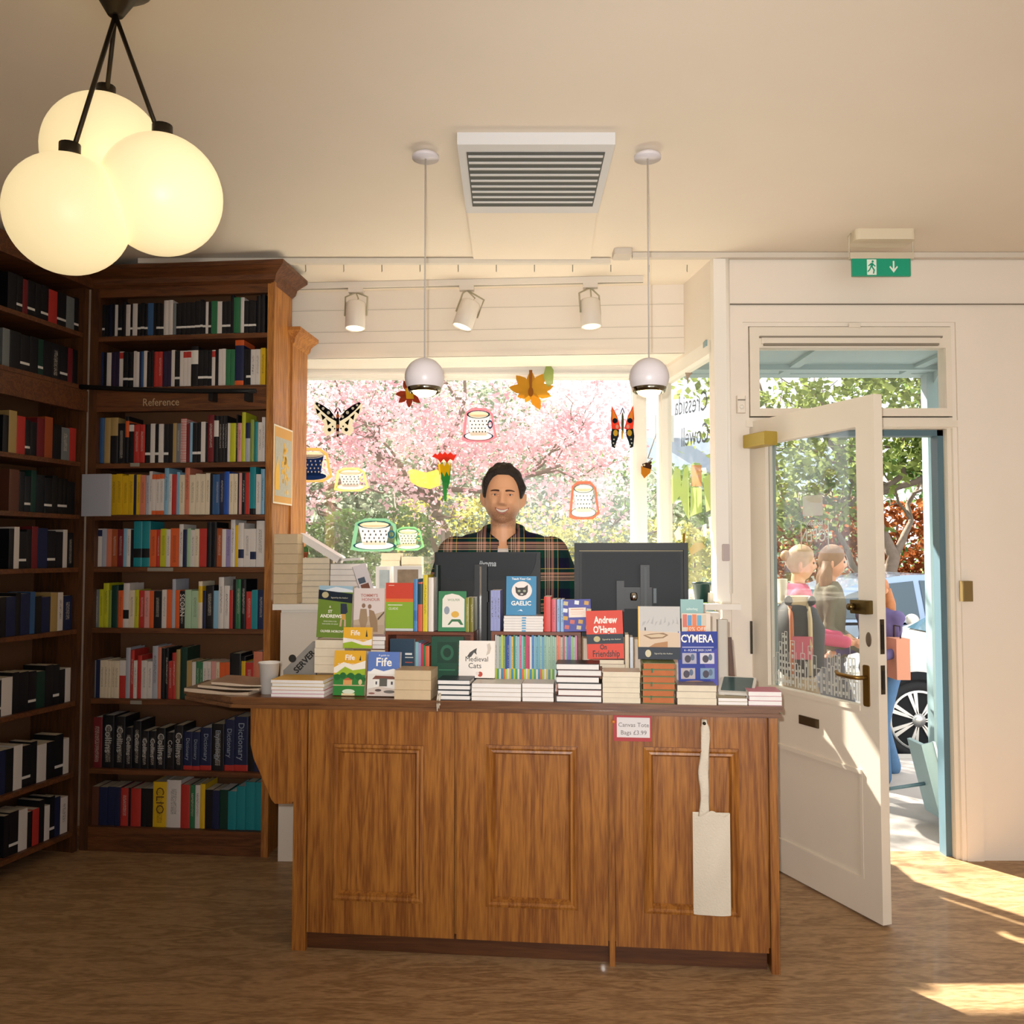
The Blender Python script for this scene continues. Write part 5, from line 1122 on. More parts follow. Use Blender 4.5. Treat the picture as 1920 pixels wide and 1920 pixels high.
while x < gr_-.03:
    w_ = rnd.uniform(.014, .032); top_ = gb_+.02+rnd.uniform(.10, .26)*(1-.35*(x-gl_)/(gr_-gl_)); lw = .0035
    z0_ = gb_+.012
    m.box((x, .0268, z0_), (x+lw, .0275, top_), 0, DM); m.box((x+w_-lw, .0268, z0_), (x+w_, .0275, top_), 0, DM); m.box((x+lw, .0268, top_-lw), (x+w_-lw, .0275, top_), 0, DM)
    for k in range(int((top_-z0_)/.03)):
        if rnd.random() < .75: zz_ = z0_+.012+k*.03; m.box((x+w_*.3, .0268, zz_), (x+w_*.7, .0275, zz_+rnd.uniform(.008, .018)), 0, DM)
    if rnd.random() < .3: m.box((x+w_*.45, .0268, top_), (x+w_*.55, .0275, top_+.05), 0, DM)
    x += w_*rnd.uniform(.9, 1.25)
m.build('skyline_sticker', ST, dr)
# latch plate on the right jamb
c = P(1806, 1108, YW-.012); m = MB(); m.rbox((c.x-.02, YW-.05, c.z-.05), (c.x+.03, YW-.012, c.z+.05), .004, axis='z')
tag(m.build('door_latch_keep', mat('keep_brass', '#8a7448', .4, metal=.5)), 'brass latch keep on the right door jamb', 'latch')
# a small dark hinge plate on the left jamb
c = P(1408, 1195, YW-.01); m = MB(); m.box((c.x-.004, YW-.02, c.z-.08), (c.x+.006, YW-.009, c.z+.08))
m.build('hinge', DARKM, dr)

# ================================================================ things on the window seat
I4 = Matrix.Identity(4); SZ = SILL+.0045
stack(I4, 512, 557, 1001, 1134, 7, 4.362, .13, Tp, [bm('#a8906a'), bm('#8c7452')], 'thick tan paperback on the tall stack left of window seat', z0=SZ, jit=.003)
stack(I4, 561, 617, 1046, 1128, 8, 4.47, .13, Cp, [bm('#3c4454'), bm('#d8cdb8'), bm('#c2b49a')], 'cream edged book beside the tall tan stack', z0=SILL+.0003, jit=.005)
_, z3 = stack(I4, 618, 680, 1057, 1130, 7, 4.44, .13, Wp, [bm('#3a3432'), bm('#8c7a54'), bm('#d6d0ce')], 'book in the window seat stack topped by an open leaning book', z0=SILL+.0003, jit=.005)
def leaning(px0, py0, px1, py1, th, Y, d, cov, label, pages=PAGEW):
    """book lying edge on, sloping from (px0,py0) down to (px1,py1)"""
    a = P(px0, py0, Y); b = P(px1, py1, Y); L_ = (b-a).length; ang = math.atan2(b.z-a.z, b.x-a.x)
    M = T(a.x, Y+d, a.z) @ RY(-ang) @ LIE
    return make_book('book', M, th, d, L_, cov, pages, True, label, None)
leaning(557, 1010, 632, 1056, .034, 4.47, .14, bm('#e6dedd'), 'white hardback leaning steeply across the window seat stacks')
leaning(640, 1052, 676, 1050, .012, 4.5, .12, bm('#e9e5e2'), 'white booklet lying flat on top of the middle window stack')
o, A = facing(I4, 678, 703, 1046, 1110, 4.36, .03, bm('#ddd6da'), 'white hardback with small pictures leaning to the right on the window seat', tilt=.2, rz=.25, roll=-.3, z0=SILL+.02)
A.rect(.1, .45, .6, .62, '#4a5a6a'); A.rect(.15, .2, .75, .42, '#7a4a36'); A.done()
# small white display stands with book
WF = mat('stand_white', '#efebe6', .4)
def stand(px0, px1, py0, py1, Y, label, pic=None):
    a = P(px0, py1, Y); b = P(px1, py0, Y); z0_ = SILL; t = thing('display_stand', label, 'display stand', ((a.x+b.x)/2, Y, z0_))
    fw_ = .018; m = MB(); m.box((a.x, Y, z0_+fw_), (a.x+fw_, Y+.012, b.z-fw_)); m.box((b.x-fw_, Y, z0_+fw_), (b.x, Y+.012, b.z-fw_)); m.box((a.x, Y, b.z-fw_), (b.x, Y+.012, b.z)); m.box((a.x, Y, z0_), (b.x, Y+.012, z0_+fw_))
    m.build('frame', WF, t)
    m = MB(); m.tube([((a.x+fw_), Y+.014, b.z-.01), ((a.x+b.x)/2, Y+.10, z0_+.006)], .007, 6); m.build('strut', WF, t)
    if pic: m = MB(); m.box((a.x+fw_, Y+.004, z0_+fw_), (b.x-fw_, Y+.008, b.z-fw_)); m.build('picture', pic, t)
stand(704, 737, 1062, 1120, 4.5, 'white framed picture stand, left of two on window seat', mat('pale_picture', '#b9c4c8', .6, var=.2, vscale=30))
stand(738, 791, 1061, 1120, 4.46, 'white framed picture stand with brown landscape on window seat', mat('brown_picture', '#a08a72', .6, var=.5, vscale=25))
stack(I4, 713, 750, 1037, 1097, 6, 5.0, .13, Cp, [bm('#d8cbb0')], 'cream paperback at the window pane behind the picture stands', z0=SILL+.0003, jit=.004)
stack(I4, 752, 790, 1044, 1097, 5, 5.0, .13, Cp, [bm('#cdc3aa'), bm('#8c8a5c')], 'cream paperback at the pane, stack nearest the left monitor', z0=SILL+.0003, jit=.004)
o, A = facing(I4, 776, 808, 1051, 1100, 4.7, .02, bm('#a8b6c4'), 'pale blue grey book standing on the window seat beside left monitor', tilt=.1, z0=SILL+.0003); A.rect(.3, .5, .7, .7, '#d8dee4'); A.done()
PT = mat('terracotta', '#b5613a', .8); CG = mat('cactus_green', '#4f7f3c', .7, var=.2, vscale=40)
for px, lab in ((563, 'tiny terracotta cactus pot, left of the pair on the book stack'), (573, 'tiny terracotta cactus pot, right of the pair on the book stack')):
    c = P(px, 1044, 4.54); zc_ = SILL+.0003+(P(560, 1046, 4.47).z-SILL); t = thing('cactus_pot', lab, 'cactus', (c.x, 4.54, zc_))
    m = MB(); m.lathe([(.001, 0), (.010, 0), (.013, .022), (.015, .022), (.015, .028), (.012, .028), (.011, .02), (.001, .02)], 18, 0, T(c.x, 4.54, zc_+.001), cap=False); m.build('pot', PT, t)
    m = MB(); m.ball((c.x, 4.54, zc_+.04), .014, 14, 10, 0, None, (1, 1, 1.3)); m.build('cactus', CG, t)
c = P(1316, 1130, 4.6); t = thing('plant_pot', 'dark teal pot on the window seat right of the large monitor', 'pot', (c.x-.02, 4.75, SILL))
m = MB(); m.lathe([(.001, 0), (.035, 0), (.048, .09), (.052, .09), (.052, .102), (.045, .102), (.042, .09), (.001, .085)], 26, 0, T(c.x-.0, 4.6, SILL+.001), cap=False); m.build('pot', mat('dark_teal_glaze', '#16302c', .3), t)
stack(I4, 1292, 1336, 1112, 1131, 3, 4.8, .14, Wp, [bm('#b8bccb'), bm('#e6e2de')], 'pale book at the side window behind the teal pot', z0=SILL+.0003)
# ================================================================ street outside
PZ, RD = -.05, -.16
st('trim_8', mat('pavement_slabs', '#a8a098', .9, var=.15, vscale=2.5), ((-9, YG+.16, PZ-.2), (9, 6.75, PZ)))
st('trim_9', mat('asphalt', '#77767a', .9, var=.15, vscale=9, bump=.2, bscale=90), ((-30, 6.9, RD-.1), (30, 13.2, RD)))
st('trim_10', mat('kerb_stone', '#b0aaa0', .85, var=.1), ((-30, 6.75, RD-.1), (30, 6.9, PZ+.005)))
st('trim_11', mat('verge_grass', '#6f8a3c', .95, var=.35, vscale=5), ((-60, 13.2, RD-.1), (60, 90, RD+.06)))
BARK = mat('bark', '#7a6a5c', .9, var=.3, vscale=12, bump=.4, bscale=30)
def foliage(m, c, R, n, size, rnd, clump=14, mi=0, fill=.45, flat=.7, shadecut=None, spread=1.25):
    """leaf or blossom clusters of small bent quads inside an ellipsoid"""
    k = 0
    while k < n:
        while True:
            d = Vector((rnd.gauss(0, 1), rnd.gauss(0, 1), rnd.gauss(0, 1)))
            if d.length > .1: break
        d.normalize(); r = fill+(1-fill)*rnd.random()**.6
        cc = Vector(c)+Vector((d.x*R[0]*r, d.y*R[1]*r, d.z*R[2]*r))
        if shadecut and shadecut(cc): k += 1; continue
        for _ in range(clump):
            k += 1
            p = cc+Vector((rnd.gauss(0, 1), rnd.gauss(0, 1), rnd.gauss(0, .7)))*size*spread
            a = Vector((rnd.gauss(0, 1), rnd.gauss(0, 1), rnd.gauss(0, flat))).normalized()
            b = a.cross(Vector((rnd.gauss(0, 1), rnd.gauss(0, 1), rnd.gauss(0, 1)))).normalized()
            s_ = size*rnd.uniform(.6, 1.2)
            o = len(m.v); m.v += [p-a*s_*.5, p+b*s_*.32, p+a*s_*.5, p-b*s_*.32]
            m.f.append([o, o+1, o+2, o+3]); m.m.append(mi); m.sm.append(False)
def branchy(m, p0, p1, r, rnd, depth=3):
    n = 5; pts = [p0.lerp(p1, i/n)+Vector((rnd.gauss(0, 1), rnd.gauss(0, 1), rnd.gauss(0, 1)))*(.05*(p1-p0).length if 0 < i < n else 0) for i in range(n+1)]
    m.tube(pts, r, 7, 0, [r*(1-.55*i/n) for i in range(n+1)])
    if depth:
        for _ in range(3):
            q = pts[rnd.randint(2, n)]; d = (p1-p0).normalized()*.6+Vector((rnd.gauss(0, .8), rnd.gauss(0, .6), rnd.gauss(.25, .5)))
            branchy(m, q, q+d.normalized()*(p1-p0).length*.62, r*.45, rnd, depth-1)
def tree(name, label, cat, base, trunk_top, r, crowns, mat_, size, seed, group=None, depth=3, cut=None, clump=14):
    rnd = random.Random(seed); t = thing(name, label, cat, base, 0, group)
    m = MB(); branchy(m, Vector(base), Vector(trunk_top), r, rnd, depth); 
    for c, R, n in crowns[:5]: branchy(m, Vector(trunk_top), Vector(c)+Vector((0, 0, -R[2]*.1)), r*.4, rnd, 2)
    m.build('trunk', BARK, t)
    m = MB()
    for c, R, n in crowns: foliage(m, c, R, n, size, rnd, clump=clump, shadecut=cut)
    m.build('blossom' if 'cherry' in name else 'foliage', mat_, t)
    return t
BLOS = leafmat('cherry_blossom', '#d6a0a9', '#f2dadb', .25, .5)
LEAF1 = leafmat('spring_leaves', '#4f6230', '#929c58', .3, .5); LEAF2 = leafmat('dark_leaves', '#3f5a34', '#7d9456', .3, .4); LEAF3 = leafmat('yellow_leaves', '#9a9a3c', '#d2cc7c', .3, .5)
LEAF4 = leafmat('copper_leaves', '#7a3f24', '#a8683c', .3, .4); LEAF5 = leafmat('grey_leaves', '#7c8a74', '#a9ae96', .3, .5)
cr = [((-2.7, 9.6, 3.6), (2.3, 1.2, 1.35), 9000), ((-.5, 9.3, 3.45), (1.9, 1.1, 1.15), 7500), ((-3.0, 9.0, 2.55), (1.5, .8, .5), 3000), ((-1.3, 9.0, 2.6), (1.5, .9, .5), 3000), ((.5, 9.1, 2.45), (.85, .7, .5), 1900), ((.75, 9.6, 2.9), (.7, .8, .6), 1200), ((-1.2, 9.8, 4.5), (2.4, 1.4, .6), 2600), ((-.3, 8.8, 1.95), (1.3, .4, .3), 420), ((-2.6, 8.8, 1.95), (1.1, .4, .2), 420), ((.9, 8.9, 1.95), (.5, .3, .35), 260)]
tree('cherry_tree', 'pink blossoming cherry tree filling the shop window view', 'tree', (-.75, 10.0, RD), (-.9, 9.7, 2.1), .09, cr, BLOS, .066, 11, clump=12, depth=2)
cr = [((-2.8, 12.2, 2.1), (2.4, .8, 1.9), 7500), ((-.4, 12.4, 2.2), (1.7, .8, 1.8), 6600), ((-5.6, 12.4, 2.2), (2.0, .9, 1.8), 1500), ((1.2, 12.5, 1.7), (1.2, .7, 1.0), 2200)]
tree('bushy_tree', 'olive green bushy tree behind the pink cherry', 'tree', (-.8, 12.6, RD), (-.6, 12.4, 1.2), .12, cr, LEAF5, .10, 12, depth=2)
cr = [((-.6, 9.9, 1.4), (.9, .5, .8), 3200), ((.5, 9.9, 1.25), (1.0, .5, .85), 3400)]
tree('shrub', 'yellow green shrub under the cherry, seen around the man', 'shrub', (.1, 9.9, RD), (.1, 9.9, .6), .05, cr, LEAF3, .06, 13, depth=1)
def hedge(name, label, a, b, mt, n, size, seed, cat='hedge'):
    rnd = random.Random(seed); c = [(a[i]+b[i])/2 for i in range(3)]; t = thing(name, label, cat, (c[0], c[1], a[2]))
    m = MB()
    for i in range(int(abs(b[0]-a[0])/.5)+1): x = a[0]+.2+i*.5; m.tube([(x, c[1], a[2]), (x+.05, c[1], b[2]-.15)], .02, 5)
    m.build('stems', BARK, t)
    m = MB()
    for _ in range(n):
        x, y, z = rnd.uniform(a[0], b[0]), rnd.uniform(a[1], b[1]), rnd.uniform(a[2], b[2])
        if rnd.random() < .6: y = a[1]+rnd.uniform(0, .12)
        z += .05*math.sin(x*4)+.04*math.sin(x*11)
        p = Vector((x, y, z)); d = Vector((rnd.gauss(0, 1), rnd.gauss(-.5, 1), rnd.gauss(0, 1))).normalized(); e = d.cross(Vector((rnd.gauss(0, 1), rnd.gauss(0, 1), rnd.gauss(0, 1)))).normalized()
        s_ = size*rnd.uniform(.6, 1.2); o = len(m.v); m.v += [p-d*s_*.5, p+e*s_*.35, p+d*s_*.5, p-e*s_*.35]; m.f.append([o, o+1, o+2, o+3]); m.m.append(0); m.sm.append(False)
    m.build('foliage', mt, t)
hedge('hedge', 'clipped dark green hedge below the blossom at left of window', (-3.4, 8.1, RD), (-.75, 8.6, 1.86), LEAF2, 12000, .06, 21)
hedge('hedge', 'low green hedge behind the right monitor, under the cherry', (-.7, 8.3, RD), (1.35, 8.7, 1.38), LEAF1, 7000, .06, 22)
hedge('hedge', 'copper brown beech hedge beyond the blue car', (3.75, 13.4, RD), (7.2, 14.2, 2.3), LEAF4, 7000, .12, 23)
hedge('hedge', 'yellow green hedge seen through the corner pane', (1.35, 12.3, RD), (3.3, 12.9, 1.9), LEAF3, 3500, .11, 24)
cr = [((4.2, 11.8, 3.5), (1.9, 1.1, 1.2), 3000), ((6.0, 12.3, 4.0), (2.2, 1.2, 1.4), 3200), ((4.0, 12.2, 2.2), (1.0, .6, .6), 900), ((6.2, 12.0, 2.7), (1.0, .6, .5), 800)]
tree('street_tree', 'leafy green tree seen through the door and fan light', 'tree', (5.0, 12.2, RD), (5.0, 12.2, 2.3), .13, cr, LEAF1, .13, 14)
cr = [((8.2, 16, 3.0), (3, 1.5, 2.2), 1800), ((2.8, 17, 1.8), (1.4, 1.2, 1.6), 1400), ((12, 17, 3), (3, 2, 2.5), 1200)]
tree('street_tree', 'dark tree far beyond the copper hedge', 'tree', (8, 16.5, RD), (8, 16.2, 2), .2, cr, LEAF2, .2, 15)
cr = [((-6, 20, 3.2), (4, 1.5, 3.4), 5000), ((-2.2, 20, 3), (3.4, 1.5, 3.2), 6000), ((1.5, 21, 2.0), (2.4, 1.5, 1.9), 2800), ((5.5, 22, 2.0), (3, 2, 1.6), 1600)]
tree('background_trees', 'hazy grey green trees furthest behind the cherry', 'trees', (0, 21, RD), (0, 21, 1.5), .2, cr, LEAF5, .28, 16)
def house(x0, x1, Y, h, lab, col):
    t = thing('house', lab, 'house', ((x0+x1)/2, Y, RD)); m = MB(); m.box((x0, Y, RD), (x1, Y+6, h)); m.build('walls', mat('render_'+col.strip('#'), col, .9), t)
    m = MB(); m.add([(x0-.3, Y-.3, h), (x1+.3, Y-.3, h), (x1+.3, Y+6.3, h), (x0-.3, Y+6.3, h), (x0+.6, Y+3, h+2.2), (x1-.6, Y+3, h+2.2)], [(0, 1, 5, 4), (2, 3, 4, 5), (0, 4, 3), (1, 2, 5), (3, 2, 1, 0)]); m.build('roof', mat('slate', '#74808c', .8), t)
    m = MB(); m.box((x0+1.2, Y+2.7, h+1.2), (x0+1.9, Y+3.3, h+3.0)); m.build('chimney', mat('render_'+col.strip('#'), col), t)
    for k in range(3):
        xx = x0+(x1-x0)*(.2+.28*k); m = MB(); m.box((xx, Y-.04, h-1.6), (xx+.8, Y+.02, h-.5)); m.build('window', mat('house_window', '#8a98a4', .3), t)
house(4.1, 12.0, 30, 3.6, 'grey stone house with slate roof seen through the corner pane', '#b3aca4')
house(-1.0, 3.6, 34, 2.3, 'pale low house glimpsed at the right edge of big window', '#d8d4cc')
# ---------------------------------------------------------------- cars
def car(M, L, label, paint, flip=False, name='car'):
    t = thing(name, label, 'car', M=M); 
    lo = [(-.5, .20), (-.495, .34), (-.49, .55), (-.46, .66), (-.30, .80), (-.22, .88), (.36, .92), (.47, .92), (.5, .80), (.5, .45), (.495, .22)]
    base = [(u*L, z) for u, z in lo]
    gh = [(-.20*L, .89), (-.13*L, 1.06), (-.06*L, 1.25), (.02*L, 1.37), (.10*L, 1.42), (.18*L, 1.43), (.26*L, 1.38), (.36*L, 1.18), (.46*L, .93)]
    W = .9; m = MB()
    def ring(profile, w_, sh=0): return [(p[0]*(1-sh), w_, p[1]) for p in profile]
    secs = [(-W, .02, .0), (-W+.06, .0, .0), (W-.06, 0, 0), (W, .02, 0)]
    vs = []; 
    full = base[:6]+[(-.20*L, .895)]+[(.43*L, .925)]+base[7:]
    N = len(full)
    for w_, sh, _ in secs: vs += ring(full, w_, sh)
    fs = []
    for s_ in range(3):
        for i in range(N): j = (i+1) % N; fs.append((s_*N+i, s_*N+j, (s_+1)*N+j, (s_+1)*N+i))
    fs += [tuple(range(N))[::-1], tuple(range(3*N, 4*N))]
    m.add(vs, fs)
    # cabin
    vs = []; N = len(gh)
    for w_, sc in ((-W+.05, 0), (-W+.24, 1), (W-.24, 1), (W-.05, 0)):
        for x, z in gh: vs.append((x*(1 if sc else 1.0), (w_ if z > 1.0 else (-W+.03 if w_ < 0 else W-.03)), z if sc else min(z, .93)))
    fs = []
    for s_ in range(3):
        for i in range(N-1): fs.append((s_*N+i, s_*N+i+1, (s_+1)*N+i+1, (s_+1)*N+i))
    m.add(vs, fs, 0, False); m.build('body', paint, t, local=True)
    m = MB(); GL = mat('car_window', '#2c4450', .08, spec=.8)
    for sd in (-1, 1):
        def wp(x, z): return (x, sd*(W-.045-(z-.92)*.38)+sd*.012, z)
        wins = [[(-.135*L, .97), (-.04*L, 1.22), (.03*L, 1.32), (.115*L, 1.36), (.115*L, .97)], [(.13*L, .97), (.13*L, 1.365), (.19*L, 1.36), (.26*L, 1.31), (.33*L, 1.18), (.385*L, 1.04), (.385*L, .98)]]
        for wn in wins:
            o = [wp(*p) for p in wn]; i_ = [(p[0], p[1]-sd*.01, p[2]) for p in o]; n_ = len(o)
            m.add(o+i_, [tuple(range(n_)) if sd < 0 else tuple(range(n_))[::-1]]+[(k, (k+1) % n_, n_+(k+1) % n_, n_+k) for k in range(n_)])
    for x0_, z0_, x1_, z1_ in ((-.19*L, .92, -.07*L, 1.235), (.445*L, .97, .28*L, 1.35)):
        d = .012 if x0_ < 0 else .012; m.add([(x0_-(.01 if x0_ < 0 else -.01), -W+.22, z0_+.01), (x0_-(.01 if x0_ < 0 else -.01), W-.22, z0_+.01), (x1_-(.01 if x0_ < 0 else -.01), W-.3, z1_+.01), (x1_-(.01 if x0_ < 0 else -.01), -W+.3, z1_+.01)], [(0, 1, 2, 3)])
    m.build('windows', GL, t, local=True)
    TY = mat('tyre', '#1c1c1d', .8); AL = mat('alloy', '#c9c6c0', .3, metal=.7)
    for wx in (-.33*L, .30*L):
        for sd in (-1, 1):
            A = T(wx, sd*(W-.10), .325) @ RX(PI/2)
            m = MB(); m.lathe([(.20, -.11), (.29, -.11), (.325, -.09), (.325, .09), (.29, .11), (.235, .115), (.235, .05), (.20, .05)], 40, 0, A, cap=False); m.lathe([(.001, 0), (.23, 0)], 30, 0, A, cap=False); w_ = m.build('wheel', TY, t, local=True)
            m = MB(); ys = .09*(-sd)*-1
            F_ = T(wx, sd*(W+.005), .325)
            for k in range(7):
                for off in (-.11, .11):
                    a_ = 2*PI*k/7+off; b_ = 2*PI*k/7+off*.55
                    d1 = Vector((math.cos(a_), 0, math.sin(a_))); d0 = Vector((math.cos(b_), 0, math.sin(b_))); n_ = Vector((-d1.z, 0, d1.x))
                    ps = [d0*.05-n_*.008, d1*.225-n_*.016, d1*.225+n_*.016, d0*.05+n_*.008]
                    m.add([F_ @ (p+Vector((0, -.006, 0))) for p in ps]+[F_ @ (p+Vector((0, .008, 0))) for p in ps], [(0, 1, 2, 3), (7, 6, 5, 4), (0, 4, 5, 1), (1, 5, 6, 2), (2, 6, 7, 3), (3, 7, 4, 0)])
            m.lathe([(.220, -.008), (.238, -.01), (.238, .012), (.220, .01)], 40, 0, F_ @ RX(PI/2), cap=False); m.lathe([(.001, -.016), (.045, -.012), (.055, .006), (.001, .008)], 20, 0, F_ @ RX(PI/2), cap=False)
            m.build('alloy_rim', AL, w_, local=True)
            m = MB(); m.lathe([(.325, -.005), (.385, -.005), (.385, .02), (.325, .02)], 40, 0, T(wx, sd*(W-.0), .325) @ RX(PI/2), cap=False); m.lathe([(.001, 0), (.37, 0)], 30, 0, T(wx, sd*(W+.002-.0), .325) @ RX(PI/2), cap=False) 
            m.build('wheel_arch', mat('arch_dark', '#111214', .9), t, local=True)
    DK = mat('seam_dark', '#2a2c30', .7)
    for sd in (-1, 1):
        m = MB(); 
        for x in (-.20*L, .095*L, .30*L): m.box((x-.004, sd*(W-.002), .34), (x+.004, sd*(W+.003), .92))
        m.box((-.2*L, sd*(W-.002), .335), (.3*L, sd*(W+.003), .343)); m.build('door_seams', DK, t, local=True)
        for x in (.04*L, .26*L): m = MB(); m.rbox((x-.08, sd*(W-.005) if sd > 0 else sd*(W+.03), .78), (x+.08, sd*(W+.03) if sd > 0 else sd*(W-.005), .81), .012, axis='y'); m.build('door_handle', paint, t, local=True)
    m = MB()
    for sd in (-1, 1): m.ball((-.475*L, sd*.66, .62), .1, 14, 8, 0, None, (.7, 1.6, .6))
    m.build('headlights', mat('headlight', '#dfe4e8', .1, spec=.8), t, local=True)
    m = MB()
    for sd in (-1, 1): m.ball((.49*L, sd*.68, .78), .09, 14, 8, 0, None, (.5, 1.6, .8))
    m.build('tail_lights', mat('tail_light', '#8a1c1c', .2), t, local=True)
    m = MB()
    for sd in (-1, 1): m.ball((-.15*L, sd*(W+.08), .98), .08, 12, 8, 0, None, (.8, 1.2, .8))
    m.build('door_mirror', paint, t, local=True)
    return t
PB = mat('car_paint_blue_silver', '#8a9db4', .25, metal=.5, coat=.6); PS = mat('car_paint_silver', '#c3beb6', .25, metal=.45, coat=.6)
wc = P(1722, 1345, 7.15); car(T(wc.x+.33*4.5, 8.05, RD), 4.5, 'near silver car whose spoked front wheel shows through the doorway', PS)
fc = P(1690, 1072, 9.6); car(T(fc.x-.45, 10.2, RD), 4.6, 'blue silver saloon parked beyond, its roof and side windows visible', PB)
# folded advertising board leaning on the porch, bottom right
pa_, pb_ = P(1752, 1398, 5.0), P(1796, 1490, 4.86); L_ = (pb_-pa_).length
BM_ = T(pa_) @ RY(math.atan2(pa_.z-pb_.z, pb_.x-pa_.x))
ab = thing('advertising_board', 'pale blue folded street board propped at a slant in the porch', 'street board', M=BM_)
m = MB(); m.box((-.02, 0, -.07), (L_+.12, .18, -.05)); m.box((-.02, 0, -.05), (L_+.12, .012, .0)); m.build('board', BLUEP, ab, local=True); m = MB(); m.box((-.02, -.006, -.004), (L_+.12, .016, .008)); m.build('frame', mat('board_rail', '#c8d4d8', .5), ab, local=True); m = MB(); m.tube([(L_*.8, .09, -.07), (L_*.8-.02, .09, -.30)], .01, 6); m.build('prop', BLUED, ab, local=True)
# ================================================================ people
from mathutils.bvhtree import BVHTree
SKIN = None
def skin_mat(name, c, stub=None):
    m = mat(name, c, .5, spec=.35); n = m.node_tree.nodes; l = m.node_tree.links; b = n['Principled BSDF']
    b.inputs['Subsurface Weight'].default_value = .08; b.inputs['Subsurface Radius'].default_value = (.02, .008, .004)
    return m
def tub(m, pts, rr, n=14):
    m.tube(pts, rr[0], n, 0, rr)
    for p, r in zip(pts, rr): m.ball(p, r*1.0, 14, 9)
def sec(m, rows, M=None, n=28):
    """stacked superellipse sections: (cx, cy, z, half width, half depth)"""
    vs = []; fs = []
    for cx_, cy_, z, a, b in rows:
        for k in range(n):
            t = 2*PI*k/n; c_, s_ = math.cos(t), math.sin(t)
            vs.append((cx_+a*math.copysign(abs(c_)**.85, c_), cy_+b*math.copysign(abs(s_)**.85, s_), z))
    for i in range(len(rows)-1):
        for k in range(n): j = (k+1) % n; fs.append((i*n+k, i*n+j, (i+1)*n+j, (i+1)*n+k))
    fs.append(tuple(range(n))[::-1]); L_ = (len(rows)-1)*n; fs.append(tuple(range(L_, L_+n)))
    m.add(vs, fs, 0, True, M)
def g(x, w_): return math.exp(-(x/w_)**2)
def head_point(d, man=True):
    x, y, z = d.x*.0785, d.y*.098, d.z*.127
    if d.z < 0:
        t = -d.z; k = 1-.30*t**1.7; x *= k*(1+.14*g(t-.55, .3)); 
        if d.y > 0: y *= 1-.45*t
        else: y *= 1-.06*t
        x *= 1+.16*g(t-.9, .25)*1
    else: x *= 1+.03*g(d.z-.4, .4)
    if d.y < 0:
        f = -d.y; w_ = min(1, f*2)
        nz = 0
        if -.047 < z < .03: nz = .004+.020*max(0, min(1, (.022-z)/.052))**1.2
        if z <= -.036: nz *= max(0, 1-(-.036-z)/.011)
        y -= w_*nz*g(x, .0095+.008*max(0, min(1, (.01-z)/.05)))
        y -= w_*.008*g(abs(x)-.013, .006)*g(z+.036, .008)*.9
        y += w_*.012*g(abs(x)-.031, .015)*g(z-.001, .012)
        y -= w_*.005*g(z-.022, .009)*g(abs(x)-.024, .024)
        y -= w_*.009*g(abs(x)-.044, .016)*g(z+.034, .017)
        y += w_*.004*g(abs(x)-.034-.1*(-.05-z), .005)*g(z+.055, .017)
        y -= w_*.005*g(x, .03)*g(z+.068, .016)
        y -= w_*.008*g(x, .024)*g(z+.112, .016)
        y += w_*.003*g(x, .02)*g(z+.090, .006)
    return Vector((x, y, z))
def head_mb(m, M, nu=110, nv=90, scale=1.0):
    vs = []; fs = []
    for i in range(nv+1):
        a = PI*i/nv
        for k in range(nu):
            t = 2*PI*k/nu; d = Vector((math.sin(a)*math.cos(t), math.sin(a)*math.sin(t), math.cos(a))); vs.append(head_point(d)*scale)
    for i in range(nv):
        for k in range(nu): j = (k+1) % nu; fs.append((i*nu+k, (i+1)*nu+k, (i+1)*nu+j, i*nu+j))
    o = len(m.v); m.add(vs, fs, 0, True, M)
    for s_ in (-1, 1):            # ears
        E = M @ Matrix.Scale(scale, 4) @ T(s_*.083, .008, -.018) @ RZ(-s_*.45) @ RY(s_*.16)
        m.ball((0, 0, 0), .034, 16, 12, 0, E, (.28, .55, 1.0)); m.ball((s_*.004, .012, .004), .03, 14, 10, 0, E, (.25, .45, 1.0))
def hair_mb(m, M, line, th, seed, rough=.004, scale=1.0, nu=90, nv=30):
    vs = []; fs = []
    for i in range(nv+1):
        for k in range(nu):
            t = 2*PI*k/nu; az = math.atan2(abs(math.cos(t)), -math.sin(t))     # 0 front .. pi back
            zl = line(az); pol = math.acos(max(-1, min(1, zl/.127))); a = pol*i/nv
            d = Vector((math.sin(a)*math.cos(t), math.sin(a)*math.sin(t), math.cos(a))); p = head_point(d)
            v = i/nv; e = min(1, (1-v)*5)**.5
            nn = noise.noise(Vector((p.x*45, p.y*45, p.z*30))+Vector((seed, 0, 0)))*rough+noise.noise(Vector((t*14, v*3, seed)))*rough*.6
            r = th(az, v)*e+nn*e-(.004 if i == nv else 0)
            vs.append(p*scale+d*r*scale)
    for i in range(nv):
        for k in range(nu): j = (k+1) % nu; fs.append((i*nu+k, (i+1)*nu+k, (i+1)*nu+j, i*nu+j))
    m.add(vs, fs, 0, True, M)
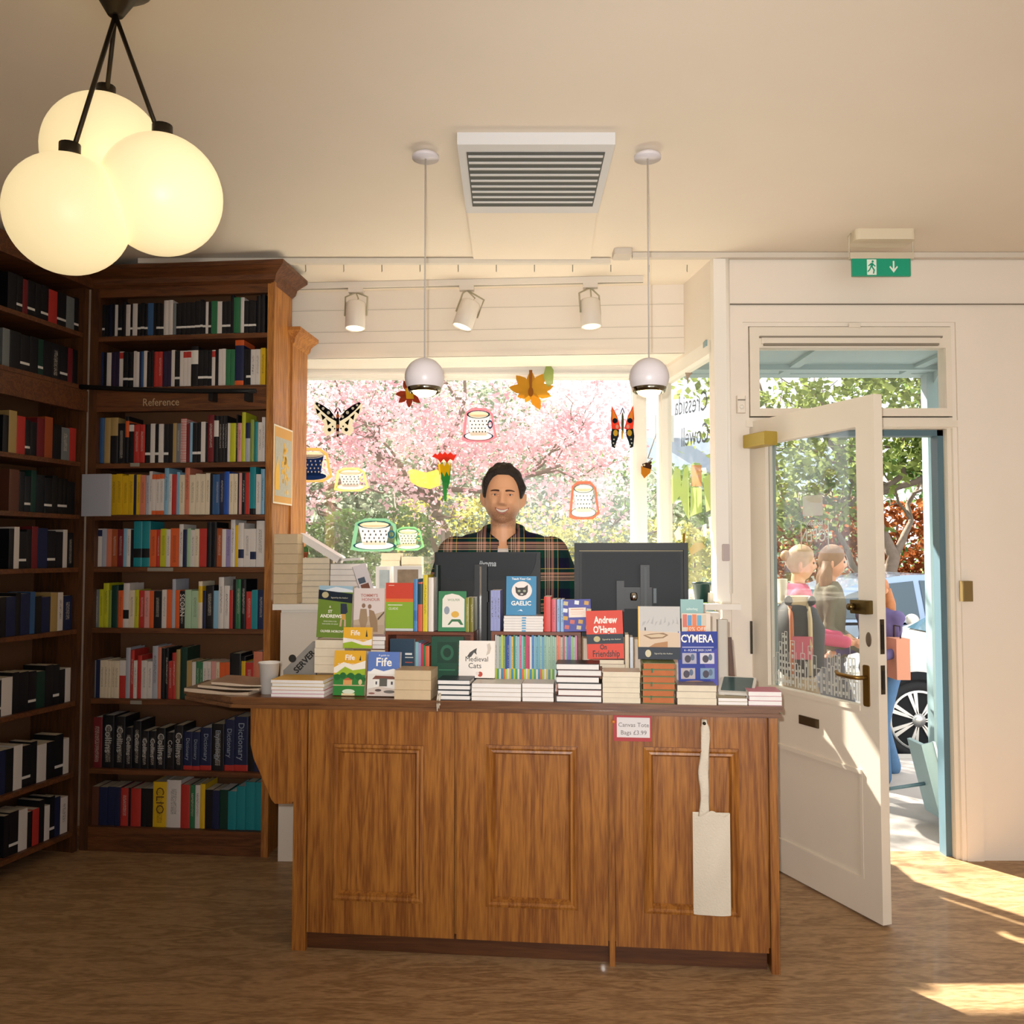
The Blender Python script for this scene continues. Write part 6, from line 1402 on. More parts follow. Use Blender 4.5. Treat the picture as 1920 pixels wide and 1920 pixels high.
def plaid():
    m = bpy.data.materials.new('plaid_flannel'); m.use_nodes = True; n = m.node_tree.nodes; l = m.node_tree.links; b = n['Principled BSDF']
    tc = n.new('ShaderNodeTexCoord'); sx = n.new('ShaderNodeSeparateXYZ'); l.new(tc.outputs['Object'], sx.inputs[0])
    outs = []
    for ax, per, off in (('X', .150, .035), ('Z', .135, .035)):
        mu = n.new('ShaderNodeMath'); mu.operation = 'MULTIPLY_ADD'; mu.inputs[1].default_value = 1/per; mu.inputs[2].default_value = off/per+20; l.new(sx.outputs[ax], mu.inputs[0])
        fr = n.new('ShaderNodeMath'); fr.operation = 'FRACT'; l.new(mu.outputs[0], fr.inputs[0])
        cr = n.new('ShaderNodeValToRGB'); cr.color_ramp.interpolation = 'CONSTANT'; e = cr.color_ramp.elements
        e[0].position = 0; e[0].color = C('#11162c'); e[1].position = .20; e[1].color = C('#0f3a2e')
        for p_, c_ in ((.46, '#cda68e'), (.50, '#0e1016'), (.53, '#cda68e'), (.555, '#0e1016'), (.575, '#cda68e'), (.62, '#0e1016'), (.65, '#c08a74'), (.73, '#10352b'), (.84, '#d0b85a'), (.862, '#1a1430')):
            x = e.new(p_); x.color = C(c_)
        l.new(fr.outputs[0], cr.inputs[0]); outs.append(cr.outputs[0])
    mx = n.new('ShaderNodeMix'); mx.data_type = 'RGBA'; mx.inputs[0].default_value = .55; l.new(outs[0], mx.inputs[6]); l.new(outs[1], mx.inputs[7])
    l.new(mx.outputs[2], b.inputs['Base Color']); b.inputs['Roughness'].default_value = .9; b.inputs['Specular IOR Level'].default_value = .1
    return m
# ---------------------------------------------------------------- the man behind the counter
MY = 3.99; hc = P(943.5, 930.5, MY); SCL = 1.045
man = thing('person', 'smiling dark haired man in tartan flannel shirt standing behind the counter', 'person', (hc.x, MY, 0))
HM = T(hc) @ RZ(-.03) @ RY(.03)
SK = skin_mat('skin', '#dfa67e'); nn_ = SK.node_tree.nodes; ll2 = SK.node_tree.links
# beard shadow: stubble grows on chin, jaw and upper lip
tc = nn_.new('ShaderNodeTexCoord'); sx = nn_.new('ShaderNodeSeparateXYZ'); ll2.new(tc.outputs['Object'], sx.inputs[0])
mr = nn_.new('ShaderNodeMapRange'); mr.inputs[1].default_value = hc.z-.045; mr.inputs[2].default_value = hc.z-.085; ll2.new(sx.outputs['Z'], mr.inputs[0])
mr2 = nn_.new('ShaderNodeMapRange'); mr2.inputs[1].default_value = hc.z-.150; mr2.inputs[2].default_value = hc.z-.132; ll2.new(sx.outputs['Z'], mr2.inputs[0])
no = nn_.new('ShaderNodeTexNoise'); no.inputs['Scale'].default_value = 260; ll2.new(tc.outputs['Object'], no.inputs['Vector'])
mu = nn_.new('ShaderNodeMath'); mu.operation = 'MULTIPLY'; ll2.new(mr.outputs[0], mu.inputs[0]); ll2.new(mr2.outputs[0], mu.inputs[1])
m3 = nn_.new('ShaderNodeMath'); m3.operation = 'MULTIPLY'; ll2.new(mu.outputs[0], m3.inputs[0]); ll2.new(no.outputs['Fac'], m3.inputs[1])
mx = nn_.new('ShaderNodeMix'); mx.data_type = 'RGBA'; mx.inputs[6].default_value = C('#dfa67e'); mx.inputs[7].default_value = C('#6e4a38'); ll2.new(m3.outputs[0], mx.inputs[0]); ll2.new(mx.outputs[2], nn_['Principled BSDF'].inputs['Base Color'])
m = MB(); head_mb(m, HM, scale=SCL)
X0, Z0 = hc.x, hc.z
zs_ = Z0-.235                                        # shoulder line
tub(m, [(X0, MY+.02, Z0-.09), (X0, MY+.015, Z0-.15), (X0, MY+.03, Z0-.215)], [.058, .057, .07])
sec(m, [(X0, MY+.02, Z0-.20, .06, .055), (X0, MY+.02, Z0-.235, .14, .075), (X0+.005, MY+.02, Z0-.29, .175, .095), (X0, MY+.02, Z0-.42, .165, .11), (X0, MY+.02, Z0-.65, .145, .105), (X0, MY+.02, .98, .165, .115), (X0, MY+.02, .88, .15, .10)])
SH = {}
for s_, ex_ in ((-1, -.30), (1, .315)):
    sh = Vector((X0+s_*.205, MY+.02, Z0-.255)); el = Vector((X0+ex_, MY+.0, Z0-.53)); wr = Vector((X0+s_*.14, 3.87, CT+.06)); SH[s_] = (sh, el, wr)
    tub(m, [sh, sh.lerp(el, .5), el], [.055, .05, .042]); tub(m, [el, el.lerp(wr, .4), wr], [.042, .040, .028])
    pc_ = wr+Vector((-s_*.03, -.055, -.02)); m.ball(wr+Vector((-s_*.02, -.04, -.015)), .045, 14, 10, 0, None, (.8, 1.1, .38))
    for k in range(4):
        b0_ = wr+Vector((-s_*(.045-.020*k)+s_*.01, -.072+.004*abs(k-1.5), -.014)); ln = (.072, .08, .074, .058)[k]
        m.tube([b0_, b0_+Vector((0, -ln*.45, -.002)), b0_+Vector((0, -ln*.8, -.014)), b0_+Vector((0, -ln, -.026))], .0095, 8, 0, [.0098, .009, .0085, .007])
    b0_ = wr+Vector((-s_*.045, -.03, -.018)); m.tube([b0_, b0_+Vector((-s_*.028, -.022, -.006)), b0_+Vector((-s_*.034, -.05, -.014))], .011, 8, 0, [.012, .0105, .008])
for s_ in (-1, 1):
    hp = Vector((X0+s_*.09, MY+.02, .92)); kn = Vector((X0+s_*.10, MY+.0, .50)); an = Vector((X0+s_*.10, MY+.03, .09))
    tub(m, [hp, hp.lerp(kn, .5), kn], [.085, .075, .055]); tub(m, [kn, kn.lerp(an, .35), an], [.055, .055, .037]); tub(m, [an+Vector((0, .02, -.045)), an+Vector((0, -.14, -.055))], [.038, .03])
remeshed(m, 'body', SK, .0042, man, smooth=3, fac=.4)
bv = BVHTree.FromPolygons([tuple(v) for v in m.v[:110*91]], [f for f in m.f if max(f) < 110*91])
def face(x, z):
    p = HM @ Vector((x*SCL, -.3, z*SCL)); d = HM.to_3x3() @ Vector((0, 1, 0)); r = bv.ray_cast(p, d); return HM.inverted() @ r[0]
HAIR = mat('dark_brown_hair', '#231811', .55, var=.5, vscale=60, bump=.6, bscale=220)
def manline(az):
    a = math.degrees(az)
    pts = [(0, .086), (25, .086), (42, .074), (52, .052), (60, .018), (67, -.012), (76, -.016), (84, .012), (98, .010), (110, -.03), (130, -.075), (180, -.082)]
    for (a0_, z0_), (a1_, z1_) in zip(pts, pts[1:]):
        if a <= a1_: return z0_+(z1_-z0_)*(a-a0_)/(a1_-a0_)
    return -.08
m = MB(); hair_mb(m, HM, manline, lambda az, v: .015+.007*max(0, math.cos(az))*(1-v)+.004*g(az-1.2, .5), 3.1, rough=.007, scale=SCL); m.build('hair', HAIR, man)
# eyes
EW_ = mat('eye_white', '#c9beb4', .3); EI = mat('eye_iris', '#332a26', .2)
for s_ in (-1, 1):
    f = face(s_*.0310, .0015); c = HM @ (f+Vector((0, .0098, 0)))
    R = HM.to_3x3().to_4x4(); m = MB(); m.ball((0, 0, 0), .0118, 18, 12, 0, T(c) @ R); m.ball((0, -.0088, -.0002), .0058, 12, 8, 1, T(c) @ R, (1, .7, 1)); m.build('eye', [EW_, EI], man)
    m = MB()    # lids narrowed by the smile
    for zz_, th_ in ((.0070, .0032), (-.0064, .0030)):
        pts = []
        for k in range(9): t = -1+k/4; xx = s_*.031+t*.0155; ff = face(xx, zz_*(1-.75*t*t)+.0008); pts.append(HM @ (Vector((ff.x, ff.y-.0008, ff.z))))
        m.tube(pts, th_, 7)
    m.build('eyelids', SK, man)
    m = MB(); pts = []
    for k in range(9): t = -1+k/4; ff = face(s_*.031+t*.0150, .0046*(1-.75*t*t)+.0006); pts.append(HM @ (Vector((ff.x, ff.y-.0030, ff.z))))
    m.tube(pts, .0009, 6); m.build('eyelashes', HAIR, man)
    m = MB(); pts = []
    for k in range(9): t = k/8; xx = s_*(.013+.038*t); ff = face(xx, .0170+.0045*math.sin(t*PI*.75)-.004*t); pts.append(HM @ (ff+Vector((0, -.0008, 0))))
    m.tube(pts, .003, 6, 0, [.0034, .0042, .0042, .004, .0036, .0034, .003, .0024, .0015]); m.build('eyebrow', mat('brow_hair', '#4a2f20', .8), man)
LIP = mat('lips', '#b06a58', .45); MD = mat('mouth_inside', '#4a211c', .6)
def sm(x): return -.0665+.0125*(abs(x)/.030)**2
m = MB(); m2_ = MB(); m4_ = MB(); up = []; dn = []; N_ = 14
for k in range(N_+1):
    x = -.029+.058*k/N_; z = sm(x); ff = face(x, z); up.append(HM @ (Vector((ff.x, ff.y-.0012, z+.0045*SCL*(1-(x/.031)**2)+z*(SCL-1)))))
    z2 = -.0775+.0225*(abs(x)/.030)**2; ff = face(x, z2); dn.append(HM @ (Vector((ff.x, ff.y-.0012, z2*SCL))))
m.tube(up, .0026, 7); m.tube(dn, .0036, 7, 0, [.0015+.0026*math.sin(PI*k/N_) for k in range(N_+1)]); m.build('lips', LIP, man)
vs = up+dn; vs = [v+Vector((0, -.0001, 0)) for v in vs]; fs = [(k, k+1, N_+2+k, N_+1+k) for k in range(N_)]
m2_.add(vs+[v+Vector((0, .004, 0)) for v in vs], fs+[tuple(2*(N_+1)+i for i in f) for f in fs]); m2_.build('mouth', MD, man)
tv = []
for k in range(1, N_): a, b = up[k], dn[k]; tv += [a.lerp(b, .10)+Vector((0, -.0030, 0)), a.lerp(b, .72)+Vector((0, -.0030, 0))]
m4_.add(tv+[v+Vector((0, .002, 0)) for v in tv], [(2*k, 2*k+2, 2*k+3, 2*k+1) for k in range(N_-2)]); m4_.build('teeth', mat('teeth', '#e3d6c4', .3), man)
# white t-shirt and flannel shirt
m = MB(); sec(m, [(X0, MY+.02, Z0-.235, .10, .078), (X0, MY+.018, Z0-.27, .155, .10), (X0, MY+.018, Z0-.33, .17, .112), (X0, MY+.02, Z0-.5, .16, .118), (X0, MY+.02, .95, .165, .12)])
remeshed(m, 'tshirt', mat('white_cotton', '#ddd5cf', .9), .007, man, 4)
m = MB()
sec(m, [(X0, MY+.03, Z0-.135, .078, .072), (X0, MY+.03, Z0-.160, .115, .085), (X0, MY+.028, Z0-.172, .170, .096), (X0, MY+.026, Z0-.196, .212, .11), (X0, MY+.025, Z0-.235, .238, .118), (X0, MY+.02, Z0-.35, .235, .14), (X0, MY+.02, Z0-.5, .215, .15), (X0, MY+.02, Z0-.7, .20, .145), (X0, MY+.02, .88, .20, .14)])
for s_ in (-1, 1):
    sh, el, wr = SH[s_]; tub(m, [sh+Vector((s_*.01, 0, -.005)), sh.lerp(el, .5)+Vector((s_*.008, 0, 0)), el], [.082, .078, .070]); tub(m, [el, el.lerp(wr, .5), wr+Vector((0, .02, .0))], [.070, .062, .045])
PLM = plaid()
o = remeshed(m, 'flannel_shirt', PLM, .008, man, 5)
# open front: cut a V
me = o.data; keep = []; ox = X0-man.location.x
for p in me.polygons:
    c = p.center+Vector((X0, MY, 0)); hw = .022+.36*max(0, (c.z-(Z0-.325)))**1.0 if c.z > Z0-.325 else (.020 if c.z > .9 else 0)
    hw = min(hw, .072)
    if not (c.y < MY-.0 and abs(c.x-X0+.004) < hw) and c.z > .8 and not (c.z > Z0-.142): keep.append(p.index)
vsx = [v.co.copy() for v in me.vertices]; fsx = [tuple(me.polygons[i].vertices) for i in keep]
used = sorted({i for f in fsx for i in f}); mp_ = {a: b for b, a in enumerate(used)}
me2 = bpy.data.meshes.new('flannel_shirt'); me2.from_pydata([vsx[i] for i in used], [], [tuple(mp_[i] for i in f) for f in fsx]); me2.materials.append(PLM)
for p in me2.polygons: p.use_smooth = True
o.data = me2
sdm = o.modifiers.new('thick', 'SOLIDIFY'); sdm.thickness = .003
for s_ in (-1, 1):     # collar
    m = MB(); rows_ = []; n_ = 12
    for k in range(n_+1):
        t = k/n_; a = PI*(.5-1.0*t) # from back to front
        ang = PI/2-t*PI*.93
        cx_, cy_ = X0+s_*math.cos(ang)*.082*(1), MY+.028+math.sin(ang)*.075
        zt_ = Z0-.122-.030*t-.058*t**3; fall = .04+.03*t
        out = .014+.014*t
        ox_, oy_ = s_*math.cos(ang), math.sin(ang)
        rows_.append([(cx_, cy_, zt_-.02), (cx_+ox_*.004, cy_+oy_*.004, zt_+.010), (cx_+ox_*.012, cy_+oy_*.012, zt_+.006), (cx_+ox_*(.012+out), cy_+oy_*(.012+out), zt_-fall)])
    vs = [p for r in rows_ for p in r]; fs = [(i*4+k, i*4+k+1, (i+1)*4+k+1, (i+1)*4+k) for i in range(n_) for k in range(3)]
    m.add(vs, fs, 0, True); oc = m.build('collar', PLM, man); sdm = oc.modifiers.new('thick', 'SOLIDIFY'); sdm.thickness = .003
    sh, el, wr = SH[s_]; d = (wr-el).normalized(); m = MB(); m.tube([wr-d*.015, wr+d*.035], .046, 16, 0, [.050, .046]); m.build('cuff', PLM, man)
m = MB()
for s_ in (-1, 1):
    hp = Vector((X0+s_*.09, MY+.02, .90)); kn = Vector((X0+s_*.10, MY+.0, .50)); an = Vector((X0+s_*.10, MY+.03, .10)); tub(m, [hp, hp.lerp(kn, .5), kn, an], [.10, .092, .075, .062])
sec(m, [(X0, MY+.02, .84, .16, .12), (X0, MY+.02, 1.0, .175, .13)])
remeshed(m, 'trousers', mat('dark_trousers', '#22252c', .9), .012, man, 3)
m = MB()
for s_ in (-1, 1): m.rbox((X0+s_*.10-.05, MY-.16, 0), (X0+s_*.10+.05, MY+.12, .07), .04)
m.f = m.f; 
for s_ in (-1, 1):
    mm_ = MB(); mm_.rbox((X0+s_*.10-.05, MY-.16, 0), (X0+s_*.10+.05, MY+.12, .07), .04); mm_.build('shoe', mat('shoe_black', '#18181a', .5), man)

# ---------------------------------------------------------------- passers-by
def passer(px, pyt, Y, face_a, label, top, toph, legs, legh, hair, hairc, longhair, armpose=.2, height=None, skinc='#c78f6c', walk=.18, tl=.95):
    ht = P(px, pyt, Y); H = ht.z-PZ; x0 = ht.x; s = H/1.65
    t = thing('person', label, 'person', (x0, Y, PZ)); R = T(x0, Y, PZ) @ RZ(face_a)      # local front is -y
    def L_(x, y, z): return R @ Vector((x*s, y*s, z*s))
    hd = R @ T(0, -.03*s, 1.525*s); SKp = mat('skin_'+skinc.strip('#'), skinc, .55)
    m = MB(); head_mb(m, hd, 44, 36, .93*s)
    tub(m, [L_(0, 0, 1.30), L_(0, -.01, 1.44)], [.052*s, .046*s])
    secr = [(0, 0, 1.38, .05, .05), (0, .0, 1.34, .13, .07), (0, 0, 1.22, .165, .10), (0, 0, 1.02, .125, .085), (0, 0, .88, .16, .11), (0, 0, .80, .14, .10)]
    sec(m, [(a*s, b*s, c*s, d*s, e*s) for a, b, c, d, e in secr], R)
    legsP = []
    for s_ in (-1, 1):
        hp, kn, an = L_(s_*.085, 0, .84), L_(s_*.09, -s_*walk*.6-.02, .46), L_(s_*.09, -s_*walk+.04, .07); legsP.append((hp, kn, an))
        tub(m, [hp, hp.lerp(kn, .5), kn], [.075*s, .068*s, .05*s]); tub(m, [kn, kn.lerp(an, .35), an], [.05*s, .05*s, .032*s]); tub(m, [an+Vector((0, 0, -.035*s)), an+(R.to_3x3() @ Vector((0, -.13*s, -.045*s)))], [.032*s, .026*s])
    arms = []
    for s_ in (-1, 1):
        sh, el, wr = L_(s_*.165, 0, 1.30), L_(s_*.21, .0-s_*.04, 1.04), L_(s_*.20, -armpose-.02, .90 if armpose < .25 else 1.0); arms.append((sh, el, wr))
        tub(m, [sh, el, wr], [.042*s, .035*s, .024*s]); dv = (wr-el).normalized(); sd = dv.cross(Vector((0, 0, 1))).normalized()
        m.ball(wr+dv*.045*s, .036*s, 12, 8, 0, None, (.8, .8, .9))
        for k in range(4): b0_ = wr+dv*.07*s+sd*(-.024+.016*k)*s; m.tube([b0_, b0_+dv*.035*s, b0_+dv*.05*s+Vector((0, 0, -.02*s))], .008*s, 6)
        b0_ = wr+dv*.03*s+sd*.03*s; m.tube([b0_, b0_+dv*.03*s+sd*.015*s+Vector((0, 0, -.008))], .009*s, 6)
    remeshed(m, 'body', SKp, .008, t, 3)
    # face details
    m = MB()
    for s_ in (-1, 1): m.ball(hd @ Vector((s_*.029*s, -.079*s, .0)), .009*s, 10, 8)
    m.build('eyes', EI, t)
    m = MB(); m.tube([hd @ Vector((-.02*s, -.088*s, -.064*s)), hd @ Vector((0, -.093*s, -.067*s)), hd @ Vector((.02*s, -.088*s, -.064*s))], .004*s, 6); m.build('lips', LIP, t)
    m = MB(); tp = secr[1:5]; sec(m, [(0, 0, 1.385*s, .075*s, .065*s)]+[(a*s, b*s, c*s, (d+.022)*s, (e+.022)*s) for a, b, c, d, e in tp]+[(0, 0, toph*s, .175*s, .125*s)], R)
    for sh, el, wr in arms: e2 = el.lerp(wr, .9 if tl > .9 else .1); tub(m, [sh, el, e2], [.062*s, .052*s, .042*s])
    remeshed(m, 'top', top, .012, t, 3)
    m = MB()
    for hp, kn, an in legsP: a2 = kn.lerp(an, 1.0 if legh == 'full' else .1); tub(m, [hp, kn, kn.lerp(an, .5), a2+Vector((0, 0, -.02))], [.09*s, .07*s, .07*s, .082*s])
    sec(m, [(0, 0, .80*s, .15*s, .115*s), (0, 0, .95*s, .15*s, .105*s)], R); remeshed(m, 'trousers', legs, .012, t, 3)
    m = MB(); hair_mb(m, hd, lambda az: .075-.15*min(1, az/1.9) if az < 1.9 else -.085, lambda az, v: .014, 5.0, scale=.93*s, nu=50, nv=20)
    if longhair == 'tail': pts = [hd @ Vector((0, .085*s, .03*s)), hd @ Vector((0, .135*s, -.02*s)), hd @ Vector((0, .14*s, -.14*s)), hd @ Vector((.0, .13*s, -.30*s)), hd @ Vector((0, .13*s, -.42*s))]; m.tube(pts, .03, 10, 0, [.02*s, .034*s, .036*s, .028*s, .008*s])
    elif longhair == 'bun': m.ball(hd @ Vector((0, .10*s, .05*s)), .04*s, 14, 10)
    else:
        for s_ in (-1, 0, 1): pts = [hd @ Vector((s_*.055*s, .04*s, .0)), hd @ Vector((s_*.075*s, .06*s, -.12*s)), hd @ Vector((s_*.08*s, .055*s, -.26*s)), hd @ Vector((s_*.07*s, .06*s, -.38*s))]; m.tube(pts, .04, 10, 0, [.04*s, .048*s, .045*s, .015*s])
    m.build('hair', hairc, t)
    for (hp, kn, an), s_ in zip(legsP, (-1, 1)):
        m = MB(); A = T(an.x, an.y, PZ) @ RZ(face_a); m.rbox((-.04*s, -.16*s, 0.001), (.04*s, .07*s, .06*s), .03*s, 0, A); m.build('shoe', mat('pale_shoe', '#c9b8a8', .6), t)
    return t, R, s
HB = mat('blonde_hair', '#a8825a', .6, var=.3, vscale=40); HBr = mat('light_brown_hair', '#7d5a3c', .6, var=.3, vscale=40); HRe = mat('auburn_hair', '#a8683c', .6, var=.3, vscale=40)
DEN = mat('blue_denim', '#4a6a8c', .9, var=.15, vscale=30)
fa = math.radians(78)   # walking to the right
w1, R1_, s1 = passer(1493, 1022, 6.0, fa, 'blonde person in pink top walking past with a dark backpack', mat('pink_top', '#b84c66', .9, var=.1), .84, mat('tan_trousers', '#8a765c', .9), 'full', 1, HB, 'bun', armpose=.3)
w2, R2_, s2 = passer(1552, 1022, 6.38, fa, 'person with long brown hair in profile behind the one in pink', mat('olive_top', '#6a6450', .9, var=.1), .84, mat('grey_trousers', '#6c6c70', .9), 'full', 1, HBr, 'long', armpose=.2)
w3, R3_, s3 = passer(1648, 1076, 6.2, math.radians(-60), 'shorter person in purple top and flared jeans behind the open door', mat('purple_top', '#5c5078', .9, var=.15), .84, DEN, 'full', 1, HRe, 'long', armpose=.3)
# backpack, shopping bag
bk = thing('backpack', 'large dark backpack with tan straps and headphones on top', 'backpack', M=R1_ @ T(-.34*s1, .03*s1, .80*s1) @ RZ(PI))
BKM = mat('dark_pack', '#2b2d2c', .8, var=.1); TAN = mat('tan_webbing', '#b8a27c', .8)
m = MB(); sec(m, [(0, 0, 0, .14, .10), (0, .0, .06, .19, .15), (0, .0, .30, .20, .16), (0, -.01, .42, .17, .12), (0, -.02, .46, .10, .07)]); m.build('main_compartment', BKM, bk, local=True)
m = MB(); m.box((.17, -.06, .12), (.225, .06, .26)); m.build('pink_pocket', mat('pink_pouch', '#a84c5c', .8), bk, local=True)
for k, yy in enumerate((-.06, .05)): m = MB(); m.tube([(.10, yy, .46), (.205, yy, .36), (.215, yy, .2), (.19, yy, .02)], .014, 6); m.build('strap', TAN if k else mat('rust_webbing', '#a8603c', .8), bk, local=True)
m = MB(); m.rbox((-.06, -.08, .44), (.12, .07, .50), .03); m.build('top_flap', TAN, bk, local=True)
hp_ = thing('headphones', 'black headphones lying on the backpack', 'headphones', M=R1_ @ T(.05, .27*s1, 1.32*s1)) if False else None
m = MB(); m.tube([(.125, .07*math.cos(a_), .47+.05*math.sin(a_)) for a_ in [PI*(1.0+k/10) for k in range(11)]], .012, 8); m.ball((.13, -.07, .475), .026, 12, 8, 0, None, (.6, 1, 1.2)); m.ball((.13, .07, .475), .026, 12, 8, 0, None, (.6, 1, 1.2)); m.build('carry_handle', mat('handle_black', '#16181c', .6), bk, local=True)
bc_ = P(1683, 1235, 6.0); sb_ = thing('shopping_bag', 'peach paper shopping bag carried beside the jeans', 'bag', (bc_.x, 6.0, bc_.z-.13))
m = MB(); m.box((-.045, -.09, 0), (.045, .09, .27)); m.build('bag_body', mat('peach_paper', '#c98a70', .8), sb_, local=True)
m = MB(); m.tube([(0, -.05, .27), (0, -.045, .35), (0, .045, .35), (0, .05, .27)], .005, 6); m.build('handle', mat('bag_cord', '#3a2c28', .8), sb_, local=True)
# pale bucket hat / coffee cup carried by the first passer-by
q = P(1464, 1132, 5.75); m = MB(); m.lathe([(.055, 0), (.058, .0), (.048, .012), (.034, .015), (.044, .16), (.040, .16), (.001, .155)], 22, 0, T(q.x, 5.75, q.z) , cap=False)
tag(m.build('bucket_hat', mat('pale_felt', '#d8ccb4', .9)), 'pale upturned bucket hat held above the backpack', 'hat')
# ================================================================ painted card stickers hung on the window glass
def F_(c, a=.97): return film('film_'+c.strip('#')+('' if a > .9 else '_t'), c, a)
class Stick:
    def __init__(s, name, label, cat, M, px, py):
        s.M = M; q = onplane(M, px, py); s.t = thing(name, label, cat, M @ q, 0); s.layers = {}; s.y = 0; s.name = name; s.mb = MB(); s.mats = []
    def poly(s, pts, col, a=.97):
        s.y += .0005; m = F_(col, a)
        if m not in s.mats: s.mats.append(m)
        qs = [onplane(s.M, x, y) for x, y in pts]; ar = sum(qs[i].x*qs[(i+1) % len(qs)].z-qs[(i+1) % len(qs)].x*qs[i].z for i in range(len(qs)))
        if ar < 0: qs = qs[::-1]
        s.mb.prism([(q.x, q.z) for q in qs], -s.y-.0004, -s.y, s.mats.index(m), s.M); return s
    def ell(s, x, y, rx, ry, col, a=.97, n=18, rot=0): 
        return s.poly([(x+rx*math.cos(2*PI*k/n)*math.cos(rot)-ry*math.sin(2*PI*k/n)*math.sin(rot), y+rx*math.cos(2*PI*k/n)*math.sin(rot)+ry*math.sin(2*PI*k/n)*math.cos(rot)) for k in range(n)], col, a)
    def ring(s, pts, k, col, a=.97):
        cx_ = sum(p[0] for p in pts)/len(pts); cy_ = sum(p[1] for p in pts)/len(pts); n = len(pts)
        inn = [(cx_+(p[0]-cx_)*k, cy_+(p[1]-cy_)*k) for p in pts]; y0 = s.y
        for i in range(n): j = (i+1) % n; s.poly([pts[i], pts[j], inn[j], inn[i]], col, a); s.y = y0
        s.y += .0005; return s
    def done(s, part='painted_card'):
        s.mb.build(part, s.mats, s.t); return s
GP = T(0, YG+.028, 0)
def leafp(x, y, ang, L_, w_): 
    c, s_ = math.cos(ang), math.sin(ang); return [(x+c*L_*u-s_*w_*v, y+s_*L_*u+c*w_*v) for u, v in ((0, 0), (.25, .8), (.6, 1), (.85, .5), (1, 0), (.85, -.5), (.6, -1), (.25, -.8))]
# black and white butterfly
b = Stick('butterfly_sticker', 'black and white patterned butterfly sticker on left of window', 'window sticker', GP, 633, 787)
for s_ in (-1, 1):
    X_ = lambda x: 634+s_*x
    b.poly([(X_(2), 790), (X_(20), 768), (X_(40), 754), (X_(46), 758), (X_(44), 770), (X_(26), 796), (X_(30), 806), (X_(22), 818), (X_(8), 812), (X_(2), 800)], '#d6cfbd')
    b.poly([(X_(3), 786), (X_(14), 770), (X_(28), 760), (X_(40), 754), (X_(43), 757), (X_(34), 768), (X_(18), 782), (X_(4), 790)], '#15151a')
    for (x, y, r) in ((36, 760, 2.2), (28, 766, 2.6), (18, 774, 3), (9, 782, 2.6)): b.ell(X_(x), y, r, r, '#e0dac8', n=10)
    for (x, y) in ((38, 771), (28, 782), (18, 792)): b.poly([(X_(x+4), y-6), (X_(x-5), y+1), (X_(x+1), y+6)], '#15151a')
    for (x, y, r) in ((16, 806, 3.6), (10, 800, 1.6), (6, 804, 1.4)): b.ell(X_(x), y, r, r, '#15151a', n=10)
    b.ell(X_(4), 770, 1.2, 6, '#2c2620', rot=-s_*.5)
b.ell(634, 796, 3, 25, '#1c1814'); b.ell(634, 780, 3, 4, '#b8703c'); b.ell(634, 800, 2.6, 4, '#c87a4c'); b.ell(634, 812, 2, 3, '#d8c8a8'); b.done()
# red butterfly at right
b = Stick('butterfly_sticker', 'red and yellow butterfly sticker at right edge of big window', 'window sticker', T(0, YG-.03, 0), 1167, 800)
for s_ in (-1, 1):
    X_ = lambda x: 1167+s_*x
    b.poly([(X_(3), 804), (X_(10), 780), (X_(20), 760), (X_(22), 785), (X_(20), 804), (X_(8), 806)], '#c84a34'); b.poly([(X_(8), 790), (X_(13), 778), (X_(19), 766), (X_(19), 790)], '#e0a040'); b.ell(X_(14), 789, 5, 5, '#1c2430', n=10); b.ell(X_(10), 800, 3, 4, '#dca890', n=10)
    b.poly([(X_(6), 806), (X_(20), 804), (X_(22), 818), (X_(20), 838), (X_(14), 841), (X_(11), 828), (X_(7), 818)], '#232a2c'); b.ell(X_(13), 812, 4.5, 6, '#d8b040', n=12)
    for (x, y) in ((16, 824), (17, 831), (14, 836)): b.ell(X_(x), y, 1.5, 1.5, '#d8d4c4', n=8)
    b.ell(X_(2), 771, 1, 7, '#4a5a74', rot=-s_*.3)
b.ell(1167, 795, 2.5, 22, '#4a4c34'); b.ell(1166, 816, 2, 9, '#c8a04c'); b.done()
def cup_st(px, py, w_, h, lab, rim, body, dot, out, a=.95, part=True, sauc=True, M=GP):
    c = Stick('teacup_sticker', lab, 'window sticker', M, px, py)
    c.ring([(px-w_*.62, py+h*.55), (px-w_*.5, py-h*.45), (px-w_*.25, py-h*.62), (px+w_*.3, py-h*.62), (px+w_*.55, py-h*.4), (px+w_*.62, py+h*.1), (px+w_*.7, py+h*.42), (px+w_*.4, py+h*.62), (px-w_*.4, py+h*.62)], .84, out, a*.9)
    if sauc: c.ring([(px+w_*.56*math.cos(2*PI*k/18), py+h*.40+h*.17*math.sin(2*PI*k/18)) for k in range(18)], .9, rim, a); c.ell(px, py+h*.40, w_*.50, h*.14, body, a)
    c.poly([(px-w_*.42, py-h*.38), (px+w_*.42, py-h*.38), (px+w_*.30, py+h*.38), (px-w_*.30, py+h*.38)], body, a); c.ring([(px+w_*.44+w_*.1*math.cos(2*PI*k/12), py-h*.02+h*.16*math.sin(2*PI*k/12)) for k in range(12)], .6, rim, a)
    c.ring([(px+w_*.44*math.cos(2*PI*k/18), py-h*.38+h*.15*math.sin(2*PI*k/18)) for k in range(18)], .84, rim, a); c.ell(px, py-h*.38, w_*.38, h*.10, '#ead9c0', a)
    n_ = 5
    for j in range(4):
        for i in range(n_): x = px+w_*(-.30+.15*i)*(1-.08*j)+(w_*.04 if j % 2 else 0); y = py-h*.14+h*.13*j; c.ell(x, y, max(1.3, w_*.022), max(1.5, w_*.03), dot, a, n=8)
    return c.done()
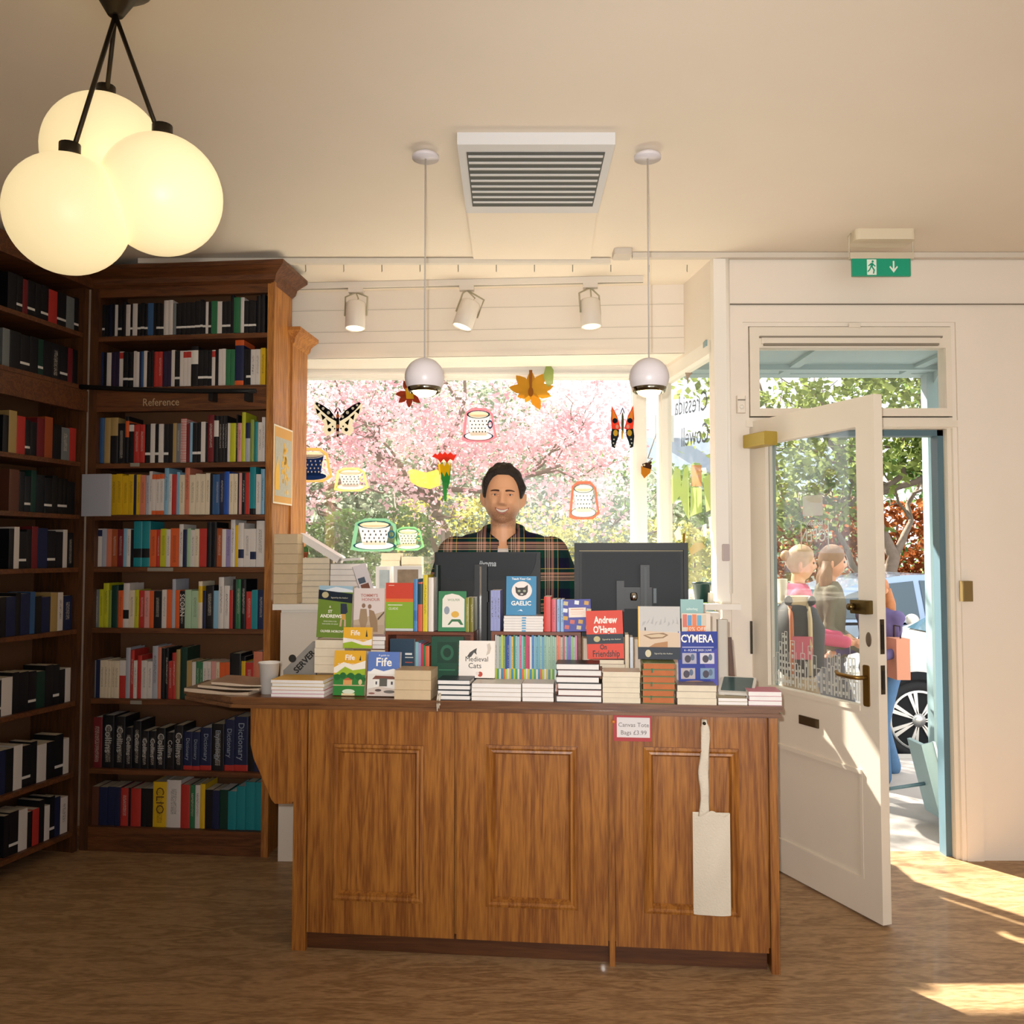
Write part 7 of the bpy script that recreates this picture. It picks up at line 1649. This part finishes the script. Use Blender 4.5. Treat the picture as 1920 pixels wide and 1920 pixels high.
cup_st(583, 872, 58, 52, 'navy polka dot teacup sticker beside the bookcase end', '#e8ddcc', '#1d3564', '#e8ddcc', '#d8b46a')
cup_st(657, 899, 50, 36, 'faint yellow rimmed teacup sticker beside the navy one', '#dccf8c', '#d8cfc8', '#7a8a8c', '#e0cf7c', a=.7)
cup_st(702, 1003, 72, 50, 'large white spotted teacup sticker low on the left', '#3a6a7c', '#ece4dc', '#5c6470', '#8ab89a')
cup_st(765, 1010, 44, 36, 'small green rimmed teacup sticker beside the large white one', '#5c9a7c', '#e0ddc8', '#7a8a78', '#8cc08a', a=.8)
cup_st(897, 797, 50, 52, 'spotted teacup sticker with pink outline above the man', '#2c5266', '#ece4dc', '#2f3440', '#d98a94')
cup_st(1094, 938, 44, 58, 'spotted teacup sticker with orange outline right of the man', '#8c9a98', '#ece8dc', '#6a7a84', '#d9775c', a=.9)
# tulip
f = Stick('flower_sticker', 'red yellow and green flower sticker hanging left of the man', 'window sticker', GP, 833, 880)
f.poly([(824, 866), (828, 900), (834, 916), (840, 916), (844, 900), (846, 866)], '#2f7a3c'); f.poly([(829, 905), (833, 940), (837, 940), (839, 905)], '#3c8a48'); f.poly([(821, 870), (824, 892), (828, 884), (833, 894), (837, 884), (842, 893), (846, 868)], '#dcb41c')
f.poly([(821, 862), (824, 872), (829, 866), (833, 874), (838, 866), (843, 873), (849, 860), (835, 856)], '#ece0c8'); f.poly([(810, 856), (816, 850), (820, 853), (825, 848), (830, 852), (834, 847), (839, 852), (845, 848), (850, 853), (857, 852), (850, 864), (844, 861), (838, 868), (832, 861), (826, 868), (821, 861)], '#c83c2c'); f.done()
# translucent yellow lampshade reflection-like banana leaf sticker
f = Stick('leaf_sticker', 'translucent yellow leaf sticker beside the red flower', 'window sticker', GP, 795, 897)
f.poly([(765, 884), (772, 879), (800, 886), (820, 880), (826, 888), (826, 910), (806, 917), (784, 912), (770, 904)], '#d8c25c', .6); f.done()
# golden leaf star
f = Stick('leaf_sticker', 'large golden maple leaf sticker at the top middle of window', 'window sticker', T(0, YG-.03, 0), 995, 730)
for ang, L_, w_ in ((-1.55, 38, 8), (-.85, 44, 10), (-.2, 44, 9), (.25, 40, 9), (1.1, 40, 9), (2.0, 24, 7), (2.7, 28, 8), (3.3, 42, 9), (3.95, 40, 10)): f.poly(leafp(995, 733, ang, L_, w_), '#cf9a34' if int(ang*10) % 2 else '#dba83c')
f.poly([(992, 694), (998, 694), (997, 740), (993, 740)], '#a86a34'); f.ell(995, 735, 5, 9, '#a8682c')
f.poly([(1018, 706), (1024, 684), (1030, 682), (1038, 694), (1037, 720), (1026, 726)], '#b8c878', .8); f.done()
# red brown flower behind the lamp
f = Stick('flower_sticker', 'red brown petalled flower sticker behind the left pendant lamp', 'window sticker', GP, 768, 738)
for ang in (-2.0, 3.1, 2.45, 1.6, .75, -.2): f.poly(leafp(768, 738, ang, 27, 6), '#8a3a24')
f.poly([(760, 728), (774, 728), (776, 748), (762, 748)], '#d8a82c'); f.done()
# acorn, small oak leaf, gold ornaments
f = Stick('acorn_sticker', 'brown and gold acorn sticker on the window post', 'window sticker', T(0, YG-.04, 0), 1212, 880)
f.poly([(1202, 874), (1220, 876), (1220, 886), (1208, 897), (1202, 888)], '#c8862c'); f.poly([(1204, 870), (1212, 867), (1222, 872), (1221, 880), (1206, 876)], '#4a3024'); f.poly([(1215, 868), (1221, 864), (1222, 868), (1218, 872)], '#4a3024'); f.ell(1208, 872, 2, 2, '#e8dcc0', n=8); f.done()
SP_ = SM @ T(0, .035, 0) @ RZ(PI)
SPl = SM @ T(0, .0, 0)
SPV = T(0, 0, 0)
GP2 = T(0, 5.0, 0)
f = Stick('leaf_sticker', 'brown oak leaf sticker hanging in the side window', 'window sticker', GP2, 1290, 690)
f.poly([(1284, 660), (1290, 660), (1293, 676), (1296, 682), (1298, 700), (1292, 706), (1289, 722), (1286, 704), (1283, 694), (1283, 678), (1289, 680)], '#b89a84', .9); f.done()
f = Stick('leaf_sticker', 'small golden leaf ornament above the corner of large monitor', 'window sticker', GP2, 1281, 1028)
f.poly([(1270, 1022), (1282, 1016), (1290, 1022), (1288, 1034), (1280, 1040), (1271, 1034)], '#b8862c'); f.poly([(1280, 1000), (1285, 1000), (1284, 1018), (1280, 1018)], '#8a6a34'); f.done()
f = Stick('leaf_sticker', 'pale gold leaf ornament beside the darker one, side window', 'window sticker', GP2, 1300, 1030)
f.poly([(1291, 1030), (1302, 1018), (1318, 1018), (1322, 1026), (1308, 1034), (1296, 1042)], '#cdb45c', .85); f.ell(1287, 1042, 4, 4, '#efe8d8'); f.done()
# side window lettering and artwork, part of that window
def sq(px, py): return onplane(SM @ T(0, -.009, 0), px, py)
PAINT = film('chalk_paint', '#7c8084', .75)
ROOTM[wf2.name] = Matrix.Identity(4)
q = sq(1308, 752); text('glass_lettering', 'Cressida', .155, PAINT, wf2, SM @ T(q.x+.1, -.003, sq(1318, 748).z) @ RY(-.10))
text('glass_lettering', 'Cowell', .155, PAINT, wf2, SM @ T(q.x+.04, -.003, sq(1318, 812).z) @ RY(-.06))
m = MB(); LG = film('lime_paint', '#c8d88c', .7); OG = film('orange_paint', '#d9a078', .6); WG = film('white_paint', '#eeeee8', .8)
def sp_(pts, mi):
    qs = [sq(a, b) for a, b in pts]; ar = sum(qs[i].x*qs[(i+1) % len(qs)].z-qs[(i+1) % len(qs)].x*qs[i].z for i in range(len(qs)))
    if ar < 0: qs = qs[::-1]
    m.prism([(v.x, v.z) for v in qs], -.0045, -.004, mi, SM)
sp_([(1259, 900), (1268, 876), (1277, 880), (1279, 915), (1284, 880), (1292, 870), (1294, 975), (1285, 960), (1276, 930), (1262, 945)], 0)
sp_([(1297, 872), (1317, 872), (1317, 912), (1297, 912)], 1); sp_([(1297, 914), (1317, 914), (1318, 960), (1296, 968)], 0)
sp_([(1320, 900), (1330, 888), (1344, 905), (1344, 950), (1326, 960)], 0)
sp_([(1265, 1000), (1275, 985), (1280, 1010), (1270, 1014)], 2); sp_([(1330, 970), (1344, 965), (1346, 1010), (1334, 1014)], 2); sp_([(1318, 985), (1326, 982), (1326, 1006), (1319, 1006)], 2)
m.build('painted_artwork', [LG, OG, WG], wf2)
# framed print on the bookcase side, facing the window
K3 = K @ T(xo, 0, 0) @ RZ(PI/2)      # local x runs back along the side panel, -y faces right
pts_ = [(513, 790), (548, 812), (547, 947), (513, 945)]
qs = [onplane(K3 @ T(0, -.014, 0), a, b) for a, b in pts_]
fx0, fx1 = qs[0].x, qs[1].x; fz0, fz1 = (qs[2].z+qs[3].z)/2, (qs[0].z+qs[1].z)/2
fp = thing('poster', 'grey and gold illustrated print fixed to the bookcase side panel', 'poster', K3 @ Vector(((fx0+fx1)/2, -.014, fz0)), 0)
fx1 = min(fx1, fx0+.27)
m = MB(); m.box((fx0, -.017, fz0), (fx1, -.014, fz1), 0, K3); m.box((fx0+.008, -.0175, fz0+.008), (fx1-.008, -.017, fz1-.008), 1, K3); m.box((fx0+.02, -.018, fz0+.04), (fx1-.02, -.0175, fz1-.06), 2, K3); m.build('sheet', [mat('poster_white', '#ddd2bc', .6), mat('poster_gold', '#c8944a', .6), mat('poster_grey', '#a8a496', .6, var=.15, vscale=60)], fp)
m = MB(); rnd = random.Random(3)
for i in range(46):
    v = rnd.random(); u = rnd.gauss(0, .33*(1-v*.6)); u = max(-1, min(1, u)); cx_ = (fx0+fx1)/2+.02+u*(fx1-fx0)*.33; cz_ = fz0+.06+v*(fz1-fz0-.15); r = rnd.uniform(.006, .013)
    m.prism([(cx_+r*math.cos(2*PI*k/6), cz_+r*1.3*math.sin(2*PI*k/6)) for k in range(6)], -.0188, -.0181, 0, K3)
m.prism([(fx0+.025, fz0+.07), (fx0+.075, fz0+.07), (fx0+.085, fz0+.15), (fx0+.05, fz0+.24), (fx0+.02, fz0+.15)], -.019, -.0182, 0, K3)
m.build('gold_figures', mat('poster_yellow', '#d9a83c', .6), fp)
# ================================================================ keep the 300 largest books as objects, gather the smallest
bks = [o for o in bpy.data.objects if o.name.split('.')[0] == 'book' and o.parent is None and o.type == 'MESH']
IC = Matrix(((1, 0, 0), (0, CP, SP), (0, -SP, CP)))
def seen_area(o):
    M = ROOTM[o.name]; xs = []; ys = []
    for v in o.data.vertices:
        p = IC @ ((M @ v.co)-Vector((0, 0, CZ))); 
        xs.append(max(105, min(1816, 960+F*p.x/p.y))); ys.append(max(388, min(1530, 960-F*p.z/p.y)))
    return (max(xs)-min(xs))*(max(ys)-min(ys))
sc_ = sorted(bks, key=lambda o: -(seen_area(o)+(1e7 if o.get('keep') or len(o.children) > 1 else 0)))
rest = sc_[300:]
if rest:
    m = MB(); mats = []; al = []
    for o in rest:
        for c in [o]+list(o.children):
            M = ROOTM[o.name]; me = c.data; mm_ = me.materials[0]
            if mm_ not in mats: mats.append(mm_)
            m.add([v.co.copy() for v in me.vertices], [tuple(p.vertices) for p in me.polygons], mats.index(mm_), False, M)
            if c is o: a = [0.0]*(3*len(me.vertices)); me.attributes['along'].data.foreach_get('vector', a); al += a
            else: al += [0.0]*(3*len(me.vertices))
    so_ = m.build('slim_books', mats); at_ = so_.data.attributes.new('along', 'FLOAT_VECTOR', 'POINT'); at_.data.foreach_set('vector', al)
    so_['kind'] = 'stuff'; so_['label'] = 'the slimmest and most hidden books filling the gaps on the shelves and stacks'; so_['category'] = 'books'
    for o in rest:
        for c in list(o.children): bpy.data.objects.remove(c)
        bpy.data.objects.remove(o)
# pieces that belong to a part hang under that part
SUB = {'maker_lettering': 'back_shell', 'rating_label': 'back_shell', 'column_strip': ('stand_column', 'stand_arm'), 'arm_joint': 'stand_arm', 'lens': 'housing', 'sign_lettering': 'sign_rail', 'louvre': 'grille',
       'pin': 'red_card', 'card_slot': 'housing', 'screen': 'housing', 'running_figure': 'green_panel', 'door_symbol': 'green_panel', 'arrow': 'green_panel', 'bulb': 'shade', 'chrome_rim': 'shade', 'picture': 'frame',
       'gold_figures': 'sheet', 'chimney': 'roof', 'carry_handle': 'main_compartment', 'pink_pocket': 'main_compartment', 'top_flap': 'main_compartment', 'teeth': 'mouth', 'cuff': 'flannel_shirt', 'collar': 'flannel_shirt',
       'lever_handle': 'handle_plate', 'hook': 'strap', 'offer_band': 'card', 'printed_blocks': 'card', 'lettering': ('cover_art', 'paper', 'offer_band'), 'panel_moulding': 'front_panel', 'headline': 'folded_sheets', 'printed_emblem': 'folded_sheets'}
for root in [o for o in bpy.data.objects if o.parent is None]:
    kids = list(root.children); count = {}
    for c in kids:
        b_ = c.name.split('.')[0]; want = SUB.get(b_)
        if not want: continue
        want = (want,) if isinstance(want, str) else want
        cand = [k for k in kids if k.name.split('.')[0] in want and k is not c and k.parent is root]
        if not cand: continue
        k = count.get(b_, 0); count[b_] = k+1
        c.parent = cand[min(k, len(cand)-1)] if b_ == 'panel_moulding' else cand[0]
for o in bpy.data.objects:
    l_ = o.get('label')
    if l_ and len(l_.split()) > 16: print('LONG', l_)
